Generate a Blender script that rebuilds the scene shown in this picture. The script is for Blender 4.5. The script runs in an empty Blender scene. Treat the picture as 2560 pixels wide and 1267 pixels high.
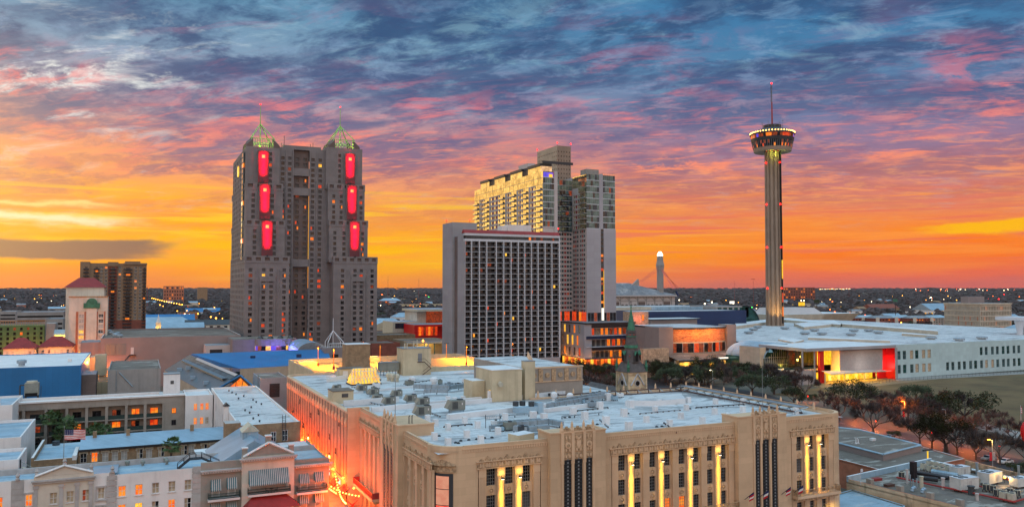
import bpy,bmesh,math,random
from mathutils import Vector,Matrix
random.seed(7)
R=math.radians
scene=bpy.context.scene
COL=scene.collection
CAM_H=50.0
FPX=2000.0
PITCH=math.atan((720-633.5)/FPX)
YAW=R(25)
cam_d=bpy.data.cameras.new("camera")
cam_d.sensor_width=36.0
cam_d.lens=36.0*FPX/2560
cam_d.clip_start=1.0
cam_d.clip_end=30000.0
cam=bpy.data.objects.new("camera",cam_d)
COL.objects.link(cam)
cam.location=(0,0,CAM_H)
cam.rotation_euler=(R(90)+PITCH,0,-YAW)
scene.camera=cam
def ray(px,py):
 a=(px-1280)/FPX;b=(633.5-py)/FPX
 f=math.cos(PITCH)-b*math.sin(PITCH);z=math.sin(PITCH)+b*math.cos(PITCH)
 return(a*math.cos(YAW)+f*math.sin(YAW),-a*math.sin(YAW)+f*math.cos(YAW),z)
def atz(px,py,z):
 d=ray(px,py);t=(z-CAM_H)/d[2];return d[0]*t,d[1]*t
def atX(px,py,x):
 d=ray(px,py);t=x/d[0];return d[1]*t,CAM_H+d[2]*t
def atY(px,py,y):
 d=ray(px,py);t=y/d[1];return d[0]*t,CAM_H+d[2]*t
def atd(px,py,D):
 d=ray(px,py);t=D/(d[0]*math.sin(YAW)+d[1]*math.cos(YAW))
 return d[0]*t,d[1]*t,CAM_H+d[2]*t
def at(r,D,z=0.0):
 return(r*math.cos(YAW)+D*math.sin(YAW),-r*math.sin(YAW)+D*math.cos(YAW),z)
def lin(c):
 return tuple(((v/255)/12.92 if v/255<=.04045 else((v/255+.055)/1.055)**2.4) for v in c)
def rgba(c):return(*lin(c),1)
class NX:
 def __init__(s,nt,sock):s.nt,s.s=nt,sock
 def _m(s,op,*o,clamp=False):
  n=s.nt.nodes.new('ShaderNodeMath');n.operation=op;n.use_clamp=clamp
  for i,v in enumerate((s,)+o):
   if isinstance(v,NX):s.nt.links.new(v.s,n.inputs[i])
   else:n.inputs[i].default_value=v
  return NX(s.nt,n.outputs[0])
 def __add__(s,o):return s._m('ADD',o)
 def __sub__(s,o):return s._m('SUBTRACT',o)
 def __mul__(s,o):return s._m('MULTIPLY',o)
 def __truediv__(s,o):return s._m('DIVIDE',o)
 def step(s,a,b):
  n=s.nt.nodes.new('ShaderNodeMapRange');n.interpolation_type='SMOOTHSTEP'
  s.nt.links.new(s.s,n.inputs['Value']);n.inputs['From Min'].default_value=a;n.inputs['From Max'].default_value=b
  return NX(s.nt,n.outputs['Result'])
 def inv(s):return(s*-1.0)+1.0
 def bump(s,c,w):
  d=(s-c)/w
  return((d*d)*-1.0)._m('EXPONENT')
def nt_comb(nt,x,y,z):
 n=nt.nodes.new('ShaderNodeCombineXYZ')
 for i,v in enumerate((x,y,z)):
  if isinstance(v,NX):nt.links.new(v.s,n.inputs[i])
  else:n.inputs[i].default_value=v
 return n.outputs[0]
def nt_noise(nt,vec,scale,detail=4,rough=.55,dist=0.0,dims='3D'):
 n=nt.nodes.new('ShaderNodeTexNoise');n.noise_dimensions=dims
 if vec is not None:nt.links.new(vec,n.inputs['Vector'])
 n.inputs['Scale'].default_value=scale;n.inputs['Detail'].default_value=detail
 n.inputs['Roughness'].default_value=rough;n.inputs['Distortion'].default_value=dist
 return NX(nt,n.outputs['Fac'])
def nt_ramp(nt,val,stops):
 n=nt.nodes.new('ShaderNodeValToRGB');nt.links.new(val.s,n.inputs[0])
 el=n.color_ramp.elements
 while len(el)<len(stops):el.new(.5)
 for e,(p,c) in zip(el,stops):e.position=p;e.color=c if len(c)==4 else rgba(c)
 return n.outputs[0]
def nt_mix(nt,fac,a,b,mode='MIX'):
 n=nt.nodes.new('ShaderNodeMix');n.data_type='RGBA';n.blend_type=mode
 if isinstance(fac,NX):nt.links.new(fac.s,n.inputs[0])
 else:n.inputs[0].default_value=fac
 for i,v in((6,a),(7,b)):
  if isinstance(v,tuple):n.inputs[i].default_value=v if len(v)==4 else rgba(v)
  else:nt.links.new(v,n.inputs[i])
 return n.outputs[2]
SUN_EL,SUN_AZ=R(1.5),YAW-R(38)
world=bpy.data.worlds.new("World");scene.world=world;world.use_nodes=True
nt=world.node_tree;nt.nodes.clear()
tc=nt.nodes.new('ShaderNodeTexCoord');sep=nt.nodes.new('ShaderNodeSeparateXYZ')
nt.links.new(tc.outputs['Generated'],sep.inputs[0])
X,Y,Z=(NX(nt,sep.outputs[i]) for i in range(3))
rr=X*math.cos(YAW)-Y*math.sin(YAW)
ff=X*math.sin(YAW)+Y*math.cos(YAW)
az=rr._m('ARCTAN2',ff)*(180/math.pi)
zc=Z._m('MAXIMUM',0.0)
el=zc._m('ARCSINE')*(180/math.pi)
pz=zc+0.16
def deck(rot,sx,sy,seed):
 c,s=math.cos(R(rot)),math.sin(R(rot))
 u=(rr*c+ff*s)/pz;v=(ff*c-rr*s)/pz
 return nt_comb(nt,u*sx,v*sy,seed)
wob=nt_noise(nt,deck(0,1,1,3.3),.9,3,.5)
elw=el+(wob-.5)*3.4
e30=elw/90.0
def st(deg):return deg/90.0
left=nt_ramp(nt,e30,[(st(0),(238,124,56)),(st(1.0),(255,140,24)),(st(2.4),(255,184,0)),(st(3.8),(255,164,18)),(st(5.6),(255,172,44)),(st(7.6),(248,160,100)),(st(9.8),(220,142,126)),(st(12.5),(170,156,174)),(st(15.5),(128,158,186)),(st(19),(98,146,178)),(st(30),(150,200,224)),(st(60),(190,226,242))])
right=nt_ramp(nt,e30,[(st(0),(208,98,92)),(st(.9),(236,104,70)),(st(2.4),(252,120,30)),(st(3.6),(250,136,50)),(st(5.4),(228,130,100)),(st(7.4),(196,124,128)),(st(9.6),(156,122,150)),(st(12.5),(100,124,164)),(st(15.5),(72,126,168)),(st(19),(54,118,166)),(st(30),(140,194,222)),(st(60),(190,226,242))])
col=nt_mix(nt,az.step(-20,22),left,right)
glow=el.bump(2.2,1.7)*az.bump(-9,17)
col=nt_mix(nt,glow*.8,col,(255,188,0))
cloudc=nt_ramp(nt,el/90.0,[(st(0),(232,128,92)),(st(3.5),(240,140,80)),(st(6.5),(196,118,104)),(st(9),(138,110,138)),(st(12),(92,104,142)),(st(16),(60,92,134)),(st(21),(48,84,126)),(st(34),(120,160,190)),(st(60),(170,205,225))])
m1=nt_noise(nt,deck(-18,1.0,1.35,11.0),1.9,8,.62,.35).step(.43,.57)
col=nt_mix(nt,m1*(el.step(2,8)*.78+.14),col,cloudc)
m1b=nt_noise(nt,deck(-24,1.3,1.9,27.0),2.6,8,.64,.4).step(.47,.60)
col=nt_mix(nt,m1b*el.step(6,15)*.85,col,nt_ramp(nt,el/90.0,[(st(6),(160,122,136)),(st(11),(86,98,140)),(st(17),(50,82,124)),(st(30),(80,110,140))]))
gap=nt_noise(nt,deck(-14,1.6,2.6,51.0),2.6,8,.68,.4).step(.52,.68)
gapw=el.bump(12.5,3.0)*az.bump(-30,8)*1.0+el.bump(17,4)*.40+el.bump(6.5,2.5)*.2
col=nt_mix(nt,(gap*gapw)._m('MINIMUM',.92),col,nt_mix(nt,az.step(-26,-12),(236,240,238),(150,196,214)))
wispc=nt_ramp(nt,el/90.0,[(st(0),(255,138,70)),(st(3),(255,176,44)),(st(6),(255,164,92)),(st(9),(255,142,116)),(st(13),(244,124,130)),(st(18),(196,112,142)),(st(24),(150,120,150))])
w1=nt_noise(nt,deck(-20,1.3,2.6,70.0),2.7,8,.66,.6).step(.49,.62)
w2=nt_noise(nt,deck(-12,1.3,4.6,90.0),5.2,7,.62,.5).step(.50,.68)
wm=nt_noise(nt,deck(10,1.0,1.2,120.0),2.0,3,.5).step(.40,.60)
wamt=(el.bump(9.5,4.6)*1.1+el.bump(17,4)*.20)
wamt=wamt*(az.step(-6,-26)*.25+.8)
col=nt_mix(nt,(w1*wm*wamt*1.05)._m('MINIMUM',.95),col,wispc)
col=nt_mix(nt,(w2*(el.bump(8.5,4.5)*.62))._m('MINIMUM',.9),col,wispc)
puff=nt_noise(nt,deck(-16,2.2,2.9,140.0),3.4,7,.66,.4)
puff2=nt_noise(nt,deck(-16,1.3,1.7,160.0),2.9,7,.64,.4)
col=nt_mix(nt,puff.step(.50,.66)*el.step(3.5,8)*.38,col,nt_ramp(nt,el/90.0,[(st(4),(255,192,60)),(st(8),(255,168,110)),(st(11),(240,150,140)),(st(14),(150,172,206)),(st(22),(116,172,208))]))
col=nt_mix(nt,puff2.step(.48,.62)*el.step(4,9)*.50,col,nt_ramp(nt,el/90.0,[(st(4),(232,116,56)),(st(7),(190,108,100)),(st(10),(116,98,138)),(st(14),(66,86,128)),(st(22),(40,72,116))]))
str1=nt_noise(nt,nt_comb(nt,az*.030,el*.95,5.0),1.6,5,.58,.4)
col=nt_mix(nt,str1.step(.49,.62)*el.bump(3.6,2.6)*.72,col,nt_mix(nt,az.step(-8,12),(255,150,58),(232,108,92)))
str2=nt_noise(nt,nt_comb(nt,az*.04,el*1.1,15.0),1.7,5,.6,.3)
col=nt_mix(nt,str2.step(.53,.66)*el.bump(4.2,2.6)*.9,col,nt_mix(nt,az.step(2,20),(255,200,40),(255,150,60)))
nse=nt_noise(nt,nt_comb(nt,az*.22,el*.8,44.0),1.0,5,.6)
slit=(el+(nse-.5)*1.6).bump(4.25,.30)*(az-(nse-.5)*8).step(-23,-29)
col=nt_mix(nt,slit*.95,col,(255,236,190))
slit2=(el+(nse-.5)*1.2).bump(5.2,.16)*az.step(-25,-29)
col=nt_mix(nt,slit2*.8,col,(255,226,140))
bank=((el+(nse-.5)*.9-(az+30)*.01).bump(2.42,.62)).step(.25,.62)*(az+(nse-.5)*6).step(-22.5,-26)
col=nt_mix(nt,bank*.93,col,(112,92,94))
yel=((el+(nse-.5)*1.0-(az-30)*.035).bump(3.75,.36)).step(.2,.7)*(az+(nse-.5)*5).step(25.5,29.5)
col=nt_mix(nt,yel*.95,col,(255,186,16))
back=ff.step(.15,-.35)
col=nt_mix(nt,back,col,nt_ramp(nt,el/90.0,[(0,(246,196,166)),(st(14),(240,200,178)),(st(30),(196,200,206)),(st(50),(156,200,232)),(st(80),(190,218,236))]))
gold=az.bump(-56,20)*el.bump(6,9)
col=nt_mix(nt,gold*.85,col,(255,214,128))
gain=el.step(24,46)*.95+1.0+back*.38
gain=gain+gold*.65
bg=nt.nodes.new('ShaderNodeBackground');nt.links.new(col,bg.inputs[0]);nt.links.new(gain.s,bg.inputs[1])
sky=nt.nodes.new('ShaderNodeTexSky');sky.sky_type='NISHITA';sky.sun_disc=False
sky.sun_elevation=SUN_EL;sky.sun_rotation=SUN_AZ
bg2=nt.nodes.new('ShaderNodeBackground');nt.links.new(sky.outputs[0],bg2.inputs[0]);bg2.inputs[1].default_value=.006
addn=nt.nodes.new('ShaderNodeAddShader');nt.links.new(bg.outputs[0],addn.inputs[0]);nt.links.new(bg2.outputs[0],addn.inputs[1])
wo=nt.nodes.new('ShaderNodeOutputWorld');nt.links.new(addn.outputs[0],wo.inputs[0])
world.cycles.sampling_method='MANUAL';world.cycles.sample_map_resolution=512
sun_d=bpy.data.lights.new("sun",'SUN');sun_d.energy=.25;sun_d.angle=R(8);sun_d.color=(1,.72,.42)
sun=bpy.data.objects.new("sun",sun_d);COL.objects.link(sun)
sv=Vector((math.sin(SUN_AZ)*math.cos(SUN_EL),math.cos(SUN_AZ)*math.cos(SUN_EL),math.sin(SUN_EL)+.03))
sun.rotation_euler=(-sv).to_track_quat('-Z','Y').to_euler()
scene.view_settings.view_transform='Standard';scene.view_settings.look='None'
scene.view_settings.exposure=0.0;scene.view_settings.gamma=1.0
scene.cycles.use_denoising=True
scene.cycles.max_bounces=5;scene.cycles.diffuse_bounces=3;scene.cycles.glossy_bounces=3
scene.cycles.transmission_bounces=2;scene.cycles.volume_bounces=0
scene.cycles.sample_clamp_indirect=4.0
M={}
def pm(name,c,rough=.8,var=.12,scale=.25,metal=0.,bump=0.,spec=.4,joint=None,stain=None,streak=0.,fine=0.,seam=0.,pond=0.):
 """procedural surface: colour c (sRGB), two scales of uneven tone, optional joints (w, h, tone), stains and rain streaks"""
 m=bpy.data.materials.new(name);m.use_nodes=True;nt=m.node_tree
 b=nt.nodes['Principled BSDF'];geo=nt.nodes.new('ShaderNodeNewGeometry');pos=geo.outputs['Position']
 b.inputs['Roughness'].default_value=rough;b.inputs['Metallic'].default_value=metal
 b.inputs['Specular IOR Level'].default_value=spec
 c=lin(c);lo=tuple(v*(1-var) for v in c)+(1,);hi=tuple(min(1,v*(1+var)) for v in c)+(1,)
 n=nt_noise(nt,pos,scale,6,.62)
 out=nt_mix(nt,n.step(.32,.68),lo,hi)
 if fine:
  n2=nt_noise(nt,pos,scale*9+1.5,3,.6)
  out=nt_mix(nt,n2.step(.3,.7)*fine,out,tuple(v*.55 for v in c)+(1,))
 sp=nt.nodes.new('ShaderNodeSeparateXYZ');nt.links.new(pos,sp.inputs[0])
 px,py,pz_=(NX(nt,sp.outputs[i]) for i in range(3))
 if streak:
  sv_=nt_comb(nt,px*.9,py*.9,pz_*.05)
  s_=nt_noise(nt,sv_,1.1,4,.6).step(.50,.74)
  out=nt_mix(nt,s_*streak,out,tuple(v*.45 for v in c)+(1,))
 if stain:
  sc,amt,colr=stain
  s_=nt_noise(nt,pos,sc,7,.68,.8).step(.53,.66)
  out=nt_mix(nt,s_*amt,out,colr)
 if joint:
  w,h,tone=joint
  br=nt.nodes.new('ShaderNodeTexBrick');nt.links.new(nt_comb(nt,px+py,pz_,0.0),br.inputs[0])
  br.offset=0.5 if tone<0 else 0.0;br.squash=1
  br.inputs['Scale'].default_value=1;br.inputs['Brick Width'].default_value=w;br.inputs['Row Height'].default_value=h
  br.inputs['Mortar Size'].default_value=max(.012,min(w,h)*.035);br.inputs['Mortar Smooth'].default_value=.2
  nt.links.new(out,br.inputs['Color1']);nt.links.new(nt_mix(nt,.10,out,(0,0,0,1)),br.inputs['Color2'])
  nt.links.new(nt_mix(nt,abs(tone),out,(0,0,0,1)),br.inputs['Mortar']);out=br.outputs['Color']
 if pond:
  s_=nt_noise(nt,nt_comb(nt,px*.05+py*.02,py*.14,0.0),1.3,7,.7,.6)
  out=nt_mix(nt,s_.step(.53,.60)*pond,out,tuple(v*.42 for v in c)+(1,));out=nt_mix(nt,s_.step(.46,.40)*.35,out,(210,206,196))
  s_=nt_noise(nt,nt_comb(nt,px*.25,py*.9,3.0),1.0,6,.75,1.2);out=nt_mix(nt,s_.step(.57,.64)*pond,out,tuple(v*.25 for v in c)+(1,))
 if seam:
  br=nt.nodes.new('ShaderNodeTexBrick');nt.links.new(nt_comb(nt,px,py,0.0),br.inputs[0]);br.inputs['Scale'].default_value=1;br.inputs['Brick Width'].default_value=14;br.inputs['Row Height'].default_value=2.2;br.inputs['Mortar Size'].default_value=.07;br.inputs['Mortar Smooth'].default_value=.3
  nt.links.new(out,br.inputs['Color1']);nt.links.new(nt_mix(nt,.07,out,(0,0,0,1)),br.inputs['Color2']);nt.links.new(nt_mix(nt,seam,out,(0,0,0,1)),br.inputs['Mortar']);out=br.outputs['Color']
 nt.links.new(out,b.inputs['Base Color'])
 if bump:
  bp=nt.nodes.new('ShaderNodeBump');bp.inputs['Strength'].default_value=bump;bp.inputs['Distance'].default_value=.1
  nt.links.new(nt_noise(nt,pos,scale*6+1,4,.6).s,bp.inputs['Height']);nt.links.new(bp.outputs[0],b.inputs['Normal'])
 M[name]=m;return m
def glass(name,c,rough=.08,metal=0.,spec=.6,wav=0.):
 m=bpy.data.materials.new(name);m.use_nodes=True;nt=m.node_tree;b=nt.nodes['Principled BSDF']
 geo=nt.nodes.new('ShaderNodeNewGeometry')
 n=nt_noise(nt,geo.outputs['Position'],.23,4,.7)
 c=lin(c);nt.links.new(nt_mix(nt,n.step(.35,.65),tuple(v*.6 for v in c)+(1,),tuple(min(1,v*1.35) for v in c)+(1,)),b.inputs['Base Color'])
 b.inputs['Roughness'].default_value=rough;b.inputs['Metallic'].default_value=metal;b.inputs['Specular IOR Level'].default_value=spec
 if wav:
  bp=nt.nodes.new('ShaderNodeBump');bp.inputs['Strength'].default_value=wav;bp.inputs['Distance'].default_value=.3
  nt.links.new(nt_noise(nt,geo.outputs['Position'],.35,2).s,bp.inputs['Height']);nt.links.new(bp.outputs[0],b.inputs['Normal'])
 M[name]=m
def lit(name,c1,c2,s,scale=.9):
 """a lamp-lit interior or lamp glass: emission that wanders between two colours"""
 m=bpy.data.materials.new(name);m.use_nodes=True;nt=m.node_tree;b=nt.nodes['Principled BSDF']
 geo=nt.nodes.new('ShaderNodeNewGeometry');n=nt_noise(nt,geo.outputs['Position'],scale,3,.6)
 nt.links.new(nt_mix(nt,n.step(.36,.62),c1,c2),b.inputs['Emission Color'])
 b.inputs['Base Color'].default_value=(.05,.03,.02,1);b.inputs['Emission Strength'].default_value=s;b.inputs['Roughness'].default_value=.3
 M[name]=m
class MB:
 def __init__(s):s.v,s.f,s.mi,s.ms=[],[],[],[]
 def slot(s,m):
  if m not in s.ms:s.ms.append(m)
  return s.ms.index(m)
 def face(s,pts,m):
  i=len(s.v);s.v.extend(pts);s.f.append(tuple(range(i,i+len(pts))));s.mi.append(s.slot(m))
 def mesh(s,pts,faces,m):
  i=len(s.v);s.v.extend(pts);k=s.slot(m)
  for f in faces:s.f.append(tuple(i+q for q in f));s.mi.append(k)
 def box(s,x0,x1,y0,y1,z0,z1,m,top=None,bot=False):
  p=[(x0,y0,z0),(x1,y0,z0),(x1,y1,z0),(x0,y1,z0),(x0,y0,z1),(x1,y0,z1),(x1,y1,z1),(x0,y1,z1)]
  s.mesh(p,[(0,1,5,4),(1,2,6,5),(2,3,7,6),(3,0,4,7)]+([(3,2,1,0)] if bot else[]),m)
  s.mesh(p[4:],[(0,1,2,3)],top or m)
 def prism(s,poly,z0,z1,m,top=None):
  n=len(poly);p=[(x,y,z0) for x,y in poly]+[(x,y,z1) for x,y in poly]
  s.mesh(p,[(i,(i+1)%n,n+(i+1)%n,n+i) for i in range(n)],m);s.mesh(p[n:],[tuple(range(n))],top or m)
 def lathe(s,cx,cy,prof,n,m,cap=True,ph=0.):
  p=[]
  for r,z in prof:
   p+=[(cx+r*math.cos(ph+k*2*math.pi/n),cy+r*math.sin(ph+k*2*math.pi/n),z) for k in range(n)]
  fs=[(j*n+i,j*n+(i+1)%n,(j+1)*n+(i+1)%n,(j+1)*n+i) for j in range(len(prof)-1) for i in range(n)]
  if cap:fs.append(tuple(range((len(prof)-1)*n,len(prof)*n)));fs.append(tuple(range(n-1,-1,-1)))
  s.mesh(p,fs,m)
 def cyl(s,cx,cy,z0,z1,r,m,n=10,r1=None):s.lathe(cx,cy,[(r,z0),(r if r1 is None else r1,z1)],n,m)
 def bar(s,a,b,w,m,n=4,w1=None):
  a,b=Vector(a),Vector(b);d=(b-a)
  if d.length<1e-6:return
  d.normalize();u=d.orthogonal().normalized();v=d.cross(u);w1=w if w1 is None else w1
  p=[];
  for c,r in((a,w/2),(b,w1/2)):
   for k in range(n):
    t=2*math.pi*k/n+math.pi/n;p.append(tuple(c+u*(r*1.3*math.cos(t))+v*(r*1.3*math.sin(t))))
  s.mesh(p,[(i,(i+1)%n,n+(i+1)%n,n+i) for i in range(n)]+[tuple(range(n-1,-1,-1)),tuple(range(n,2*n))],m)
 def path(s,pts,w,m,n=5):
  for a,b in zip(pts,pts[1:]):s.bar(a,b,w,m,n)
 def gable(s,x0,x1,y0,y1,z0,zr,m,along='X',over=0.,hip=0.):
  x0-=over;x1+=over;y0-=over;y1+=over
  if along=='X':ra,rb=(x0+hip,(y0+y1)/2,zr),(x1-hip,(y0+y1)/2,zr)
  else:ra,rb=((x0+x1)/2,y0+hip,zr),((x0+x1)/2,y1-hip,zr)
  p=[(x0,y0,z0),(x1,y0,z0),(x1,y1,z0),(x0,y1,z0),ra,rb]
  f=[(0,1,5,4),(1,2,5),(2,3,4,5),(3,0,4)] if along=='X' else[(0,1,4),(1,2,5,4),(2,3,5),(3,0,4,5)]
  s.mesh(p,f+[(3,2,1,0)],m)
 def data(s,name):
  me=bpy.data.meshes.new(name);me.from_pydata(s.v,[],s.f)
  for m in s.ms:me.materials.append(M[m])
  me.polygons.foreach_set('material_index',s.mi);me.update();return me
 def obj(s,name,parent=None,label=None,cat=None,group=None,kind=None,loc=None):
  if not s.f:return None
  return put(s.data(name),name,parent,label,cat,group,kind,loc)
def tag(o,label=None,cat=None,group=None,kind=None):
 if label:o['label']=label
 if cat:o['category']=cat
 if group:o['group']=group
 if kind:o['kind']=kind
 return o
def root_of(o):
 while o.parent:o=o.parent
 return o
def put(me,name,parent=None,label=None,cat=None,group=None,kind=None,loc=None):
 """link a mesh; loc None = its vertices are world coordinates (of a thing that is not turned)"""
 o=bpy.data.objects.new(name,me);COL.objects.link(o)
 if parent:
  o.parent=parent
  if loc is None:
   w=Vector((0,0,0));p=parent
   while p:w+=p.location;p=p.parent
   o.location=-w
  else:o.location=loc
 elif loc is not None:o.location=loc
 return tag(o,label,cat,group,kind)
def thing(name,label,cat,loc=(0,0,0),group=None,rot=0.):
 o=bpy.data.objects.new(name,None);COL.objects.link(o);o.location=loc;o.rotation_euler.z=rot
 o.empty_display_size=1;return tag(o,label,cat,group)
def copy_tree(o,parent=None):
 c=o.copy();COL.objects.link(c)
 if parent:c.parent=parent
 for ch in KIDS.get(o,None) or[k for k in o.children]:copy_tree(ch,c)
 return c
KIDS={};USED=[]
def place(proto,loc,rot=0.,label=None,scale=None,group=None,first=[]):
 if proto in USED:
  o=copy_tree(proto)
 else:
  o=proto;USED.append(o)
 o.location=loc;o.rotation_euler.z=rot
 if scale:o.scale=(scale,)*3 if not isinstance(scale,tuple) else scale
 if label:o['label']=label
 if group:o['group']=group
 return o
def wpt(ax,c,a,z):return(a,c,z) if ax=='Y' else(c,a,z)
def wall(mb,ax,c,a0,a1,z0,z1,cols,rows,m,depth=.3,skip=None,out=-1,rm=None):
 """wall on plane ax=c facing out*axis, windows at cols x rows are recessed by depth; returns the openings"""
 wins=[];d=c-out*depth;rm=rm or m;zc_=z0
 cols=sorted(cols);rows=sorted(rows)
 def q(A0,A1,Z0,Z1):
  if A1-A0>1e-4 and Z1-Z0>1e-4:
   mb.face([wpt(ax,c,A0,Z0),wpt(ax,c,A1,Z0),wpt(ax,c,A1,Z1),wpt(ax,c,A0,Z1)],m)
 for j,(r0,r1) in enumerate(rows):
  q(a0,a1,zc_,r0);ac=a0
  for i,(b0,b1) in enumerate(cols):
   if skip and skip(i,j):continue
   q(ac,b0,r0,r1);ac=b1
   P=lambda a,z,cc:wpt(ax,cc,a,z)
   mb.face([P(b0,r0,c),P(b1,r0,c),P(b1,r0,d),P(b0,r0,d)],rm)
   mb.face([P(b0,r1,c),P(b1,r1,c),P(b1,r1,d),P(b0,r1,d)],rm)
   mb.face([P(b0,r0,c),P(b0,r1,c),P(b0,r1,d),P(b0,r0,d)],rm)
   mb.face([P(b1,r0,c),P(b1,r1,c),P(b1,r1,d),P(b1,r0,d)],rm)
   wins.append((ax,d,b0,b1,r0,r1,i,j,out))
  q(ac,a1,r0,r1);zc_=r1
 q(a0,a1,zc_,z1)
 return wins
WCACHE={}
def win_mesh(ax,w,h,mat,style,frame,out,acc=None,off=None):
 """one window seen from outside: pane(s), bars and frame; origin at its lower corner"""
 mb=acc or MB();ox,oz,c0=off or(0,0,0)
 P=lambda a,z,d:wpt(ax,c0-out*d,ox+a,oz+z)
 Q=lambda a0,a1,z0,z1,d,m:mb.face([P(a0,z0,d),P(a1,z0,d),P(a1,z1,d),P(a0,z1,d)],m)
 mats=mat if isinstance(mat,tuple) else(mat,)
 k=len(mats)
 for i,mm in enumerate(mats):Q(w*i/k,w*(i+1)/k,0,h,0,mm)
 def bars(nv,nh,t=.07,d=-.04,bt=None):
  bt=bt or t
  for i in range(1,nv):Q(w*i/nv-t/2,w*i/nv+t/2,bt,h-bt,d,frame)
  for j in range(1,nh):Q(bt,w-bt,h*j/nh-t/2,h*j/nh+t/2,d-.005,frame)
  Q(0,bt,0,h,d-.01,frame);Q(w-bt,w,0,h,d-.01,frame);Q(bt,w-bt,0,bt,d-.01,frame);Q(bt,w-bt,h-bt,h,d-.01,frame)
 if style:bars(*style)
 return mb
def panes(parent,wins,matfn,frame='frame_grey',style=(2,1,.1),name='window',limit=100):
 """windows as parts: the largest in the picture one by one, the rest as one part"""
 def far(w):
  p=Vector(wpt(w[0],w[1],(w[2]+w[3])/2,(w[4]+w[5])/2))-Vector((0,0,CAM_H));return p.length/math.sqrt((w[3]-w[2])*(w[5]-w[4]))
 if len(wins)>limit:wins=sorted(wins,key=far)
 rest=MB();base=Vector((0,0,0));p=parent
 while p:base+=p.location;p=p.parent
 for n,wn in enumerate(wins):
  ax,c,a0,a1,z0,z1,i,j,out=wn
  mat=matfn(wn)
  if mat is None:continue
  w,h=round(a1-a0,2),round(z1-z0,2)
  if n<limit:
   key=(ax,w,h,mat,style,frame,out)
   if key not in WCACHE:WCACHE[key]=win_mesh(ax,w,h,mat,style,frame,out).data(name)
   put(WCACHE[key],name,parent,loc=Vector(wpt(ax,c,a0,z0))-base)
  else:win_mesh(ax,w,h,mat,style,frame,out,rest,(a0,z0,c))
 rest.obj(name,parent,kind='stuff')
def spans(a0,a1,n,frac=.5,inset=0.):
 p=(a1-a0)/n
 return[(a0+p*(k+.5)-p*frac/2,a0+p*(k+.5)+p*frac/2) for k in range(n)]
def pick(seed,table):
 """seeded chooser of window looks: table of (weight, material)"""
 rnd=random.Random(seed);ms=[t[1] for t in table];ws=[t[0] for t in table]
 return lambda w:rnd.choices(ms,ws)[0]
def lamp(kind,loc,power,color,size=.3,aim=None,spot=60,parent=None,blend=.6,name='lamp',sy=None):
 d=bpy.data.lights.new(name,kind);d.energy=power;d.color=color
 if kind=='AREA':
  d.size=size
  d.spread=R(spot) if spot!=60 else R(120)
  if sy:d.shape='RECTANGLE';d.size_y=sy
 elif kind=='SPOT':d.spot_size=R(spot);d.spot_blend=blend;d.shadow_soft_size=size
 else:d.shadow_soft_size=size
 o=bpy.data.objects.new(name,d);COL.objects.link(o);o.location=loc
 if aim is not None:o.rotation_euler=(Vector(aim)-Vector(loc)).to_track_quat('-Z','Y').to_euler()
 if parent:
  o.parent=parent;w=Vector((0,0,0));p=parent
  while p:w+=p.location;p=p.parent
  o.location=Vector(loc)-w
 return o
pm('ground',(88,84,74),.95,.3,.02,stain=(.05,.5,(.05,.055,.035,1)))
pm('asphalt',(52,52,55),.75,.2,.2,fine=.3)
pm('paving',(150,146,140),.85,.15,.3,joint=(1.2,1.2,.25))
pm('lawn',(106,86,56),.95,.3,.05,stain=(.06,.5,(.075,.085,.035,1)),fine=.4)
pm('green_lawn',(66,86,38),.95,.25,.2,fine=.3)
pm('limestone',(204,172,138),.85,.10,.12,joint=(3.2,1.1,-.10),streak=.18)
pm('limestone_plain',(206,173,140),.85,.12,.15,streak=.22)
pm('carved',(176,146,114),.9,.35,2.2,bump=.8)
pm('old_brick',(184,148,120),.9,.16,.5,joint=(.9,.35,-.16),streak=.22)
pm('roof_white',(206,208,208),.6,.10,.08,stain=(.11,.6,(.22,.22,.23,1)),fine=.2,seam=.3,pond=.85)
pm('roof_white_clean',(214,216,216),.6,.08,.1,stain=(.3,.35,(.35,.35,.36,1)))
pm('roof_grey',(128,134,140),.8,.2,.1,stain=(.2,.6,(.12,.13,.14,1)),seam=.2,pond=.3)
pm('roof_gravel',(118,108,98),.95,.22,.06,fine=.35,stain=(.12,.5,(.11,.10,.10,1)),pond=.35)
pm('roof_blue',(34,110,164),.45,.12,.06,joint=(2.2,400,.16))
pm('roof_blue_deep',(16,46,84),.5,.10,.05)
pm('roof_metal_grey',(108,120,128),.4,.12,.1,metal=.4,joint=(.7,300,.3))
pm('roof_metal_pale',(146,170,186),.4,.12,.1,metal=.25,joint=(.8,300,.2))
pm('roof_pale_blue',(146,174,190),.55,.12,.12,stain=(.25,.5,(.25,.30,.34,1)),seam=.14,pond=.4)
pm('wall_white',(222,218,214),.8,.07,.2,streak=.2)
pm('wall_cream',(204,194,178),.85,.10,.2,streak=.28)
pm('trim_white',(210,206,202),.7,.10,.3,streak=.2)
pm('stone_trim',(172,168,164),.85,.14,.5,streak=.3)
pm('stucco_tan',(178,160,138),.9,.10,.2,streak=.2)
pm('stucco_grey',(150,142,132),.9,.12,.25,streak=.22)
pm('beige_block',(190,176,146),.85,.12,.2,streak=.3)
pm('concrete',(150,146,142),.85,.10,.15,streak=.25)
pm('concrete_mauve',(128,121,119),.85,.09,.15,joint=(4.5,3.4,.10),streak=.12)
pm('concrete_dark',(108,94,88),.85,.10,.15,joint=(4.5,3.4,.12))
pm('concrete_tower',(146,126,108),.85,.10,.1,streak=.2)
pm('hotel_grey',(156,154,156),.8,.06,.1,streak=.12,joint=(7,2.72,.08))
pm('hotel_white',(194,198,203),.7,.05,.1)
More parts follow.
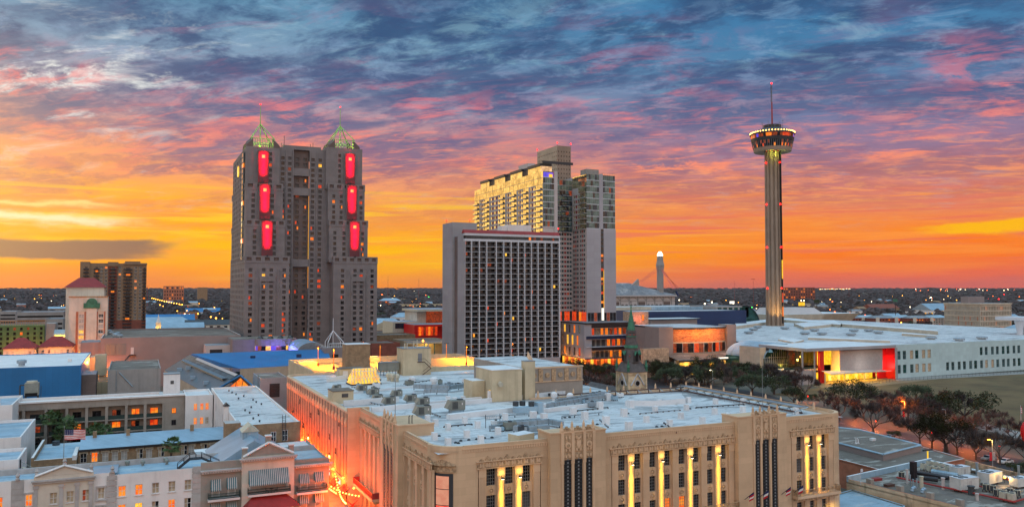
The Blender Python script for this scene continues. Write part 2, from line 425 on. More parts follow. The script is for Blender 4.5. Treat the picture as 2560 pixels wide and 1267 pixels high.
pm('hyatt_panel',(160,158,162),.7,.06,.05,joint=(60,4.1,.10))
pm('hyatt_frame',(184,176,172),.7,.06,.1)
pm('black_panel',(34,28,32),.35,.2,.3,spec=.5)
pm('navy_panel',(34,48,74),.35,.2,.3,spec=.5)
pm('rubble_stone',(190,160,132),.95,.3,.8,joint=(.9,.5,-.35),bump=.5)
pm('brick_brown',(148,122,94),.9,.2,.6,joint=(.7,.3,-.22),streak=.25)
pm('brick_red',(134,78,64),.9,.15,.4,joint=(.7,.3,-.18))
pm('tile_red',(142,46,44),.75,.14,.5,joint=(.45,300,.25))
pm('awning_red',(176,30,30),.6,.08,.5)
pm('metal_red',(150,52,46),.6,.2,.6)
pm('red_panel',(206,20,22),.45,.05,.2)
pm('copper_green',(58,112,88),.7,.3,.6,streak=.4)
pm('slate',(92,86,84),.8,.2,.9,joint=(.35,.25,-.25))
pm('slate_red',(140,66,60),.8,.2,.9)
pm('old_stone',(206,188,156),.95,.3,.5,joint=(.9,.45,-.22),stain=(.35,.45,(.16,.14,.12,1)))
pm('condo_tan',(142,116,92),.9,.1,.2)
pm('hvac_grey',(128,132,124),.55,.1,.8,metal=.2,streak=.3)
pm('hvac_beige',(186,180,160),.6,.1,.8,streak=.25)
pm('unit_white',(198,198,192),.55,.1,.8,streak=.35)
pm('old_stucco',(196,176,144),.9,.15,.3,streak=.55,stain=(.12,.75,(.16,.14,.12,1)))
pm('hvac_dark',(62,68,72),.6,.25,3.,fine=.5)
pm('galv',(150,164,172),.45,.15,1.2,metal=.5)
pm('dark_metal',(44,44,48),.5,.2,1.)
pm('rust_iron',(84,58,48),.8,.3,1.5)
pm('rail_green',(38,58,54),.6,.2,1.)
pm('frame_grey',(120,122,124),.6,.05,.5)
pm('frame_dark',(52,54,58),.5,.1,.5)
pm('frame_white',(214,212,208),.6,.05,.5)
pm('shade_grey',(80,78,78),.4,.25,.6)
pm('shade_pale',(168,166,160),.6,.15,.8)
pm('curtain',(176,158,132),.8,.3,1.2)
pm('teal_metal',(48,92,98),.5,.1,.5)
pm('bark',(74,64,58),.95,.3,1.5)
pm('bark_pale',(128,104,92),.95,.25,1.5)
pm('twigs',(70,62,60),.95,.3,.7)
pm('twigs_red',(98,78,70),.95,.3,.7)
pm('leaf_oak',(54,64,40),.9,.5,.5)
pm('leaf_palm',(70,92,50),.7,.4,.9)
pm('pier_glow_tint',(112,58,62),.8,.1,.2,joint=(3,3.2,.12))  # grey pier tinted red, part of the red glow is painted in
pm('wood_far',(66,60,60),1.,.45,.012)
pm('car_silver',(150,156,160),.3,.03,1.,metal=.4)
pm('car_white',(208,210,210),.3,.03,1.)
pm('rubber',(22,22,24),.8,.1,1.)
pm('terracotta',(170,108,82),.85,.15,.5)
pm('steel_white',(206,210,212),.4,.05,.5)
pm('steel_green',(150,190,110),.45,.1,.5)
pm('timber',(176,128,84),.8,.2,.8)
pm('sheathing_green',(84,112,70),.85,.15,.3)
pm('pink_wall',(204,98,96),.8,.08,.2)
pm('flag_red',(190,34,44),.7,.05,1.)
pm('flag_white',(224,222,220),.7,.05,1.)
pm('flag_blue',(38,46,92),.7,.05,1.)
pm('conv_panel',(178,204,206),.6,.05,.08,joint=(2.6,2.2,.10))
pm('conv_stone',(192,180,160),.85,.10,.15,joint=(2.5,1.2,.12),streak=.12)
pm('screen_white',(176,168,164),.6,.12,2.5,fine=.4,joint=(1.2,1.6,.2))
pm('deck_floor',(128,112,86),.8,.1,.1)
pm('brown_box',(138,126,122),.85,.08,.1)
pm('dark_void',(20,18,18),.9,.2,.5)
glass('glass_dark',(34,32,36),.07)
glass('glass_blue',(38,58,72),.06,.35)
glass('glass_teal',(84,112,116),.08,.5)
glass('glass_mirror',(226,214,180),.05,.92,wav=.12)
glass('glass_green',(40,84,80),.1,.4)
glass('skylight_green',(72,92,98),.25,.3)
lit('lit_orange',(255,92,12),(255,150,36),1.0)
lit('lit_red',(214,40,10),(255,84,16),.8)
lit('lit_yellow',(255,150,30),(255,208,70),1.25)
lit('lit_dim',(90,26,10),(200,74,20),.55)
lit('lit_gold',(255,170,12),(255,206,40),1.15,.6)
lit('lamp_amber',(255,160,50),(255,170,60),9.)
lit('lamp_white',(255,226,170),(255,232,190),10.)
lit('lamp_red',(255,14,10),(255,20,14),10.)
lit('lamp_hot',(255,96,24),(255,110,30),9.)
lit('lamp_green',(60,255,90),(80,255,110),6.)
lit('sign_white',(255,244,224),(255,250,236),1.3)
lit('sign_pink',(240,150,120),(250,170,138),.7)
lit('screen_glow',(255,60,50),(255,120,90),1.)
lit('bulb_warm',(255,176,70),(255,190,90),12.)
lit('violet_glow',(70,60,220),(110,84,240),.9,.4)
# GROUND AND DISTANCE
mb=MB();S=26000
for i in range(-4,4):
 for j in range(-1,7):
  a=S/4
  mb.face([(i*a,j*a,0),((i+1)*a,j*a,0),((i+1)*a,(j+1)*a,0),(i*a,(j+1)*a,0)],'ground')
mb.obj('ground',kind='structure')
def block(name,label,cat,x0,x1,y0,y1,z1,wm,rm='roof_grey',z0=0.,par=.6,group=None,pt=.35,cap=None):
 """flat-roofed building: walls with a real parapet round a sunken roof"""
 t=thing(name,label,cat,((x0+x1)/2,(y0+y1)/2,z0),group)
 w=MB();cap=cap or wm
 w.box(x0,x1,y0,y0+pt,z0,z1,wm,cap);w.box(x0,x1,y1-pt,y1,z0,z1,wm,cap)
 w.box(x0,x0+pt,y0+pt,y1-pt,z0,z1,wm,cap);w.box(x1-pt,x1,y0+pt,y1-pt,z0,z1,wm,cap)
 w.obj('wall',t)
 r=MB();r.face([(x0+pt,y0+pt,z1-par),(x1-pt,y0+pt,z1-par),(x1-pt,y1-pt,z1-par),(x0+pt,y1-pt,z1-par)],rm);r.obj('roof',t)
 return t
rnd=random.Random(3)
mb=MB()
def crown_lump(mb,x,y,z,r,h,m,rnd):
 n=6;ring=[];
 top=(x+rnd.uniform(-.2,.2)*r,y,z+h)
 a0=rnd.random()*6
 r1=[(x+r*rnd.uniform(.7,1.2)*math.cos(a0+k*6.283/n),y+r*rnd.uniform(.7,1.2)*math.sin(a0+k*6.283/n),z+h*rnd.uniform(.25,.5)) for k in range(n)]
 r2=[(x+r*.6*rnd.uniform(.6,1.2)*math.cos(a0+.5+k*6.283/n),y+r*.6*rnd.uniform(.6,1.2)*math.sin(a0+.5+k*6.283/n),z+h*rnd.uniform(.7,.95)) for k in range(n)]
 r0=[(x+r*.6*math.cos(a0+k*6.283/n),y+r*.6*math.sin(a0+k*6.283/n),z) for k in range(n)]
 p=r0+r1+r2+[top]
 f=[(i,(i+1)%n,n+(i+1)%n,n+i) for i in range(n)]+[(n+i,n+(i+1)%n,2*n+(i+1)%n,2*n+i) for i in range(n)]+[(2*n+i,2*n+(i+1)%n,3*n) for i in range(n)]
 mb.mesh(p,f,m)
pm('wood_far_dark',(48,47,46),1.,.4,.02);pm('wood_far_brown',(76,68,68),1.,.4,.02)
WM=['wood_far','wood_far','wood_far_dark','wood_far_brown','wood_far']
for D,dD,stp in[(1000,500,15),(1500,700,19),(2200,1200,27),(3400,1800,40),(5200,2600,60),(7800,4000,90)]:
 wid=D*.78;N=int(2*wid/stp*dD/stp*.36)
 for k in range(N):
  d=D+rnd.random()*dD;r=rnd.uniform(-.72,.72)*d
  if d<1250 and(-.02<r/d<.33) and rnd.random()<.9:continue
  if d<1300 and r/d<-.33 and rnd.random()<.5:continue
  x,y,_=at(r,d);s=stp*rnd.uniform(.35,.62)*(1 if d<3000 else .8)
  z0=0 if d<4500 else(d-4500)*.006
  crown_lump(mb,x,y,z0-1,s,min(s*1.5,9+rnd.random()*7),rnd.choice(WM),rnd)
mb.obj('woodland',label='dark winter woodland of bare and evergreen trees filling the plain to the skyline',cat='woodland',kind='stuff')
mb=MB();n=60;pts=[]
for k in range(n+1):
 r=(-1+2*k/n)*9000;x,y,_=at(r,11500);pts.append((x,y,40+14*math.sin(k*.9)+9*math.sin(k*2.3)-(12 if k<n*.45 else 0)))
for a,b in zip(pts,pts[1:]):
 mb.face([(a[0],a[1],-5),(b[0],b[1],-5),b,a],'wood_far');mb.face([a,b,(b[0]*1.15,b[1]*1.15,-5),(a[0]*1.15,a[1]*1.15,-5)],'wood_far')
mb.obj('hills',kind='structure')
def far_house(name,px,py,D,w,d,h,wm,rm,label,cat='house',roof='gable',group=None,win=None):
 x,y,_=atd(px,py,D);m=MB()
 m.box(x-w/2,x+w/2,y-d/2,y+d/2,0,h,wm,rm)
 if roof=='gable':m.gable(x-w/2,x+w/2,y-d/2,y+d/2,h+.01,h+min(w,d)*.28,rm,'X' if w>d else 'Y',.4)
 elif roof=='hip':m.gable(x-w/2,x+w/2,y-d/2,y+d/2,h+.01,h+min(w,d)*.28,rm,'X' if w>d else 'Y',.5,min(w,d)*.45)
 else:
  m.box(x-w/2,x+w/2,y-d/2,y-d/2+.4,h,h+.7,wm);m.box(x-w/2,x-w/2+.4,y-d/2+.4,y+d/2,h,h+.7,wm)
 if win:
  nx,nz,wmz=win
  for a0,a1 in spans(x-w/2,x+w/2,nx,.45):
   for b0,b1 in spans(.5,h,nz,.5):m.face([(a0,y-d/2-.05,b0),(a1,y-d/2-.05,b0),(a1,y-d/2-.05,b1),(a0,y-d/2-.05,b1)],wmz if rnd.random()<.75 else 'lit_orange')
 return m.obj(name,label=label,cat=cat,group=group)
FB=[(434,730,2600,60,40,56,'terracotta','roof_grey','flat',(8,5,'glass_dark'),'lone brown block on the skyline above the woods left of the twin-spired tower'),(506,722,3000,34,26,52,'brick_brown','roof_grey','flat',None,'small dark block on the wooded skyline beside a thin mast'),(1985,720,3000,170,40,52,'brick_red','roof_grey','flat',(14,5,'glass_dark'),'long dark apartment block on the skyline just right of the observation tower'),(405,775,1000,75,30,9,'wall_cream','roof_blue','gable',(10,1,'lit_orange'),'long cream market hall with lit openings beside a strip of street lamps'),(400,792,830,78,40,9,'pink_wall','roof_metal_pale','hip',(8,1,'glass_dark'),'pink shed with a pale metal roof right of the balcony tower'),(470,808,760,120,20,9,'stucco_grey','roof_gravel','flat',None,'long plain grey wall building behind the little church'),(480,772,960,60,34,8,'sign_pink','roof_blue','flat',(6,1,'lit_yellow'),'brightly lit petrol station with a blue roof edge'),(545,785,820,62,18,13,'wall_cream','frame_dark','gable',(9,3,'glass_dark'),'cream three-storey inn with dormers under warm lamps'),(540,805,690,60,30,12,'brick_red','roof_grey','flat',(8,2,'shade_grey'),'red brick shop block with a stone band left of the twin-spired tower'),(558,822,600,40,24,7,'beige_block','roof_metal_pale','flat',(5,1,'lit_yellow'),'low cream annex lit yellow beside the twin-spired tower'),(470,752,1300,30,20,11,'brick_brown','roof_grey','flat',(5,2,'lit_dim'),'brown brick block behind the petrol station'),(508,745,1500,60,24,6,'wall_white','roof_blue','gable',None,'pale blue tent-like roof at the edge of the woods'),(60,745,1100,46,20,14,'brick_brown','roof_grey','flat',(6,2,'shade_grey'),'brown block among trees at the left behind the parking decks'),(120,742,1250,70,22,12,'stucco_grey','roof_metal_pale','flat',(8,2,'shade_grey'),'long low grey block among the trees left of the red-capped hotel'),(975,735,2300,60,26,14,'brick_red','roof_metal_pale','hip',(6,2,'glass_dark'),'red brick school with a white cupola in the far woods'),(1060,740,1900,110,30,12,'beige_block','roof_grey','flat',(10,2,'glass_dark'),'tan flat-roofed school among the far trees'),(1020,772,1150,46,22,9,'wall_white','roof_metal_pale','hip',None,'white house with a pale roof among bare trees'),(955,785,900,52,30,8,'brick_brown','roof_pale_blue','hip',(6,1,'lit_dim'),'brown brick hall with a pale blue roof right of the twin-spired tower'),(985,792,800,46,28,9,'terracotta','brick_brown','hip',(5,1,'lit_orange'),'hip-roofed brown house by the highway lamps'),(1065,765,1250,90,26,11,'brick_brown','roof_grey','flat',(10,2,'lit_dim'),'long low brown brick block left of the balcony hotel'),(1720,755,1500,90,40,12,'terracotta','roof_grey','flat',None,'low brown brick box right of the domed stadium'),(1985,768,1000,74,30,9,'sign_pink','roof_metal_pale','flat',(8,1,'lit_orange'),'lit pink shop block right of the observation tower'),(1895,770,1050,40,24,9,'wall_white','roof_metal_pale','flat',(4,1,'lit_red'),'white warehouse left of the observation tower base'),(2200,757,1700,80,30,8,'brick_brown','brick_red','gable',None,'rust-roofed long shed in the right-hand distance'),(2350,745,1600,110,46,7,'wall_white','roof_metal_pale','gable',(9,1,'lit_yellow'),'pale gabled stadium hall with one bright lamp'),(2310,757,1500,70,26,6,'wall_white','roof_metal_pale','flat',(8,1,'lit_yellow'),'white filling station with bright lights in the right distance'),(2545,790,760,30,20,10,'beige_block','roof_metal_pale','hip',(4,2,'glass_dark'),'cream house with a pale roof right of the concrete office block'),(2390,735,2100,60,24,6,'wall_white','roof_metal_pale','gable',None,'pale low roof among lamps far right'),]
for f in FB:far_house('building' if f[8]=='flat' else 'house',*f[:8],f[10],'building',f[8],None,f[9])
hr=random.Random(11)
for k in range(70):
 D=hr.uniform(1050,2700);r=hr.uniform(-.66,.66)*D;x,y,_=at(r,D)
 px=1280+2000*r/D
 if 560<px<940 or 1110<px<1700:continue
 m=MB();w,d,h=hr.uniform(14,34),hr.uniform(10,18),hr.uniform(7,12)
 m.box(x-w/2,x+w/2,y-d/2,y+d/2,0,h,hr.choice(['wall_white','wall_cream','brick_brown','stucco_grey','terracotta']))
 m.gable(x-w/2,x+w/2,y-d/2,y+d/2,h+.01,h+3.5,hr.choice(['roof_metal_pale','roof_grey','brick_brown','roof_metal_pale']),'X',.5)
 m.obj('house',label='small gabled house half hidden among the far woods',cat='house',group='houses scattered through the distant woods')
for k,(px,w,wm) in enumerate([(2120,34,'brick_red'),(2160,30,'terracotta'),(2200,36,'brick_red'),(2245,34,'pink_wall'),(2290,34,'brick_red'),(2332,34,'stucco_grey')]):
 x,y,_=atd(px,770,1000+12*(k%2));t=thing('apartment_block',['red brick apartment block farthest left of the row beyond the convention roofs','brown apartment block between two red ones in the far row','red apartment block with a pale bay in the middle of the far row','pink apartment block in the far row','red apartment block beside a grey one in the far row','grey apartment block at the right end of the far row'][k],'apartments',(x,y,0),'apartment row beyond the convention centre')
 m=MB();ws=wall(m,'Y',y-9,x-w/2,x+w/2,0,13,spans(x-w/2,x+w/2,7,.42),spans(.8,12.2,4,.45),wm,.25)
 m.box(x-w/2,x+w/2,y-8.7,y+9,0,12.99,wm);m.box(x-w/2-.2,x-w/2+5,y-10,y-8.97,0,14,'wall_cream');m.obj('wall',t)
 m=MB();m.gable(x-w/2,x+w/2,y-9,y+9,13.02,16,'roof_pale_blue' if k%2 else 'roof_grey','X',.6,4);m.obj('roof',t)
 panes(t,ws,pick(k,[(7,'glass_dark'),(2,'lit_orange'),(1,'lit_dim')]),style=None)
def lamp_mesh(name,mat,h,r,pole='dark_metal'):
 m=MB();m.cyl(0,0,0,h,.12+r*.1,pole,4);m.lathe(0,0,[(.01,h),(r*.75,h+r*.4),(r,h+r),(r*.75,h+r*1.6),(.01,h+r*2)],6,mat);return m.data(name)
LK={}
lr=random.Random(5)
def far_lamp(px,py,D=None,mat='lamp_amber',size=1.0,h=None):
 """a street lamp whose glowing head shows at this spot of the view"""
 if D is None:
  hh=h or 9.0;D=(CAM_H-hh)*2000/max(6,py-720)
 x,y,z=atd(px,py,D);hh=round(max(z,4)*2)/2;r=round(size*(.35+D*.00055),1)
 key=(mat,hh,r)
 if key not in LK:LK[key]=lamp_mesh('street_lamp',mat,hh,r)
 lab={'lamp_amber':'amber street lamp glowing in the distance','lamp_hot':'orange sodium street lamp glowing in the distance','lamp_white':'white lamp on a pole in the distance','lamp_green':'green signal light in the distance','lamp_red':'red signal light in the distance','lit_gold':'dim yellow lamp among the far trees'}[mat]
 put(LK[key],'street_lamp',None,lab,'street lamp',{'lamp_amber':'amber lamps across the plain','lamp_hot':'sodium lamps across the plain','lamp_white':'white lamps across the plain','lamp_green':'green signals across the plain','lamp_red':'red signals across the plain','lit_gold':'dim lamps in the woods'}[mat],None,(x,y,z-hh-r))
for k in range(14):far_lamp(380+k*4.5+(k*.3)**2*1.1,745+k*1.25,1500-k*40,'lamp_amber',.75)
for px,py,mt,s in[(28,826,'lamp_hot',1.5),(98,828,'lamp_hot',1.9),(91,846,'lamp_amber',1.1),(131,816,'lamp_hot',.8),(120,843,'lamp_hot',.9),(140,845,'lamp_amber',1.2),(438,729,'lamp_amber',1.6),(432,727,'lamp_amber',1.),(400,762,'lamp_amber',1.2),(466,766,'lamp_hot',1.7),(446,769,'lamp_white',1.1),(473,786,'lamp_white',1.3),(462,785,'lamp_white',1.),(467,776,'lamp_amber',.9),(495,784,'lamp_amber',1.1),(486,781,'lamp_white',1.),(443,777,'lamp_amber',.9),(527,792,'lamp_amber',1.2),(540,795,'lamp_amber',1.3),(433,817,'lamp_amber',1.1),(441,819,'lamp_amber',.8),(549,784,'lamp_amber',.9),(411,754,'lamp_green',.8),(536,768,'lamp_amber',.8),(556,796,'lamp_amber',.7),(955,738,'lamp_hot',2.4),(1000,786,'lamp_hot',1.5),(1015,791,'lamp_hot',1.2),(938,792,'lamp_hot',1.1),(1008,776,'lamp_amber',1.),(1015,780,'lamp_white',.7),(1091,758,'lamp_amber',1.2),(1092,776,'lamp_hot',1.5),(1104,778,'lamp_green',.9),(1072,742,'lamp_green',.8),(1049,763,'lamp_green',.7),(1051,759,'lamp_hot',.8),(1037,780,'lamp_white',.8),(1058,781,'lamp_white',.8),(1080,781,'lamp_white',.8),(968,804,'lamp_green',.8),(1698,750,'lamp_white',1.2),(1762,759,'lamp_white',1.4),(1780,755,'lamp_white',1.4),(1833,758,'lamp_white',1.4),(1891,771,'lamp_white',.9),(1904,765,'lamp_hot',1.3),(1880,768,'lamp_green',.8),(2003,751,'lamp_white',1.),(2010,751,'lamp_white',1.),(2081,754,'lamp_hot',1.),(2042,766,'lamp_hot',1.5),(2075,773,'lamp_hot',1.1),(2087,780,'lamp_hot',1.3),(2125,783,'lamp_hot',1.3),(2163,789,'lamp_hot',1.7),(2170,795,'lamp_white',1.8),(2191,792,'lamp_hot',2.3),(2209,800,'lamp_amber',.9),(2253,806,'lamp_amber',.9),(2276,800,'lamp_amber',.9),(2299,801,'lamp_amber',.9),(2327,745,'lamp_white',2.),(2407,748,'lamp_red',1.6),(2497,748,'lamp_red',1.6),(2470,747,'lamp_red',1.1),(2480,748,'lamp_red',1.1),(2540,750,'lamp_hot',1.3),(2548,750,'lamp_hot',1.2),(2510,736,'lamp_red',1.2),(2330,728,'lamp_white',1.4),(2355,732,'lamp_hot',1.6),(2354,726,'lamp_hot',1.6),(2205,766,'lamp_amber',1.),(2213,766,'lamp_hot',1.),(2300,762,'lamp_green',.9),(2312,761,'lamp_green',.9),(2540,813,'lamp_amber',1.2),(2550,816,'lamp_amber',1.1)]:
 far_lamp(px,py,None,mt,s*.85)
for k in range(135):
 px=lr.choice([lr.uniform(370,575),lr.uniform(945,1108),lr.uniform(1700,1910),lr.uniform(1960,2555),lr.uniform(1960,2555),lr.uniform(0,160)])
 far_lamp(px,726+42*lr.random()**1.5,None,lr.choice(['lamp_amber','lamp_amber','lamp_white','lit_gold','lamp_hot']),lr.uniform(.35,.75))
for k in range(26):far_lamp(2048+k*3.1+lr.uniform(-1,1),721.5+lr.uniform(0,1.6),4200,'lamp_white' if k%3 else 'lamp_amber',lr.uniform(.3,.6))
for k in range(24):far_lamp(2270+lr.uniform(0,285),722+lr.random()*6,3800,'lamp_white' if k%2 else 'lamp_hot',lr.uniform(.35,.7))
for px,y0,D,lab in[(369,713,1900,'thin lattice mast beside the balcony tower'),(509,716,3000,'thin mast left of the twin-spired tower'),(970,690,2600,'tall thin mast right of the twin-spired tower'),(1047,695,3000,'thin mast left of the balcony hotel'),(1836,700,2400,'lattice mast right of the domed stadium'),(1883,697,2400,'mast with a crossbar left of the observation tower'),(2033,714,3600,'slim mast at the row of far lamps'),(2122,713,3500,'slim mast right of the far lamps'),(2317,714,3500,'slim mast above the pale stadium hall')]:
 x,y,z=atd(px,y0,D);m=MB();m.cyl(x,y,0,z,.45*D/2400,'metal_red',4,.25)
 m.box(x-2,x+2,y-.3,y+.3,z*.86,z*.86+.8,'metal_red',bot=True)
 if 'crossbar' in lab:m.box(x-7,x+7,y-.4,y+.4,z-1.2,z,'metal_red',bot=True)
 m.obj('radio_mast',label=lab,cat='mast')
for px,py,D,m1,lab in[(2004,760,900,'lit_gold','yellow lit billboard right of the observation tower'),(2042,753,1000,'leaf_oak','green billboard beside the yellow one'),(2127,752,1050,'frame_dark','dark billboard on a pole above the far apartments'),(2238,751,1150,'copper_green','dull green billboard far right'),(1830,756,1200,'sign_white','white billboard left of the observation tower')]:
 x,y,z=atd(px,py,D);t=thing('billboard',lab,'billboard',(x,y,0));m=MB();m.cyl(x,y,0,z-1.8,.45,'dark_metal',6);m.obj('pole',t)
 m=MB();m.box(x-4.4,x+4.4,y-.3,y+.3,z-1.8,z+2.2,m1,bot=True);m.obj('panel',t)
# OBSERVATION TOWER
tx,ty,_=atd(1933,500,691);t=thing('observation_tower','tall fluted concrete observation tower with a round lit crown and red mast','tower',(tx,ty,0))
m=MB();nfl=12;rings=[]
N=144
def shaft_r(a,z):
 k=(a*nfl/(2*math.pi))%1;base=7.6-.9*min(1,z/170)
 return base*(1 if k<.52 else .80 if k>.6 and k<.92 else .9)
zs=[0,60,120,168];p=[]
for z in zs:p+=[(tx+shaft_r(2*math.pi*k/N,z)*math.cos(2*math.pi*k/N),ty+shaft_r(2*math.pi*k/N,z)*math.sin(2*math.pi*k/N),z) for k in range(N)]
m.mesh(p,[(j*N+i,j*N+(i+1)%N,(j+1)*N+(i+1)%N,(j+1)*N+i) for j in range(len(zs)-1) for i in range(N)],'concrete_tower');m.obj('shaft',t)
def ring(prof,mat,n=48):mm=MB();mm.lathe(tx,ty,prof,n,mat,cap=False);return mm
m=ring([(7.0,168.5),(15.2,167.6),(15.6,168.0),(16.1,171.0)],'concrete_tower');m.obj('soffit',t)
z0,z1,ra,rb=171.0,176.4,16.1,17.2
m=MB();rt=random.Random(2)
for k in range(64):
 a,b=2*math.pi*k/64,2*math.pi*(k+1)/64
 C=lambda an,r,z:(tx+r*math.cos(an),ty+r*math.sin(an),z)
 zm=173.6;rm_=16.65
 m.face([C(a,ra,z0),C(b,ra,z0),C(b,rm_,zm),C(a,rm_,zm)],rt.choice(['glass_dark','glass_dark','lit_dim','glass_dark','lit_red','lit_orange']) if k%2 else 'glass_dark')
 m.face([C(a,rm_,zm),C(b,rm_,zm),C(b,rb,z1),C(a,rb,z1)],rt.choice(['glass_dark','glass_dark','glass_dark','lit_dim']))
m.obj('window',t)
m=MB()
for k in range(64):
 a=2*math.pi*k/64;m.bar((tx+16.15*math.cos(a),ty+16.15*math.sin(a),171),(tx+17.3*math.cos(a),ty+17.3*math.sin(a),176.4),.28,'frame_grey')
m.obj('mullion',t,kind='stuff')
m=ring([(17.2,176.4),(17.5,176.5),(18.1,179.3),(17.6,179.4)],'frame_dark',64);m.obj('band',t)
m=MB()
for k in range(48):
 a,b=2*math.pi*k/48,2*math.pi*(k+1)/48
 m.face([C(a,17.6,179.4),C(b,17.6,179.4),C(b,18.1,182.2),C(a,18.1,182.2)],rt.choice(['lit_dim','lit_orange','glass_dark','violet_glow','lit_dim','lit_red','glass_dark']))
m.obj('window',t)
m=ring([(18.1,182.2),(18.9,182.3),(19.0,183.2),(18.4,183.6),(11.5,187.4),(7.5,188.6),(7.5,191.2),(5.0,191.4),(.1,191.6)],'frame_dark',64);m.obj('roof',t)
lb=MB();bl=lb;lb.lathe(0,0,[(.01,-.55),(.5,0),(.01,.55)],6,'bulb_warm');bulb=lb.data('lamp')
for k in range(46):
 a=2*math.pi*k/46;put(bulb,'lamp',t,loc=(18.5*math.cos(a),18.5*math.sin(a),184.2))
m=MB();m.cyl(tx,ty,191.4,212,.75,'metal_red',6,.5);m.cyl(tx,ty,212,227.5,.45,'frame_grey',4,.35)
for k in range(14):m.box(tx-1.3,tx+.4,ty-.2,ty+.2,211.5+k*1.15,211.9+k*1.15,'frame_dark',bot=True)
m.obj('mast',t)
m=MB();m.lathe(tx,ty,[(.05,227.4),(.9,228.2),(.05,229)],6,'lamp_red');m.obj('beacon',t)
m=MB()
for k,a in enumerate([.4,1.1,2.0,2.9,3.6,4.2,4.7,5.3,5.9]):
 q=(tx+9*math.cos(a),ty+9*math.sin(a));h=191+(k*37%5)*1.1;m.bar((*q,187.5),(*q,h),.22,'frame_grey');m.bar((q[0]-1,q[1],h-1),(q[0]+1,q[1],h-1),.2,'frame_grey')
m.obj('antenna',t)
fx,fy=-math.sin(YAW),-math.cos(YAW);rx_,ry_=math.cos(YAW),-math.sin(YAW)
for sd,zz in[(-.92,158),(.55,158),(-.92,122),(.55,122),(-.92,85),(.55,85),(.78,85),(-.92,50),(.55,50)]:
 q=(tx+rx_*7.6*sd+fx*7.9*math.sqrt(max(.05,1-sd*sd)),ty+ry_*7.6*sd+fy*7.9*math.sqrt(max(.05,1-sd*sd)))
 m=MB();m.lathe(*q,[(.05,zz-.8),(.8,zz),(.05,zz+.8)],6,'lamp_red');m.obj('beacon',t)
m=MB()
sx,sy=tx+rx_*4.6+fx*6.35,ty+ry_*4.6+fy*6.35
m.box(sx-.55,sx+.55,sy-.5,sy+.5,20,168,'dark_void');m.obj('lift_shaft',t)
for za,zb,mt in[(58,74,'lit_gold'),(26,34,'lit_orange'),(38,46,'lit_red')]:
 m=MB();m.box(sx-.7,sx+.5,sy-.65,sy-.5,za,zb,mt,bot=True);m.obj('lift_window',t)
for k in range(3):
 a=YAW+R(-90-55+55*k);q=(tx+13*math.cos(-a-R(0)),ty+0)
 d_=Vector((fx,fy,0));s_=Vector((rx_,ry_,0));q=Vector((tx,ty,0))+d_*15+s_*(-9+9*k)
 lamp('SPOT',q+Vector((0,0,20)),12000,(1,.6,.16),.5,Vector((tx,ty,44)),50,t)
 q2=Vector((tx,ty,0))+d_*9.2+s_*(-5+5*k);lamp('POINT',q2+Vector((0,0,165.6)),900,(.8,1,.12),.3,None,60,t)
# TWIN-SPIRED HOTEL TOWER
t=thing('hotel_tower','twin-spired grey granite hotel tower with red-lit piers and green spires','hotel',(95,500,0))
FP=3.24
HT=pick(1,[(60,'shade_grey'),(16,'glass_dark'),(10,('shade_grey','glass_dark')),(2.5,'lit_orange'),(2.5,'lit_red'),(3,('lit_red','shade_grey')),(1.5,'lit_yellow'),(3,'lit_dim'),(3,('shade_grey','lit_orange'))])
wins=[];w=MB()
def rows(z0,z1,h=2.0):return[(z0+FP*k+.7,z0+FP*k+.7+h) for k in range(int((z1-z0)/FP))]
def tier(xl,xr,yf,z0,z1,cols,yb=512,side=None,mat='concrete_mauve',depth=.55,recess=None,ledge=True):
 ws=wall(w,'Y',yf,xl,xr,z0,z1,cols,rows(z0,z1-1.2),mat,depth)
 ws+=wall(w,'X',xl,yf,yb,z0,z1,side or[],rows(z0,z1-1.2),mat,depth)
 w.face([(xr,yf,z0),(xr,yb,z0),(xr,yb,z1),(xr,yf,z1)],mat);w.face([(xl,yf,z1),(xr,yf,z1),(xr,yb,z1),(xl,yb,z1)],'roof_grey');w.face([(xl,yb,z0),(xr,yb,z0),(xr,yb,z1),(xl,yb,z1)],mat)
 return ws
LS=lambda y0,y1,n:spans(y0,y1,n,.36)
wins+=tier(55.6,80.8,486,0.6,65.5,[(57.8,59.9),(65.2,67.2),(69.5,71.5),(76.9,78.9)],566,LS(489,566,9))
wins+=tier(56.0,78.5,489,65.5,87,[(60.2,62.2),(71.3,73.3)],566,LS(507,566,6))
wins+=tier(56.2,77.4,491,87,109,[(59.4,61.4),(70.2,72.2)],566,LS(507,566,6))
wins+=tier(56.4,75.6,493,109,134,[(69.3,71.1)],566,LS(507,566,6))
wins+=tier(107,134.2,486,0.6,65.8,[(111.6,113.6),(119.2,121.2),(123.2,125.2),(130,132)],530)
wins+=tier(104.8,128.8,489,65.8,88.5,[(107.4,109.2),(113,115),(124.6,126.4)],530)
wins+=tier(104.4,127.2,491,88.5,111,[(107.0,108.8),(111.6,113.4),(124.0,125.8)],530)
wins+=tier(103.4,126,493,111,137,[(110.9,112.6)],530)
CC=[(76.9,78.9),(81,83),(94.9,97),(99.4,101.5)]
wins+=wall(w,'Y',496,75.7,84.4,0.6,134.4,CC[:2],rows(4,131),'concrete_mauve',.5)
wins+=wall(w,'Y',496,93.8,107.1,0.6,134.4,CC[2:],rows(4,131),'concrete_mauve',.5)
wins+=wall(w,'Y',497.6,84.4,93.8,0.6,134.4,[(85.8,87.9),(90.4,92.5)],rows(4,131),'concrete_dark',.5)
for zb in(63,106.5,118.5):w.box(84.4,93.8,495.8,497.5,zb,zb+4.6,'concrete_mauve',bot=True)
w.box(75.7,103.4,496,540,134.4,135.4,'concrete_mauve','roof_grey');w.box(78,101,496.9,499,135.4,137,'concrete_mauve')
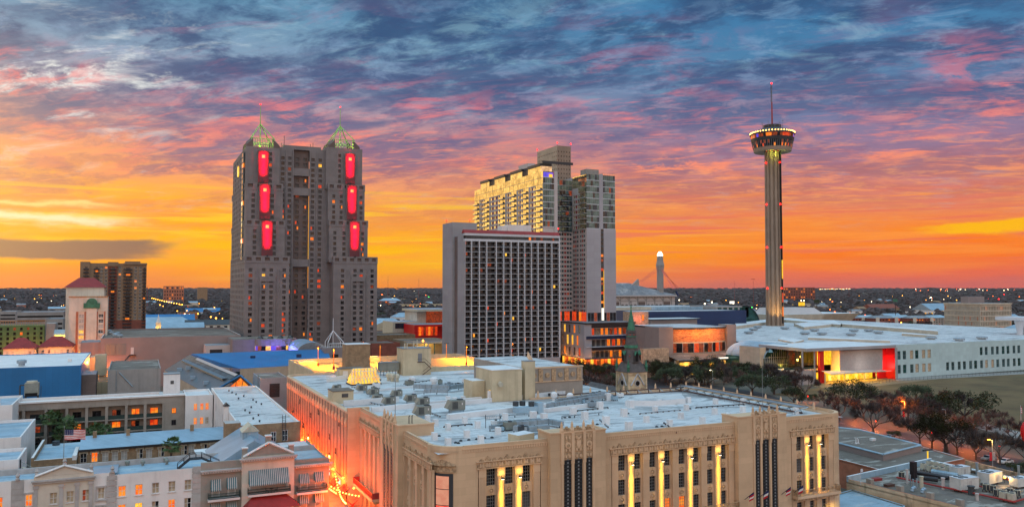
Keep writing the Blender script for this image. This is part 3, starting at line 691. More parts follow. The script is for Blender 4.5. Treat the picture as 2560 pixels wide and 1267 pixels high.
for x in(79.9,84.0,94.2,98.3):w.box(x-.35,x+.35,495.4,495.98,2,134,'concrete_mauve')
for x,z in((66.9,44),):pass
for(xa,xb) in((64.6,72.2),(118.6,125.8)):
 for xx in(xa-.7,xb):w.box(xx,xx+.7,485.5,485.98,2,54,'concrete_mauve')
 w.box(xa-.7,xb+.7,485.45,485.98,54,57,'concrete_mauve')
for x in(61.6,63.2,74,75.6,115.2,116.8,127.6):w.box(x-.2,x+.2,485.7,485.98,2,61,'concrete_mauve')
for xl,xr,yf,z in((55.4,81,485.8,65.5),(55.8,78.7,488.8,87),(56,77.6,490.8,109),(106.8,134.4,485.8,65.8),(104.6,129,488.8,88.5),(104.2,127.4,490.8,111)):
 n=int((xr-xl)/4.4)
 wall(w,'Y',yf,xl,xr,z-.8,z+3.1,spans(xl,xr,n,.55),[(z+.5,z+2.5)],'concrete_mauve',.7)
 wall(w,'X',xl,yf,yf+(78 if xl<60 else 10),z-.8,z+3.1,spans(yf,yf+(78 if xl<60 else 10),14 if xl<60 else 2,.45),[(z+.5,z+2.5)],'concrete_mauve',.7)
 w.box(xl,xr,yf+.7,yf+.72,z-.8,z+3.1,'concrete_dark');w.box(xl+.01,xr,yf-.01,yf+.74,z+3.1,z+3.4,'concrete_mauve')
w.obj('wall',t)
panes(t,wins,HT,'frame_dark',(2,1,.09))
for xa,xb,yf,z0,z1 in((62.7,68.9,490.2,112.4,131.5),(63.5,69.7,488,90.4,111.4),(64.7,71.1,486,68.9,89.6),(114.6,120.8,490.2,114.4,133.5),(115.4,121.6,488,91.9,113.4),(116.8,123,486,69.2,91)):
 m=MB();m.box(xa,xb,yf,yf+3,z0,z1,'concrete_mauve');m.box(xa+.02,xb-.02,yf-.06,yf-.003,z0+.1,z1-.1,'pier_glow_tint',bot=True);p=m.obj('pier',t)
 m=MB();m.box((xa+xb)/2-.9,(xa+xb)/2+.9,yf-.12,yf-.07,z1-4.4,z1-2.6,'lit_gold',bot=True);m.obj('window',p)
 c=((xa+xb)/2,yf-1.4,z0+.6)
 m=MB();m.box(c[0]-.4,c[0]+.4,c[1]-.3,c[1]+.3,c[2]-1.2,c[2]-.1,'dark_metal');fl=m.obj('floodlight',t)
 lamp('AREA',((xa+xb)/2,yf-2.6,(z0+z1)/2+1.6),4300,(1,.0,.04),2.2,((xa+xb)/2,yf,(z0+z1)/2+1.8),100,fl,sy=(z1-z0)*.68)
m=MB()
for k in range(20):m.box(55.3,56.0,499.5,505.5,67+k*3.24,67+k*3.24+2.6,'glass_teal' if k%7!=3 else 'lit_orange',bot=True);m.box(55.2,56.0,499.4,505.6,67+k*3.24+2.6,67+(k+1)*3.24,'concrete_mauve',bot=True)
m.obj('bay_window',t)
m=MB();m.bar((55.9,533,124),(56.39,533,124),5.4,'lit_gold',16);m.obj('clock',t)
for cx,zt,name in((66,134,'a'),(114.7,137,'b')):
 y0,y1,x0,x1=493.0,513.0,cx-9.6,cx+9.6
 for sx in(-1,1):
  for sy in(0,1):
   m=MB();xo,xi=cx+sx*9.6,cx+sx*5.9;yo,yi=(y0,y0+4.5) if sy==0 else(y1,y1-4.5)
   p=[(xo,yo,zt),(xi,yo,zt),(xi,yi,zt),(xo,yi,zt),(xo,yo,zt+1.2),(xi,yo,zt+4.6),(xi,yi,zt+6.6),(xo,yi,zt+3)]
   m.mesh(p,[(0,1,5,4),(1,2,6,5),(2,3,7,6),(3,0,4,7),(4,5,6,7)],'concrete_dark');m.obj('roof_corner',t)
 m=MB()
 for k in range(9):
  xx=cx-5.6+k*1.4;m.bar((xx,y0+.3,zt),(xx-.25,y0+2.4,zt+5.6),.26,'steel_green');m.bar((xx,y1-.3,zt),(xx,y1-2.4,zt+5.6),.26,'steel_green')
 for zz,yy in((1.6,.8),(5.6,2.4)):m.bar((cx-5.8,y0+yy,zt+zz),(cx+5.8,y0+yy,zt+zz),.32,'steel_green');m.bar((cx-5.8,y1-yy,zt+zz),(cx+5.8,y1-yy,zt+zz),.3,'steel_green')
 m.obj('cage',t)
 m=MB();ap=(cx-.6,(y0+y1)/2,zt+15.8)
 for sx in(-1,1):
  for sy in(y0+1.6,y1-1.6):
   m.bar((cx+sx*6.6,sy,zt+5.6),ap,.55,'steel_green',w1=.45);m.bar((cx+sx*6.6,sy,zt+5.6),(cx+sx*6.3,sy-(1.2 if sy<500 else-1.2),zt),.5,'steel_green')
 m.bar((cx-.6,ap[1],zt),(cx-.6,ap[1],zt+16),.5,'steel_green');m.bar((cx-.6,ap[1],zt+15.5),(cx-.6,ap[1],zt+27.5),.42,'steel_green',w1=.22);m.obj('spire',t)
 m=MB();m.lathe(cx-.6,ap[1],[(.05,zt+27.3),(.42,zt+27.8),(.05,zt+28.3)],6,'lamp_red');m.obj('beacon',t)
 for sx in(-4,4):lamp('POINT',(cx+sx,ap[1]-4,zt+1.2),2600,(.62,1,.12),.4,None,60,t)
m=MB()
for x,h in((80,9),(78.4,4.5),(96,5),(97.6,6)):m.cyl(x,505,135,135+h,.14,'frame_dark',4)
m.obj('antenna',t)
# BALCONY HOTEL
t=thing('hotel_block','grey slab hotel with a white grid of recessed balconies and a red roof edge','hotel',(175,385,0))
xl,xr,yf=147.6,201.6,372.5
px_f=[1161,1179,1198.6,1217,1241,1259.5,1278,1296,1312,1329,1345.5,1363,1380,1401]
fx_=[atY(p,700,yf)[0] for p in px_f];fx_[0],fx_[-1]=xl,xr
w=MB();RP=2.72;NR=22;zt=73.6;zb=zt-NR*RP
w.box(xl,xr,yf+1.7,386.6,0,76.4,'hotel_grey','roof_grey')
w.box(xl,xr,yf,yf+1.72,0,zb,'hotel_grey');w.box(xl,xr,yf,yf+1.72,zt,74.8,'hotel_white',bot=True);w.box(xl-.05,xr+.05,yf-.25,yf+1.74,76.4,77.6,'hotel_white',bot=True)
w.box(xl,xr,yf+.4,yf+1.74,74.8,76.4,'dark_void')
w.box(xl,xl+.5,yf,yf+1.72,zb,zt,'hotel_grey')
w.box(xl-.003,xl+20,382.4,386.62,0,76.42,'concrete_dark');w.obj('wall',t)
m=MB();m.mesh([(xl-.2,yf-.3,77.6),(xr+.2,yf-.3,77.6),(xr+.2,yf+2.2,79.5),(xl-.2,yf+2.2,79.5),(xl-.2,yf+4,77.6),(xr+.2,yf+4,77.6)],[(0,1,2,3),(3,2,5,4),(0,3,4),(1,5,2)],'tile_red');m.obj('roof_edge',t)
m=MB();m.box(xl-1.2,160,386.6,401.5,0,84,'hotel_grey','roof_grey');m.obj('stair_tower',t)
m=MB()
for x in fx_[1:-1]:m.box(x-.2,x+.2,yf-.15,yf+1.69,zb,zt,'hotel_white')
m.box(xr-.5,xr+.15,yf-.15,yf+1.69,zb,76.4,'hotel_white');m.obj('fin',t)
m=MB();rl=MB();wins=[]
for j in range(NR):
 z=zb+j*RP;m.box(xl+.5,xr-.5,yf+.06,yf+1.68,z-.08,z+.08,'hotel_white',bot=True)
 for i in range(13):
  a,b=fx_[i]+.38,fx_[i+1]-.38;rl.box(a,b,yf+.12,yf+.18,z+.16,z+.95,'frame_dark',bot=True);mid=a+(b-a)*.60
  wins.append(('Y',yf+1.6,a,mid,z+.14,z+2.5,i,j,-1));wins.append(('Y',yf+1.62,mid,b,z+.14,z+2.5,i+100,j,-1))
m.obj('balcony_slab',t);rl.obj('railing',t)
q1=pick(4,[(34,'glass_blue'),(22,'glass_dark'),(3,('lit_orange','glass_blue')),(2,('glass_dark','lit_yellow')),(2,'lit_dim'),(2,('lit_red','glass_dark')),(16,'frame_dark')])
panes(t,wins,lambda wn:'dark_void' if wn[6]>=100 else q1(wn),'frame_dark',(2,1,.07))
m=MB()
for i,(a0,a1) in enumerate(spans(xl+.4,xr-.4,39,.9)):m.box(a0,a1,yf+.3,yf+.38,74.85,76.35,'lit_orange' if i in(26,) else('lit_dim' if i in(28,31,36) else 'glass_blue'),bot=True)
m.obj('strip_window',t)
m=MB();m.box(175,188.4,380,386,76.45,83.2,'wall_white','roof_white');m.box(171.5,174.95,381,386,76.45,82.6,'wall_white','roof_white');m.obj('penthouse',t)
for x,y,z in((148,400,84),(159,394,84),(201,373,79.5)):
 m=MB();m.cyl(x,y,z,z+1.6,.08,'dark_metal',4);m.lathe(x,y,[(.05,z+1.5),(.35,z+1.9),(.05,z+2.3)],6,'lamp_red');m.obj('beacon',t)
# GLASS-TOPPED TOWER
t=thing('glass_hotel','tall glass-topped hotel and apartment tower with gold reflections and a stone podium','hotel',(260,460,0))
X1,X1B,YF,YN,X2,X3,ZT,ZC=231.8,242.1,450.7,469.9,263.8,285.9,124.4,88.7
H3=3.46
def Yx(zx,xw=X1):return atX(1180+zx/5.07,470,xw)[0]
w=MB();gl=[];gw=[];bal=[];spn=MB();redp=[]
def balc(*bx):
 m=MB()
 for b in bx:m.box(*b[:6],b[6],bot=True)
 bal.append(m)
yfar=Yx(28)
w.box(X1+.35,X1B,YF+.35,yfar,0,ZT-.05,'hyatt_frame','roof_grey')
w.box(X1B,X2,YN+.35,YN+60,0,ZT-2.06,'hyatt_frame','roof_grey');w.box(X2+.35,X3,YF+.35,YN+22,0,ZT-.03,'hyatt_frame','roof_grey')
zts=ZT-1.0
nfl=24
def glassband(ax,c,a0,a1,z0,z1,n,lst,hb=.28):
 for(b0,b1) in spans(a0,a1,n,.94):lst.append((ax,c,b0,b1,z0+hb,z1,0,0,-1))
top2=ZT-2*4.2
glassband('X',X1+.25,YF+.3,yfar,top2+4.2,ZT,34,gl);glassband('X',X1+.25,YF+.3,yfar,top2,top2+4.2,34,gl)
bays=[(890,798,'b'),(795,730,'w'),(712,640,'b'),(637,578,'w'),(560,490,'b'),(487,432,'w'),(415,350,'b'),(347,228,'w'),(215,150,'b'),(150,100,'w'),(90,28,'b')]
wf=MB()
for k in range(14):
 z1=top2-k*H3;z0=z1-H3
 for n,(a,b,kind) in enumerate(bays):
  ya,yb=Yx(a),Yx(b)
  if kind=='b':
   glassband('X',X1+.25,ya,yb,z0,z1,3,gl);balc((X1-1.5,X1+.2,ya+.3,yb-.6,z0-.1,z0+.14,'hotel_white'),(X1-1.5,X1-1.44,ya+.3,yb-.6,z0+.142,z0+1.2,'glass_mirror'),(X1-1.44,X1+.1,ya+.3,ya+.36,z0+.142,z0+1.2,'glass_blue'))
  else:
   c=wall(wf,'X',X1,ya-.5,yb+.5,z0,z1,spans(ya+.3,yb-.3,5 if yb-ya>14 else 3,.88),[(z0+.9,z0+2.9)],'hyatt_frame',.25)
   for m_,cw in enumerate(c):(redp.append(cw) if(m_%2==1) else gw.append(cw))
wf.box(X1,X1+.3,YF+.3,yfar,0,top2-14*H3,'hyatt_frame')
fr=[]
for k in range(9):
 z1=ZT-k*3.95;z0=z1-3.95
 glassband('Y',YF+.25,X1+.3,X1B-2.2,z0,z1,5,fr);spn.box(X1+.2,X1B-2,YF+.02,YF+.3,z0-.12,z0+.3,'hotel_white',bot=True)
 if z0>ZC-1:
  glassband('Y',YF+.25,X2+.3,X2+9.6,z0,z1,6,fr);glassband('Y',YF+.25,X2+12.6,X3-.1,z0,z1,6,fr)
  for a,b in((X2,X2+9.7),(X2+12.5,X3)):spn.box(a,b,YF+.02,YF+.3,z0-.12,z0+.26,'hotel_white',bot=True)
for k in range(10,26):
 z1=ZT-k*3.95;z0=z1-3.95
 if z0>5:glassband('Y',YF+.25,X1+.3,X1B-2.2,z0,z1,5,fr)
w.box(X1B-2,X1B+.3,YF,YF+20,0,ZT+.4,'hyatt_frame')
for k in range(10):
 z1=ZT-2.1-k*3.5;z0=z1-3.5
 glassband('Y',YN+.25,X1B+.4,X2,z0,z1,9,fr,.35)
 if k>1:
  for a in(X1B+6.5,X1B+14):balc((a,a+5,YN-1.5,YN+.2,z0-.05,z0+.15,'hotel_white'),(a,a+5,YN-1.5,YN-1.44,z0+.152,z0+1.2,'glass_blue'))
zn=ZT-2.1-35
rws=[(zn-3.05*(k+1)+.8,zn-3.05*(k+1)+2.4) for k in range(19)]
c=wall(wf,'Y',YN,X1B,X2,28,zn,spans(X1B+1,X2-.2,10,.8),rws,'hyatt_frame',.2)
for cw in c:(redp.append(cw) if cw[6]%3==1 else fr.append(cw))
glassband('X',X2+.25,YF+.3,YN,ZT-4,ZT,7,gl);glassband('X',X2+.25,YF+.3,YN,ZT-8,ZT-4,7,gl);glassband('X',X2+.25,YF+.3,YN-8,ZT-11.8,ZT-8,4,gl)
for k in range(7):
 z1=ZT-11.8-k*3.45;z0=z1-3.45
 glassband('X',X2+.25,YF+.3,YF+9,z0,z1,4,gl);balc((X2-1.3,X2+.2,YF+.5,YF+8.6,z0-.1,z0+.12,'hotel_white'),(X2-1.3,X2-1.24,YF+.5,YF+8.6,z0+.122,z0+1.1,'glass_mirror'))
 c=wall(wf,'X',X2,YF+9.2,YN,z0,z1,spans(YF+9.6,YN-2,3,.88),[(z0+.8,z0+2.7)],'hyatt_frame',.2)
 for cw in c:(redp.append(cw) if cw[6]==1 else gw.append(cw))
rws=[(ZC-3.05*(k+1)+.6,ZC-3.05*(k+1)+2.2) for k in range(19)]
c=wall(wf,'X',X2,YF,YN,28,ZC,spans(YF+2,YF+9,3,.86)+spans(YF+10.6,YN-1,3,.86),rws,'hyatt_frame',.2)
for cw in c:(redp.append(cw) if cw[6] in(1,4) else fr.append(cw))
xs0=X2+10.7
w.box(X2+.02,xs0,YF,YF+.36,28,ZC,'hyatt_panel');w.box(xs0+2.2,X3+.2,YF,YF+.36,28,ZC,'hyatt_panel');w.box(xs0,xs0+2.2,YF+.3,YF+.37,28,ZC,'glass_dark');w.box(X2+9.7,X2+12.5,YF-.05,YF+.36,ZC,ZT+.8,'hyatt_panel')
w.box(X3-.01,X3+.2,YF+.36,YN+22,28,ZC,'hyatt_panel')
w.obj('wall',t);wf.obj('window_wall',t);spn.obj('spandrel',t);[m.obj('balcony',t) for m in bal];panes(t,redp,lambda wn:'metal_red','frame_grey',None,'red_panel',60)
cg=pick(8,[(30,'glass_mirror'),(1,'lit_orange'),(2,('glass_mirror','glass_teal'))])
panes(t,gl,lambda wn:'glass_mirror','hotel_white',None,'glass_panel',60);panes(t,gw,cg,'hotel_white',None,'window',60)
cf=pick(9,[(30,'glass_teal'),(10,'glass_blue'),(3,'glass_dark'),(1,'lit_dim')]);panes(t,fr,cf,'frame_white',None,'window',40)
m=MB()
for k in range(7):m.box(X1+1.2+.25*k,X1+1.5+.25*k,YF-.02,YF+.2,ZT-3.4+(k*31%7)*.35,ZT-2.9+(k*31%7)*.35,'violet_glow',bot=True)
m.box(X1+.5,X1+7.6,YF+.1,YF+.22,ZT-3.8,ZT-.6,'violet_glow',bot=True);m.box(X1+4.4,X1+7,YF-.02,YF+.08,ZT-3.7,ZT-1.7,'lit_gold',bot=True);m.obj('lit_lounge',t)
m=MB();m.box(xs0+.3,xs0+1.9,YF-.5,YF-.04,29,37,'sign_white',bot=True);m.box(xs0+2.0,xs0+2.2,YF-.3,YF-.04,37,62,'lit_yellow',bot=True);m.obj('light_column',t)
m=MB()
for k in range(16):m.box(xs0+.2,xs0+2,YF+.2,YF+.28,40+k*3.05,41.6+k*3.05,['lit_orange','glass_blue','lit_red','glass_blue','lit_dim'][k%5] if k<12 else 'glass_blue',bot=True)
m.obj('stair_window',t)
m=MB()
for a,b,dark in((850,690,0),(690,617,1),(615,470,0),(470,400,1),(398,268,0),(265,203,1),(200,92,0)):
 ya,yb=Yx(a),Yx(b);m.box(X1+(2.2 if dark else 1.2),X1B-1,ya,yb,ZT,ZT+(5.8 if dark else 4),'frame_dark' if dark else 'glass_mirror','roof_grey')
 if not dark:m.box(X1+.6,X1B-1,ya,yb,ZT+4.02,ZT+5.8,'frame_dark','roof_grey',True)
m.box(X1+2,X1B+14,YF+4,YF+5,ZT+5.8,ZT+7.4,'frame_dark',bot=True);m.box(X1+3,X1B-2,Yx(660),Yx(540),ZT+5.8,ZT+9,'hyatt_frame');m.obj('penthouse',t)
m=MB()
cxx,cyy=258.4,480.8;cx1=atY(1427,365,cyy)[0];cy1=atX(1343,378,cxx)[0]
q=wall(m,'X',cxx,cyy,cy1,100,147.6,spans(cyy,cy1,12,.34),[(110+3*k,111+3*k) for k in range(12)],'stucco_tan',.25,skip=lambda i,j:2<i<9 and j<11)
q+=wall(m,'Y',cyy,cxx,cx1,100,147.6,spans(cxx,cx1,5,.3),[(110+3*k,111+3*k) for k in range(12)],'concrete_tower',.25)
m.box(cxx+.3,cx1,cyy+.3,cy1,100,147.59,'concrete_tower');core=m.obj('lift_core',t)
panes(core,q,lambda wn:'glass_dark','frame_dark',None,'vent',100)
for x,y in((cxx,cyy),(cx1,cyy),(cxx,cy1)):
 m=MB();m.cyl(x,y,147.6,149,.1,'dark_metal',4);m.lathe(x,y,[(.05,148.9),(.5,149.5),(.05,150.1)],6,'lamp_red');m.obj('beacon',t)
m=MB();m.box(X2+3.6,X2+13,YF+6,YF+14,ZT,ZT+4.4,'stucco_grey','roof_grey');m.obj('roof_block',t)
m=MB()
for k in range(12):m.bar((X2+.3+k*2,YF+.5,ZT),(X2+.3+k*2,YF+.5,ZT+1.4),.09,'frame_grey')
m.bar((X2+.3,YF+.5,ZT+1.4),(X3,YF+.5,ZT+1.4),.12,'frame_grey');m.obj('roof_railing',t)
PX,PY,PXR=253.6,436.8,291.0
pyb=atX(1404,850,PX)[0]
pod=MB();wn1=[]
for f in range(4):
 z0=6.0+f*7.1;z1=z0+7.1
 if f==3:break
 off=(f%2)*2.6
 cols=spans(PY+3+off,pyb-1+off,4,.42);cols=[c for c in cols if c[1]<pyb]
 wn1+=wall(pod,'X',PX,PY,pyb,z0,z1,cols,[(z0+(.6 if f%2 else 1.2),z1-(.2 if f==1 else .8))],'hyatt_panel',.4)
 pod.box(PX+.02,PX+5.5,PY,PY+3,z0,z1-.02,'hyatt_panel',bot=True)
 pod.box(PX+1,PXR,PY+3.2,PY+40,z0,z1,'stucco_grey','roof_grey')
 bx0=PX+(5.4 if f!=1 else 1.5)
 pod.box(bx0,PXR,PY-.6,PY+3.1,z1-2.3,z1-.3,['black_panel','navy_panel','black_panel'][f],'stucco_grey',True)
 pod.box(bx0,PXR,PY-.3,PY+3.1,z1-2.6,z1-2.32,'hotel_white',bot=True)
 pod.box(bx0,PXR,PY-.5,PY+3.1,z0-.28,z0-.02,'hotel_white',bot=True)
 cl=spans(bx0+1,PXR-.5,9,.62)
 for i,(a0,a1) in enumerate(cl):
  wn1.append(('Y',PY+3.12,a0,a1,z0,z0+4.4,i,f+50,-1))
pod.box(PX+1,PXR,PY+3,PY+40,0,6,'dark_void');pod.box(PX,PXR,PY-.6,PY+2,5.4,6,'navy_panel',bot=True)
pod.box(PX,PXR+1,PY-.6,PY+42,27.3,28.2,'black_panel','roof_grey',True)
pod.box(PX+2,X3+6,PY+6,YF+.34,28.2,28.4,'roof_grey');pod.obj('podium_wall',t)
pw=pick(12,[(5,'lit_orange'),(3,'lit_yellow'),(3,'lit_red'),(4,'shade_grey'),(3,'curtain'),(2,'lit_dim')])
pw2=pick(13,[(2,'lit_orange'),(2,'curtain'),(5,'shade_grey')])
panes(t,wn1,lambda wn:pw2(wn) if wn[7]==50 else pw(wn),'frame_dark',(2,1,.14))
m=MB()
for i,(a0,a1) in enumerate(spans(PX+1,PXR-1,14,.9)):m.box(a0,a1,PY+2.8,PY+2.9,.6,5,['lit_orange','lit_red','lit_yellow','lit_red','lit_dim'][i%5],bot=True)
for i,(a0,a1) in enumerate(spans(PY+3,pyb,10,.9)):m.box(PX+.6,PX+.7,a0,a1,.6,5.6,['lit_yellow','lit_red','lit_orange'][i%3],bot=True)
m.obj('shopfront',t)
m=MB()
for i,(a0,a1) in enumerate(spans(X2+.5,X3,9,.9)):m.box(a0,a1,YF-.1,YF-.02,28.5,34,['glass_dark','glass_dark','lit_dim','glass_dark'][i%4],bot=True)
for i,(a0,a1) in enumerate(spans(YF+.5,YN+8,8,.86)):m.box(X2-.1,X2-.02,a0,a1,28.5,34.4,['lit_red','lit_red','lit_orange','glass_green'][i%4],bot=True)
for i,(a0,a1) in enumerate(spans(PX,X2-.2,5,.86)):m.box(a0,a1,YN-.2,YN-.1,28.5,34.4,['lit_red','glass_green','lit_red'][i%3],bot=True)
m.obj('bar_window',t)
for k in range(6):lamp('POINT',(PX+3+6*k,PY-3,4),700,(1,.35,.08),.5,None,60,t)
for k in range(2):lamp('POINT',(PX-4,PY+8+14*k,5),1500,(1,.35,.08),.5,None,60,t)
t=thing('stone_wall','tall rubble stone wall stepping down behind the green church spire','wall',(300,440,0))
m=MB();m.prism([(PXR+.4,PY+3),(PXR+13,PY+3),(PXR+13,PY+14),(PXR+.4,PY+14)],0,34.5,'rubble_stone','roof_grey');m.box(257,274.5,377,380,0,16,'rubble_stone');m.obj('masonry',t)
m=MB();m.box(PXR+8,PXR+9.4,PY+2.7,PY+2.95,29,32.6,'lit_orange',bot=True);m.obj('slot_window',t)
lamp('POINT',(PXR+5,PY-1,30),1200,(1,.2,.12),.4,None,60,t)
# DEPARTMENT STORE IN THE FOREGROUND
ds=thing('department_store','big cream limestone department store with carved pylons, lit pilasters and a white roof','store',(80,140,0))
XL,YF,XR,YB,ZP,ZR=40.8,114.4,125.0,162.0,26.0,25.0
RC=3.6
ROWS=[(19.5-4.05*k,22.1-4.05*k) for k in range(5)]
wm=MB();dw=[];car=MB();pil=MB();grl=MB();fin_list=[]
def xs(pxs,py=1190):return[atY(p,py,YF)[0] for p in pxs]
def section(ax,c,a0,a1,cols,za=2.0):
 """wall with one recessed bay of windows between fluted pilasters, carved frieze and crest"""
 band=MB()
 w0,w1=cols[0][0]-1.6,cols[-1][1]+1.6
 dw.extend(wall(wm,ax,c+.45,w0,w1,za,22.45,cols,ROWS[::-1],'limestone_plain',.35))
 for(b0,b1) in((a0,w0),(w1,a1)):wall(wm,ax,c,b0,b1,za,22.45,[],[],'limestone',.1)
 for b in(w0,w1):
  P=lambda z,cc:wpt(ax,cc,b,z);wm.face([P(za,c),P(22.45,c),P(22.45,c+.45),P(za,c+.45)],'limestone')
 wall(wm,ax,c,a0,a1,22.45,ZP,[],[],'limestone',.1)
 def bx(mm,b0,b1,d0,d1,z0,z1,m):
  if ax=='Y':mm.box(b0,b1,c+d0,c+d1,z0,z1,m,bot=True)
  else:mm.box(c+d0,c+d1,b0,b1,z0,z1,m,bot=True)
 bx(car,w0-.2,w1+.2,-.16,-.003,22.4,23.35,'carved');bx(band,w0-.35,w1+.35,-.28,-.004,23.35,23.5,'limestone_plain');bx(band,w0-.2,w1+.2,-.2,-.003,22.28,22.4,'limestone_plain')
 n=max(4,int((w1-w0)/1.0))
 for k in range(n):
  b=w0+(w1-w0)*(k+.5)/n;h=.72 if k%3==1 else .38;r=.42 if k%3==1 else .34
  for q,(dw_,dh) in enumerate(((1,.45),(.62,.75),(.3,1))):bx(car,b-r*dw_,b+r*dw_,-.2+.03*q,-.005,23.5+(0 if q==0 else h*(.45,.45,.75)[q]),23.5+h*dh,'carved')
  for sgn in(-.22,.22):bx(car,b+sgn-.1,b+sgn+.1,-.26,-.16,22.55,23.2,'limestone_plain');
  bx(car,b-.07,b+.07,-.24,-.16,22.6,23.0,'limestone_plain')
 nd=int((a1-a0)/.42)
 for k in range(nd):bx(band,a0+(k+.2)*(a1-a0)/nd,a0+(k+.75)*(a1-a0)/nd,-.07,-.002,25.0,25.45,'limestone_plain')
 bx(band,a0,a1,-.09,-.002,25.45,25.55,'limestone_plain');band.obj('dentil_band',ds)
 return w0,w1
def pilaster(ax,c,b0,b1,za=2.0,zb=22.27):
 n=max(3,int((b1-b0)/.2));
 for k in range(n):
  u0=b0+(b1-b0)*(k+.12)/n;u1=b0+(b1-b0)*(k+.88)/n
  if ax=='Y':pil.box(u0,u1,c-.02,c+.449,za,zb-1.3,'limestone_plain')
  else:pil.box(c-.02,c+.449,u0,u1,za,zb-1.3,'limestone_plain')
 if ax=='Y':pil.box(b0,b1,c+.02,c+.446,za,zb,'limestone_plain');pil.box(b0-.04,b1+.04,c-.06,c+.45,zb-1.28,zb,'limestone_plain',bot=True)
 else:pil.box(c+.02,c+.446,b0,b1,za,zb,'limestone_plain');pil.box(c-.06,c+.45,b0-.04,b1+.04,zb-1.28,zb,'limestone_plain',bot=True)
STAR=[]
def star(ax,c,b,z,s=.55):STAR.append((ax,c,b,z,s))
colsA=[tuple(xs(p)) for p in((1219,1242),(1264,1286),(1308,1329.5))]
colsC=[tuple(xs(p)) for p in((1549,1567),(1588,1606),(1626,1643),(1663,1680),(1699,1716.5),(1735,1752),(1770,1786.5),(1804.5,1820))]
colsE=[tuple(xs(p)) for p in((1995,2010),(2026,2040),(2056,2070))]
lits=[]
for a0,a1,cols,ll in((XL+RC+.6,59.6,colsA,(0,1)),(69.8,97.4,colsC,(0,2,4,6)),(108.7,XR-RC,colsE,(0,1))):
 w0,w1=section('Y',YF,a0,a1,cols)
 pilaster('Y',YF,w0+.15,cols[0][0]-.3);pilaster('Y',YF,cols[-1][1]+.3,w1-.15)
 for i in range(len(cols)-1):
  g0,g1=cols[i][1],cols[i+1][0];m0=(g0+g1)/2;hw=min(.62,(g1-g0)/2-.12)
  pilaster('Y',YF,m0-hw,m0+hw)
  if i in ll:lits.append((m0,YF))
 for(b0,b1) in cols:
  for k in range(4):star('Y',YF+.45,(b0+b1)/2,ROWS[k][0]-.75)
colsF=[(117.9,119.5),(121.4,123.0),(124.8,126.3),(128.2,129.8)];colsG=[(146.7,148.2),(149.9,151.4),(153.0,154.5),(156.3,157.9)]
for a0,a1,cols in((YF+RC+.4,130.6,colsF),(141.6,160.2,colsG)):
 w0,w1=section('X',XL,a0,a1,cols)
 pilaster('X',XL,w0+.15,cols[0][0]-.3);pilaster('X',XL,cols[-1][1]+.3,w1-.15)
 for i in range(3):
  m0=(cols[i][1]+cols[i+1][0])/2;pilaster('X',XL,m0-.55,m0+.55)
 for(b0,b1) in cols:
  for k in range(4):star('X',XL+.45,(b0+b1)/2,ROWS[k][0]-.75)
def arc(cx,cy,r,a0,a1,n):return[(cx+r*math.cos(R(a0+(a1-a0)*k/n)),cy+r*math.sin(R(a0+(a1-a0)*k/n))) for k in range(n+1)]
def curved(mm,pts,z0,z1,m):
 for a,b in zip(pts,pts[1:]):mm.face([(*a,z0),(*b,z0),(*b,z1),(*a,z1)],m)
cL=arc(XL+RC+.6,YF+RC+.4,RC+.35,182,268,14);cL[0]=(XL,YF+RC+.4);cL[-1]=(XL+RC+.6,YF)
curved(wm,cL,2,ZP,'limestone')
cR=arc(XR-RC,YF+RC,RC,270,360,12);curved(wm,cR,2,ZP,'limestone')
wm.face([(XR,YF+RC,2),(XR,YB,2),(XR,YB,ZP),(XR,YF+RC,ZP)],'limestone')
for pts in(cL[1:-1],cR[1:-1]):
 band=MB()
 for a,b in zip(pts,pts[1:]):
  d=Vector((b[0]-a[0],b[1]-a[1],0));nrm=Vector((d.y,-d.x,0)).normalized()*.07
  for k in range(2):
   f0,f1=.1+.5*k,.38+.5*k;P0=Vector((*a,0))+d*f0+nrm;P1=Vector((*a,0))+d*f1+nrm
   band.face([(P0.x,P0.y,25),(P1.x,P1.y,25),(P1.x,P1.y,25.45),(P0.x,P0.y,25.45)],'limestone_plain')
 band.obj('dentil_band',ds)
so=arc(XL+RC+.6,YF+RC+.4,RC+.47,202,250,10)
m=MB();curved(m,so,2,22.0,'frame_dark');m.obj('corner_window',ds)
for k,(z0,z1,mt) in enumerate(((19.7,21.6,'sign_pink'),(17.3,19.6,'sign_pink'),(14.5,17.2,'screen_glow'),(11.2,14.4,'sign_pink'))):
 so2=arc(XL+RC+.6,YF+RC+.4,RC+.50,211,241,8);m=MB();curved(m,so2,z0,z1,mt);m.obj('screen',ds)
so3=arc(XL+RC+.6,YF+RC+.4,RC+.55,196,256,12);curved(car,so3,22.2,23.2,'carved')
for k,q in enumerate(so3[1:-1]):
 h=.9-abs(k-5)*.12;car.cyl(q[0],q[1],23.2,23.2+max(.25,h),.32,'carved',6,.12)
m=MB();m.box(XR+.05,XR+.5,YF+4,YF+6,4,20,'frame_dark',bot=True);sb=m.obj('vertical_sign',ds)
m=MB();m.box(XR+.1,XR+.75,YF+3.8,YF+4,14.4,17.6,'lamp_red',bot=True);m.box(XR+.1,XR+.6,YF+3.8,YF+4,18.6,21.5,'screen_glow',bot=True);m.obj('lit_letter',ds)
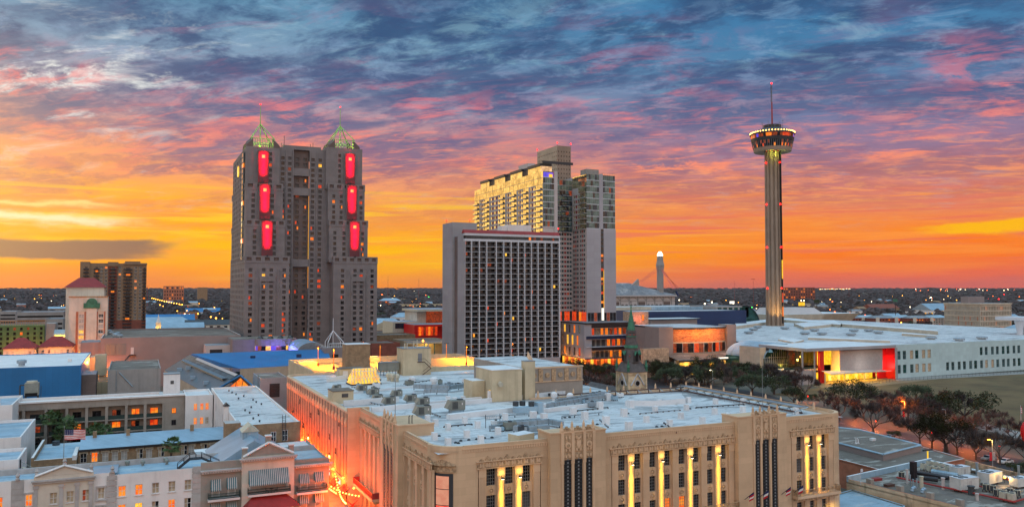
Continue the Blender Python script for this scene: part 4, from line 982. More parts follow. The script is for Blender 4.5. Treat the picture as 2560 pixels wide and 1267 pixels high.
def pylon(ax,c,a0,a1,bars,strips,zt=26.85):
 d=1.0;ext=3.4
 if ax=='Y':wm.box(a0,a1,c-d,c+ext,2,zt,'limestone');wm.box(a0-.1,a1+.1,c-d-.1,c-d+.5,zt,zt+.22,'limestone_plain',bot=True);wm.box(a0-.1,a0+.5,c-d+.5,c+ext+.1,zt,zt+.22,'limestone_plain',bot=True);wm.box(a1-.5,a1+.1,c-d+.5,c+ext+.1,zt,zt+.22,'limestone_plain',bot=True)
 else:wm.box(c-d,c+ext+2,a0,a1,2,zt,'limestone');wm.box(c-d-.1,c-d+.5,a0-.1,a1+.1,zt,zt+.22,'limestone_plain',bot=True);wm.box(c-d+.5,c+ext+2.1,a0-.1,a0+.5,zt,zt+.22,'limestone_plain',bot=True)
 def bx(mm,b0,b1,d0,d1,z0,z1,m):
  if ax=='Y':mm.box(b0,b1,c-d-d1,c-d-d0,z0,z1,m,bot=True)
  else:mm.box(c-d-d1,c-d-d0,b0,b1,z0,z1,m,bot=True)
 for i,(b0,b1) in enumerate(strips):
  bx(grl,b0,b1,.003,.03,3,22.6,'dark_void')
  nb=max(3,int((b1-b0)/.2))
  for k in range(1,nb):u=b0+(b1-b0)*k/nb;bx(grl,u-.03,u+.03,.03,.07,3,22.6,'frame_dark')
  for k in range(34):z=3.3+k*.58;bx(grl,b0,b1,.031,.06,z,z+.1,'frame_dark');mid=(b0+b1)/2;bx(grl,mid-.14,mid+.14,.06,.1,z+.14,z+.42,'frame_grey')
  bx(car,b0-.06,b1+.06,.003,.12,22.75,23.75,'carved');bx(car,b0-.02,b1+.02,.003,.12,23.9,26.5,'carved')
  mid=(b0+b1)/2
  if i==1:
   bx(car,mid-.36,mid+.36,.12,.22,24.7,25.6,'limestone_plain');bx(car,mid-.26,mid+.26,.12,.21,24.45,24.7,'limestone_plain');bx(car,mid-.12,mid+.12,.12,.2,24.28,24.45,'limestone_plain');bx(car,mid-.2,mid+.2,.12,.24,25.75,26.1,'limestone_plain')
  else:
   p0=wpt(ax,c-d-.05,mid,24.9);p1=wpt(ax,c-d-.26,mid,24.9);car.bar(p0,p1,.8,'limestone_plain',14);p2=wpt(ax,c-d-.36,mid,24.9);car.bar(p1,p2,.4,'carved',12)
  for zz in(23.95,25.9,22.95):
   for s_ in(-.24,.24):bx(car,mid+s_*(b1-b0)-.12,mid+s_*(b1-b0)+.12,.12,.2,zz,zz+.42,'limestone_plain')
 for b in bars:
  bx(pil,b-.26,b+.26,.002,.26,22.4,zt,'limestone_plain');bx(pil,b-.3,b+.3,.002,.2,22.0,22.4,'limestone_plain');bx(pil,b-.18,b+.18,.002,.14,3,22.0,'limestone_plain')
  fin_list.append((*wpt(ax,c-d+.15,b,zt+.2)[:2],zt+.22,1.0))
 for b0,b1 in zip(bars,bars[1:]):
  for k in range(5):u=b0+(b1-b0)*(k+1)/6;bx(car,u-.17,u+.17,-.4,-.1,zt+.22,zt+.22+(.3,.5,.78,.5,.3)[k],'carved')
pylon('Y',YF,59.6,69.8,[61.7,63.6,65.75,67.5],[(62.05,63.35),(63.95,65.4),(66.1,67.2)])
pylon('Y',YF,97.4,108.7,[100.95,102.6,104.75,106.65],[(101.3,102.3),(102.95,104.4),(105.1,106.35)])
pylon('X',XL,130.6,141.6,[132.9,135.0,137.1,139.2],[(133.3,134.6),(135.4,136.7),(137.5,138.8)])
xb=38.4;wm.box(xb+.55,xb+1,160.2,232,0,25.2,'concrete_dark',bot=False)  # dark backing, shade behind the brick panels put into colour
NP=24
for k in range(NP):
 a0=160.3+k*3.0;wm.box(xb,xb+.56,a0+.30,a0+2.86,11.6,24.9,'old_brick',bot=True);wm.box(xb-.03,xb+.5,a0+.12,a0+.297,11.6,24.9,'frame_dark',bot=True)  # thin dark strips paint the shadow lines between the panels
wm.box(xb-.1,xb+1,160.2,232.2,24.9,25.25,'limestone_plain',bot=True);wm.box(xb-.25,xb+.9,160.2,232.2,11.1,11.6,'limestone_plain',bot=True);wm.box(xb,xb+.9,160.2,232,0,11.1,'limestone_plain')
wm.box(xb,XL+2,160.0,161,0,ZP,'limestone')
crv=arc(xb+5,232.2,5,180,90,8);curved(wm,crv,0,25.25,'old_brick');wm.face([(xb+5,237.2,0),(64,237.2,0),(64,237.2,25.25),(xb+5,237.2,25.25)],'old_brick')
crv2=arc(xb+5,232.2,4.4,180,90,8)
for(a,b),(a2,b2) in zip(zip(crv,crv[1:]),zip(crv2,crv2[1:])):wm.face([(*a,25.25),(*b,25.25),(*b2,25.25),(*a2,25.25)],'limestone_plain');wm.face([(*a2,24.4),(*b2,24.4),(*b2,25.25),(*a2,25.25)],'limestone_plain')
wm.box(xb+5,64,236.6,237.2,24.4,25.24,'limestone_plain')
fl_w=[]
for k,z in((2,21.2),(5,17),(5,13),(9,20.6),(9,15.6),(12,18.6),(15,14.8),(17,20),(20,16.4),(21,13.2),(13,13),(3,15)):fl_w.append(('X',xb-.01,160.3+k*3+.9,160.3+k*3+2.1,z,z+1.3,0,0,-1))
def parapet(x0,x1,y0,y1,z0,z1,m='limestone_plain'):wm.box(x0,x1,y0,y1,z0,z1,m,bot=True)
parapet(XL+RC+1,XR-RC,YF+.3,YF+.7,24.3,ZP-.003);parapet(XL+.3,XL+.7,YF+RC,160,24.3,ZP-.003)
for pts,r2 in((cL,None),(cR,None)):
 cx=sum(p[0] for p in pts)/len(pts);
 inn=[(p[0]+(.7 if pts is cL else-.7)*abs(math.cos(R(225+0)))*1,p[1]+.5) for p in pts]
 for(a,b),(a2,b2) in zip(zip(pts,pts[1:]),zip(inn,inn[1:])):wm.face([(*a,ZP),(*b,ZP),(*b2,ZP),(*a2,ZP)],'limestone_plain');wm.face([(*a2,24.4),(*b2,24.4),(*b2,ZP),(*a2,ZP)],'limestone_plain')
parapet(80,XR,YB-.3,YB+.3,0,25.4);parapet(XR-.6,XR-.05,YF+RC,YB,24,25.35)
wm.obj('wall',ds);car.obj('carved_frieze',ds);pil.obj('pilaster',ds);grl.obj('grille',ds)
q=pick(21,[(40,'glass_dark'),(2,('glass_dark','lit_dim')),(1,'shade_grey')])
def dsw(w):
 if w[0]=='Y' and 12<w[4]<12.5 or(w[0]=='Y' and w[4]<12 and 80<w[2]<88):return 'lit_orange'
 return q(w)
panes(ds,dw,dsw,'frame_grey',(4,5,.06));panes(ds,fl_w,lambda w:'glass_dark','frame_grey',(2,2,.08))
m=MB();m.face([(XL+.5,YF+.5,ZR),(XR-.3,YF+.5,ZR),(XR-.3,YB,ZR),(XL+.5,YB,ZR)],'roof_white')
m.face([(xb+.8,YB,ZR-.3),(106,YB,ZR-.3),(106,236.7,ZR-.3),(xb+.8,236.7,ZR-.3)],'roof_white');m.obj('roof',ds)
sm={}
for ax in 'XY':
 m=MB();P=lambda a,z,d:wpt(ax,-d,a,z)
 n=16;ro,ri=.46,.36;ring_o=[(ro*math.cos(2*math.pi*k/n),ro*math.sin(2*math.pi*k/n)) for k in range(n)];ring_i=[(ri*math.cos(2*math.pi*k/n),ri*math.sin(2*math.pi*k/n)) for k in range(n)]
 for k in range(n):
  k2=(k+1)%n;m.face([P(*ring_o[k],.1),P(*ring_o[k2],.1),P(*ring_i[k2],.1),P(*ring_i[k],.1)],'limestone_plain');m.face([P(*ring_o[k],0),P(*ring_o[k2],0),P(*ring_o[k2],.1),P(*ring_o[k],.1)],'limestone_plain');m.face([P(*ring_i[k],.02),P(*ring_i[k2],.02),P(*ring_i[k2],.1),P(*ring_i[k],.1)],'carved')
 st_=[((.30 if k%2==0 else .13)*math.cos(math.pi/2+k*math.pi/5),(.30 if k%2==0 else .13)*math.sin(math.pi/2+k*math.pi/5)) for k in range(10)]
 for k in range(10):m.face([P(*st_[k],.03),P(*st_[(k+1)%10],.03),P(0,0,.12)],'limestone_plain')
 m.face([P(*p,.01) for p in ring_i],'carved')
 for sgn in(-1,1):m.face([P(-.12,sgn*.46,.08),P(.12,sgn*.46,.08),P(0,sgn*.78,.06)],'carved')
 sm[ax]=m.data('star_roundel')
for ax,c,b,z,s in STAR[:100]:put(sm[ax],'star_roundel',ds,loc=Vector(wpt(ax,c,b,z))-ds.location)
m=MB();m.lathe(0,0,[(.36,0),(.36,.35),(.26,.45),(.2,1.05),(.24,1.1),(.14,1.3),(.03,1.65)],8,'limestone_plain');fm=m.data('finial')
for k in range(9):fin_list.append((XR-.3,YF+8+k*4.6,25.35,1.0))
for k in range(10):fin_list.append((82+k*4.55,YB,25.4,1.0))
for x,y,z,s in fin_list:put(fm,'finial',ds,loc=Vector((x,y,z))-ds.location)
m=MB();m.lathe(0,0,[(.05,-.85),(.3,-.65),(.4,0),(.3,.65),(.05,.85)],8,'limestone_plain');mm_=m.data('medallion')
for k in range(NP):put(mm_,'medallion',ds,loc=Vector((xb-.12,161.2+k*3,23))-ds.location)
m=MB();m.box(-.22,.22,-.75,-.45,-.2,.05,'dark_metal',bot=True);m.bar((0,-.6,.1),(0,0,.1),.06,'dark_metal');m.bar((.26,-.6,0),(.26,-.6,-9.5),.05,'dark_metal');fx_m=m.data('wall_lamp')
m=MB();m.box(-.17,.17,-.7,-.5,-.26,-.2,'lamp_white',bot=True);gl_m=m.data('lamp_glass')
for x,y in lits:
 f=put(fx_m,'wall_lamp',ds,loc=Vector((x,y,20.8))-ds.location);put(gl_m,'lamp_glass',f,loc=(0,0,0))
 lamp('SPOT',(x,y-.62,20.5),2600,(1,.58,.04),.1,(x,y+.05,12),40,f,1.0);lamp('AREA',(x,y-.5,15.6),70,(1,.58,.05),.3,(x,y,15.6),100,f,sy=9.5)
 lamp('SPOT',(x,y-.62,10.8),2200,(1,.58,.04),.1,(x,y+.02,20),40,f,1.0)
 lamp('POINT',(x,y-.55,21.4),55,(1,.62,.1),.1,None,60,f)
def balcony(b0,b1,ax,c,z,railm):
 m=MB();rl=MB()
 def bx(mm,u0,u1,d0,d1,z0,z1,mt):
  if ax=='Y':mm.box(u0,u1,c-d1,c-d0,z0,z1,mt,bot=True)
  else:mm.box(c-d1,c-d0,u0,u1,z0,z1,mt,bot=True)
 bx(m,b0,b1,.02,1.5,z-.5,z,'limestone_plain');bx(m,b0+.2,b1-.2,.02,1.1,z-.9,z-.5,'carved');o=m.obj('balcony',ds)
 n=int((b1-b0)/.32)
 for k in range(n+1):u=b0+.1+(b1-b0-.2)*k/n;bx(rl,u-.035,u+.035,1.33,1.4,z,z+1.0,railm)
 bx(rl,b0,b1,1.3,1.43,z+1.0,z+1.1,railm);bx(rl,b0,b0+.1,.1,1.4,z,z+1.1,railm);bx(rl,b1-.1,b1,.1,1.4,z,z+1.1,railm);rl.obj('railing',o)
balcony(110.8,121.6,'Y',YF,11.6,'carved');balcony(78,97.2,'Y',YF,11.2,'carved');balcony(145,159.4,'X',XL,11.4,'metal_red')
def flag_on_pole(b0,tip,colors,lab):
 t=thing('flag',lab,'flag',b0,'flags slung from the store front');m=MB();m.bar(b0,tip,.08,'dark_metal');m.obj('pole',t)
 m=MB();d=Vector(tip)-Vector(b0);n=6
 for k in range(n):
  for j,mt in enumerate(colors):
   f0,f1=.45+.5*k/n,.45+.5*(k+1)/n
   A0,A1=Vector(b0)+d*f0,Vector(b0)+d*f1;h=1.1;z0,z1=h*j/len(colors),h*(j+1)/len(colors);wv=lambda f,z:Vector((.10*math.sin(f*14+z*3),.08*math.cos(f*11),-z))
   m.face([tuple(A0+wv(f0,z0)),tuple(A1+wv(f1,z0)),tuple(A1+wv(f1,z1)),tuple(A0+wv(f0,z1))],mt)
 m.obj('cloth',t)
for x,cols,lab in((98.6,['flag_blue','flag_red','flag_white','flag_red'],'striped flag slung low on the store front, left of the dark grilles'),(101.9,['flag_blue','flag_white','flag_red'],'blue, white and red flag slung before the dark grilles'),(107.2,['flag_blue','flag_red','flag_white','flag_red'],'striped flag right of the dark grilles'),(110.2,['flag_blue','flag_white','flag_red'],'blue, white and red flag at the end of the lit balcony')):
 flag_on_pole((x,YF-1.1,12.4),(x+.8,YF-2.6,14.0),cols,lab)
def rbox(name,label,cat,x0,x1,y0,y1,z0,z1,m,top,extra=None,group=None,over=.12):
 t=thing(name,label,cat,((x0+x1)/2,(y0+y1)/2,z0),group);b=MB();b.box(x0,x1,y0,y1,z0,z1,m);b.obj('wall',t)
 b=MB();b.box(x0-over,x1+over,y0-over,y1+over,z1,z1+.16,top,bot=True);b.obj('roof',t);return t
t=rbox('roof_penthouse','tan plant-room penthouse with a lit open door on the white store roof','penthouse',70.8,78.1,162.2,171.5,25,31.9,'beige_block','roof_white_clean')
m=MB();m.box(70.7,70.78,162.9,163.7,25,27.5,'lit_yellow',bot=True);m.obj('lit_doorway',t);m=MB();m.box(69.9,70.7,162.6,162.7,25,27.5,'trim_white',bot=True);m.obj('door',t)
m=MB();m.bar((72.6,162.2,29),(72.6,161.3,28.8),.8,'hvac_beige',10);m.obj('vent_hood',t)
b=MB();b.box(67.6,70.7,166,171,25,29.4,'beige_block','roof_white_clean');b.obj('side_block',t)
rbox('roof_chimney','square tan shaft beside the tan plant-room penthouse','chimney',79.1,81.6,162.6,164.6,25,33.5,'beige_block','roof_grey',over=.05)
t=rbox('carved_block','taupe rear block of the store with carved shields along its top','building',82.0,96.2,166.5,200,0,31.2,'stucco_grey','roof_white',over=0)
m=MB();m.box(81.9,96.3,166.3,166.9,31.36,31.7,'limestone_plain');
for k in range(4):m.box(84.4+k*3.4,85.5+k*3.4,166.25,166.48,28.4,31.2,'carved',bot=True)
m.box(81.9,96.3,166.3,166.48,28.2,28.4,'limestone_plain',bot=True);m.obj('cornice',t)
for k in range(4):
 m=MB();m.bar((83.3+k*3.4,166.5,29.8),(83.3+k*3.4,166.2,29.8),.9,'carved',12);m.obj('shield',t)
for k in range(7):put(fm,'finial',t,loc=Vector((84+k*1.9,168+k*4.4,31.4))-t.location)
t=rbox('roof_hut','small tan hut with a dark tar roof at the edge of the brick flank','hut',38.9,43.4,175.8,181,24.7,27.4,'beige_block','roof_gravel')
m=MB();m.box(40.8,42.2,175.7,175.78,26.1,26.9,'shade_grey',bot=True);m.obj('window',t)
t=rbox('roof_stairhouse','weathered brown stair house on the lit parking deck','stair house',56.2,63.4,236.8,242,25,33.2,'brick_brown','roof_white_clean')
t=rbox('roof_stairhouse','tan brick stair house with an outside iron stair and aerials','stair house',69.8,78.2,224,230.5,24.7,32.4,'beige_block','roof_grey')
m=MB();m.box(74.2,75.4,223.9,223.98,28.6,31,'frame_grey',bot=True);m.obj('door',t)
m=MB();m.bar((73.8,223.3,28.5),(76,223.3,28.5),.18,'rust_iron');m.bar((76,223.3,28.5),(78,223.3,26.6),.18,'rust_iron');m.bar((78,223.3,26.6),(75.4,223.3,24.8),.18,'rust_iron');m.bar((76,223.2,29.5),(78,223.2,27.6),.08,'rust_iron');m.bar((78,223.2,27.6),(75.4,223.2,25.8),.08,'rust_iron');m.bar((73.8,223.2,29.5),(76,223.2,29.5),.08,'rust_iron');m.obj('iron_stair',t)
m=MB()
for x,z in((70.3,34),(71,34),(73.5,34.6),(74.6,34.8),(78,33.8)):m.cyl(x,224.4 if x<72 else 226,30.5 if x<72 else 32.5,z,.2,'hvac_beige',6)
m.obj('antenna',t)
t=rbox('roof_hut','low tan hut with a white door before the glowing skylights','hut',51,57.8,222.5,227,24.7,27.5,'beige_block','roof_gravel');m=MB();m.box(51.9,53.3,222.4,222.48,24.7,27,'trim_white',bot=True);m.obj('door',t)
t=rbox('roof_screen','grey louvred plant enclosure between the two stair houses','enclosure',63.6,69.2,226.2,229,26.2,28.4,'hvac_grey','roof_grey');m=MB()
for k in range(7):m.bar((63.7+k*.9,226.3,24.7),(63.7+k*.9,226.3,26.2),.1,'dark_metal')
m.obj('post',t)
for x0,x1,y0,y1,lab in((50.6,58.3,207,212.4,'front lit yellow ridge skylight on the white store roof'),(52.6,60.6,215.5,220,'rear lit yellow ridge skylight half behind the other one')):
 t=thing('skylight',lab,'skylight',((x0+x1)/2,y0,24.7),'lit skylights on the store roof');m=MB();m.box(x0-.2,x1+.2,y0-.2,y1+.2,24.7,25.05,'dark_metal');m.obj('kerb',t)
 m=MB();yr=(y0+y1)/2;p=[(x0,y0,25.06),(x1,y0,25.06),(x1,y1,25.06),(x0,y1,25.06),(x0+.9,yr,28),(x1-.9,yr,28)];m.mesh(p,[(0,1,5,4),(1,2,5),(2,3,4,5),(3,0,4)],'lit_gold');m.obj('glass',t)
 m=MB();nb=9
 for k in range(nb+1):
  f=k/nb;a=Vector((x0+(x1-x0)*f,y0-.03,25.06));e=Vector((x0+.9+(x1-x0-1.8)*f,yr,28.03));m.bar(a,e,.06,'frame_white')
  if k<nb:f2=(k+.5)/nb;ap=Vector((x0+(x1-x0)*f2,yr-.06,28.0));m.bar(a,ap,.09,'hvac_beige');a2=Vector((x0+(x1-x0)*(k+1)/nb,y0-.03,25.06));m.bar(a2,ap,.09,'hvac_beige')
 m.bar((x0+.9,yr,28.03),(x1-.9,yr,28.03),.12,'frame_white');m.bar((x0,y0,26.5),(x1,y0+1.3,26.5),.05,'frame_white');m.obj('bars',t)
def rtu_proto(name,m1,w=2.3,d=1.6,h=1.5,fans=1,kerb=True):
 t=thing(name,'x','air conditioner');b=MB();b.box(-w/2,w/2,-d/2,d/2,.55,.55+h,m1);
 b.mesh([(-w/2,-d/2,.55),(-w/2,d/2,.55),(-w/2,d/2,.55+h),(-w/2,-d/2,.55+h),(-w/2-.55,-d/2+.1,.8),(-w/2-.55,d/2-.1,.8)],[(4,5,2,3),(0,3,4),(1,5,2),(0,4,5,1)],m1);b.obj('cabinet',t)
 b=MB();b.box(-w/2+.1,w/2-.1,-d/2+.1,d/2-.1,0,.54,'roof_pale_blue');b.obj('kerb',t)
 for k in range(fans):b=MB();b.cyl(w*(.25 if fans==1 else-.25+.5*k),0,.55+h+.002,.55+h+.12,.45,'hvac_dark',12);b.obj('fan',t)
 b=MB();
 for k in range(5):b.box(-w/2+.2+k*.16,-w/2+.3+k*.16,-d/2-.03,-d/2-.001,.7,.4+h,'hvac_dark',bot=True)
 b.obj('grille',t);b=MB();b.box(w*.25,w*.25+.14,-d/2-.03,-d/2-.001,1.2,1.5,'trim_white',bot=True);b.obj('plate',t);return t
P1=rtu_proto('rooftop_unit','hvac_grey',2.0,1.4,1.25);UL='grey-green packaged air conditioners on the store roof'
for px,py,lab,s in((843,975,'small dark air conditioner nearest the tan hut with a tar roof',.9),(906,978,'air conditioner just in front of the lit skylights',1.05),(935,988,'air conditioner right of the one before the skylights',1.05),(945,1003,'air conditioner left of the pair with a dark cowl',1.0),(974,1012,'air conditioner with a dark square cowl at its foot',1.15),(993,992,'air conditioner in the middle of the roof beside a thin mast',1.05),(1028,1005,'air conditioner right of the thin mast',1.1),(1058,1018,'air conditioner with a pale skirt beside the dark cowl box',1.15),(1058,1045,'big air conditioner in front of the long white kerb',1.35),(1141,1033,'air conditioner perched on the end of the long white kerb',1.5)):
 x,y=atz(px,py,ZR);place(P1,(x,y,ZR-(.3 if y>162 else 0)),R(random.uniform(-4,4)),lab,s,UL)
m=MB();m.box(-.42,.42,-.42,.42,0,1.25,'roof_white_clean');m.box(-.5,.5,-.5,.5,-.02,.1,'roof_white_clean');vb=m.data('vent_box')
for px,py in((1069,1053),(1089,1064),(1120,1075),(1162,1058),(1194,1069),(1263,1049),(1333,1048),(1360,1053),(1167,1093),(1086,1099),(1120,1113),(1245,1085),(1202,1106),(1433,1038),(1462,1048),(1500,1022),(1560,1040),(1577,1018),(1515,1060),(1572,1075),(1616,1055),(1638,1030),(1648,1012),(1674,1065),(1702,1046),(1716,1025),(1721,1006),(1756,1058),(1787,1035),(1820,1048),(1857,1030),(1789,1010),(1858,1010),(1520,1000),(1990,1034),(1120,1000),(1136,1003),(1158,1000)):
 x,y=atz(px,py,ZR);s=1.25 if 1320<px<1600 else 1.0
 o=put(vb,'vent_box',None,'square white vent box standing on the white store roof','vent','white vent boxes on the store roof',None,(x,y,ZR-(.3 if y>162 else 0)));o.scale=(s,s,s)
m=MB();m.lathe(0,0,[(.3,0),(.3,.15),(.05,.28)],8,'dark_metal');rd=m.data('roof_drain')
for px,py in((1098,1090),(1139,1107),(1146,1108),(1152,1102),(1172,1100),(1192,1098),(1211,1095),(1230,1094),(1331,1054),(1337,1055),(1412,1044),(1424,1043),(1493,1061),(1570,1034),(1642,1067),(1655,1066),(1725,1022),(1123,1095),(1068,1108)):
 x,y=atz(px,py,ZR);put(rd,'roof_drain',None,'small black roof drain cap on the white store roof','drain','black drain caps on the store roof',None,(x,y,ZR))
def kerb(p,q,h,w,lab,mt='roof_white_clean',z=ZR):
 a,b=Vector((*atz(*p,z),z)),Vector((*atz(*q,z),z));m=MB();d=(b-a).normalized();n=Vector((-d.y,d.x,0))*w
 pp=[a,b,b+n,a+n];m.prism([(v.x,v.y) for v in pp],z-.3,z+h,mt);return m.obj('roof_kerb',label=lab,cat='kerb')
kerb((860,1012),(998,1001),.9,.5,'white upstand across the roof left of the air conditioners');kerb((930,1030),(1205,1003),1.0,.6,'long low white upstand crossing the middle of the store roof')
kerb((1125,1049),(1395,1018),1.0,1.3,'long white kerb with an air conditioner on its end');kerb((1075,1021),(1440,983),.9,.6,'white upstand running behind to the tan penthouse');kerb((1340,1034),(1500,1014),.8,.7,'white pipe curb leading to the raised roof block');kerb((820,955),(880,945),1.1,.5,'white screen wall left of the lit skylights',z=24.7)
kerb((880,985),(1060,965),.5,.5,'low white ridge behind the row of air conditioners',z=24.7)
m=MB();pts=[(1563,1014),(1643,1014),(1714,1008),(1700,992),(1582,999)];m.prism([atz(*p,ZR) for p in pts],ZR,ZR+1.1,'roof_white_clean','roof_white');m.obj('raised_roof',label='raised white roof block with an irregular outline at the back of the store',cat='roof block')
def duct(pts,w,h,lab,mt='galv',z=ZR,lift=.4,group='metal ducts on the store roof'):
 P_=[Vector((*atz(*p,z),z+lift)) for p in pts];t=thing('roof_duct',lab,'duct',tuple(P_[0]),group);m=MB()
 for a,b in zip(P_,P_[1:]):
  d=(b-a).normalized();n=Vector((-d.y,d.x,0))*w/2;q4=[a-n,b-n,b+n,a+n];m.prism([(v.x,v.y) for v in q4],z+lift,z+lift+h,mt)
  L=(b-a).length
  for k in range(1,int(L/1.6)):c=a+d*1.6*k;q5=[c-n*1.06-d*.05,c+d*.05-n*1.06,c+d*.05+n*1.06,c+n*1.06-d*.05];m.prism([(v.x,v.y) for v in q5],z+lift-.02,z+lift+h+.03,'hvac_grey')
 m.obj('casing',t);m=MB()
 for a,b in zip(P_,P_[1:]):
  for k in range(1+int((b-a).length/3)):c=a+(b-a).normalized()*3*k;m.box(c.x-.07,c.x+.07,c.y-.07,c.y+.07,z,z+lift,'dark_metal')
 m.obj('support',t);return t
duct([(1245,1068),(1350,1060)],.8,.7,'straight metal duct behind the store pylon');duct([(1262,1073),(1372,1063),(1405,1070)],1.0,.8,'bent metal duct just behind the store pylon');duct([(1285,1082),(1320,1085),(1372,1080)],.9,.9,'short kinked duct by the pylon');duct([(1225,1078),(1262,1072)],.6,.6,'short pipe run at the rack of valves')
duct([(1370,1022),(1480,1003),(1530,998)],.9,.8,'duct running towards the raised white roof block');duct([(1390,1012),(1520,993)],.7,.9,'narrow duct along the back parapet');duct([(1035,974),(1125,977),(1190,968)],1.1,1.0,'big silver duct left of the tan penthouse');duct([(1060,985),(1120,985)],.9,.8,'short dark duct below the silver one');duct([(1215,1048),(1330,1040)],.25,.2,'thin pipe across the white roof');duct([(1405,1047),(1505,1036)],.3,.2,'thin pale conduit right of the vent boxes')
for px,py,s,lab in((1385,1000,1.,'white exhaust fan near the back parapet'),(1425,1003,1.,'white exhaust fan with bent pipes by the back parapet'),(1030,958,1.2,'round white fan housing by the silver duct'),(1085,960,1.4,'large round fan housing beside the silver duct'),(972,948,1.1,'first of the pale round tanks near the brick stair house'),(982,950,1.1,'second of the pale round tanks near the brick stair house'),(993,951,.9,'smallest pale round tank near the brick stair house')):
 x,y=atz(px,py,ZR);t=thing('roof_fan',lab,'roof fan',(x,y,ZR-.25));m=MB();m.lathe(x,y,[(.5*s,24.7),(.5*s,25.6),(.75*s,25.7),(.75*s,26.5),(.4*s,26.9)],12,'hvac_beige' if 'tank' in lab else 'roof_white_clean');m.obj('housing',t)
t=thing('condenser_group','grey condenser cabinet with three dark fans beside the white kerb','condenser',(*atz(1330,1030,ZR),ZR));x,y=atz(1325,1034,ZR);m=MB();m.box(x-3.4,x+1.4,y-.8,y+.8,ZR+.5,ZR+1.5,'roof_pale_blue');m.box(x+1.4,x+2.6,y-.9,y+.9,ZR,ZR+2.2,'roof_pale_blue');m.obj('cabinet',t)
for dx,dy in((-2.4,1.6),(-.9,1.6),(.3,.0)):m=MB();m.cyl(x+dx,y+dy,ZR+1.5,ZR+2.4,.6,'hvac_dark',12);m.obj('fan',t)
x,y=atz(1175,985,24.7);m=MB();m.box(x-1.3,x+1.3,y-.8,y+.8,24.7,26.8,'copper_green');m.box(x-1.35,x+1.35,y-.85,y+.85,26.8,26.9,'dark_metal');m.obj('transformer',label='green metal cabinet beside the tan penthouse',cat='cabinet')
x,y=atz(1232,1068,ZR);t=thing('valve_rack','rack of small white valves on legs near the middle of the store roof','valve rack',(x,y,ZR));m=MB()
for dx in(-1.4,1.4):m.bar((x+dx,y,ZR),(x+dx,y,ZR+2.4),.09,'dark_metal')
m.bar((x-1.4,y,ZR+1.5),(x+1.4,y,ZR+1.5),.12,'galv');m.obj('frame',t);m=MB()
for k in range(8):m.cyl(x-1.2+k*.34,y,ZR+1.55,ZR+2.0,.1,'roof_white_clean',6)
m.obj('valve',t)
for px,py,top,lab in((988,1046,895,'thin whip mast at the left pylon'),(1907,1030,886,'thin flagless mast at the right pylon'),(1118,985,960,'short dark vent pipe on the white roof')):
 x,y=atz(px,py,26);d=math.sin(YAW)*x+math.cos(YAW)*y;zt=50-(top-720)*d/2000;m=MB();m.cyl(x,y,25,zt,.07,'frame_grey',5,.03);m.cyl(x,y,25,25.4,.2,'dark_metal',6);m.obj('mast',label=lab,cat='mast')
x,y=atz(1268,1108,ZR);m=MB();m.prism([atz(1270,1106,ZR),atz(1296,1112,ZR),atz(1336,1104,ZR),atz(1310,1098,ZR)],ZR,ZR+1.5,'beige_block','roof_white_clean');m.obj('roof_hatch',label='low cream hatch house with a white lid behind the front parapet',cat='hatch')
m=MB();x,y=atz(1024,1060,26.8)
for dx in(0,.5):m.path([(x+dx,y,26),(x+dx,y,28),(x+dx+.12,y+.3,28.3),(x+dx,y+.6,28),(x+dx,y+.6,26)],.07,'dark_metal')
m.obj('ladder_hoops',label='black ladder hoops over the edge of the left pylon',cat='ladder')
cr=random.Random(12)
for k,(p,q) in enumerate((((1090,1012),(1170,1004)),((1000,1022),(1052,1016)),((1210,1030),(1320,1019)),((1430,1030),(1520,1020)),((1600,1035),(1700,1026)),((1660,1058),(1690,1082)),((1500,1050),(1520,1068)),((1740,1020),(1860,1012)),((900,1000),(960,1016)),((1110,1068),(1180,1062)),((880,968),(935,978)),((1010,960),(1075,952)),((1070,1030),(1100,1042)))):
 zz=ZR-(.3 if p[1]<985 else 0);a,b=Vector((*atz(*p,zz),zz+.22)),Vector((*atz(*q,zz),zz+.22));m=MB();m.bar(a,b,.16,'hvac_dark' if k%2 else 'galv',6);n=int((b-a).length/1.5)+1
 for j in range(n+1):c=a.lerp(b,j/n);m.box(c.x-.12,c.x+.12,c.y-.12,c.y+.12,zz,c.z-.02,'rust_iron')
 m.obj('roof_pipe',label='thin pipe on small blocks running across the white store roof',cat='pipe',group='pipes laid over the store roof')
for k in range(26):
 px,py=((cr.uniform(1380,1560),cr.uniform(990,1018)) if k<10 else(cr.uniform(1235,1375),cr.uniform(1062,1090)) if k<16 else(cr.uniform(1020,1180),cr.uniform(950,990)) if k<22 else(cr.uniform(880,960),cr.uniform(960,985)));zz=ZR-(.3 if py<985 else 0);x,y=atz(px,py,zz);w_,d_,h_=cr.uniform(.4,1.1),cr.uniform(.4,.9),cr.uniform(.5,1.3);m=MB();m.box(x-w_,x+w_,y-d_,y+d_,zz+.25,zz+.25+h_,cr.choice(['galv','hvac_grey','roof_pale_blue','hvac_dark','roof_white_clean']),bot=True);[m.box(x+sx*w_*.8-.06,x+sx*w_*.8+.06,y+sy*d_*.8-.06,y+sy*d_*.8+.06,zz,zz+.25,'dark_metal') for sx in(-1,1) for sy in(-1,1)];m.cyl(x,y,zz+.252+h_,zz+.4+h_,min(w_,d_)*.6,'dark_metal',8);m.obj('duct_box',label='small metal fan or duct box amid the pipework of the store roof',cat='duct box',group='small metal boxes amid the roof pipework')
t=thing('sign_truss','rusty steel truss lying along the right parapet behind the finials','truss',(121,140,25));m=MB()
for xx,zz in((120.2,25.2),(121.8,26.3),(118.2,25.6)):m.bar((xx,121,zz),(xx,160,zz),.22,'rust_iron')
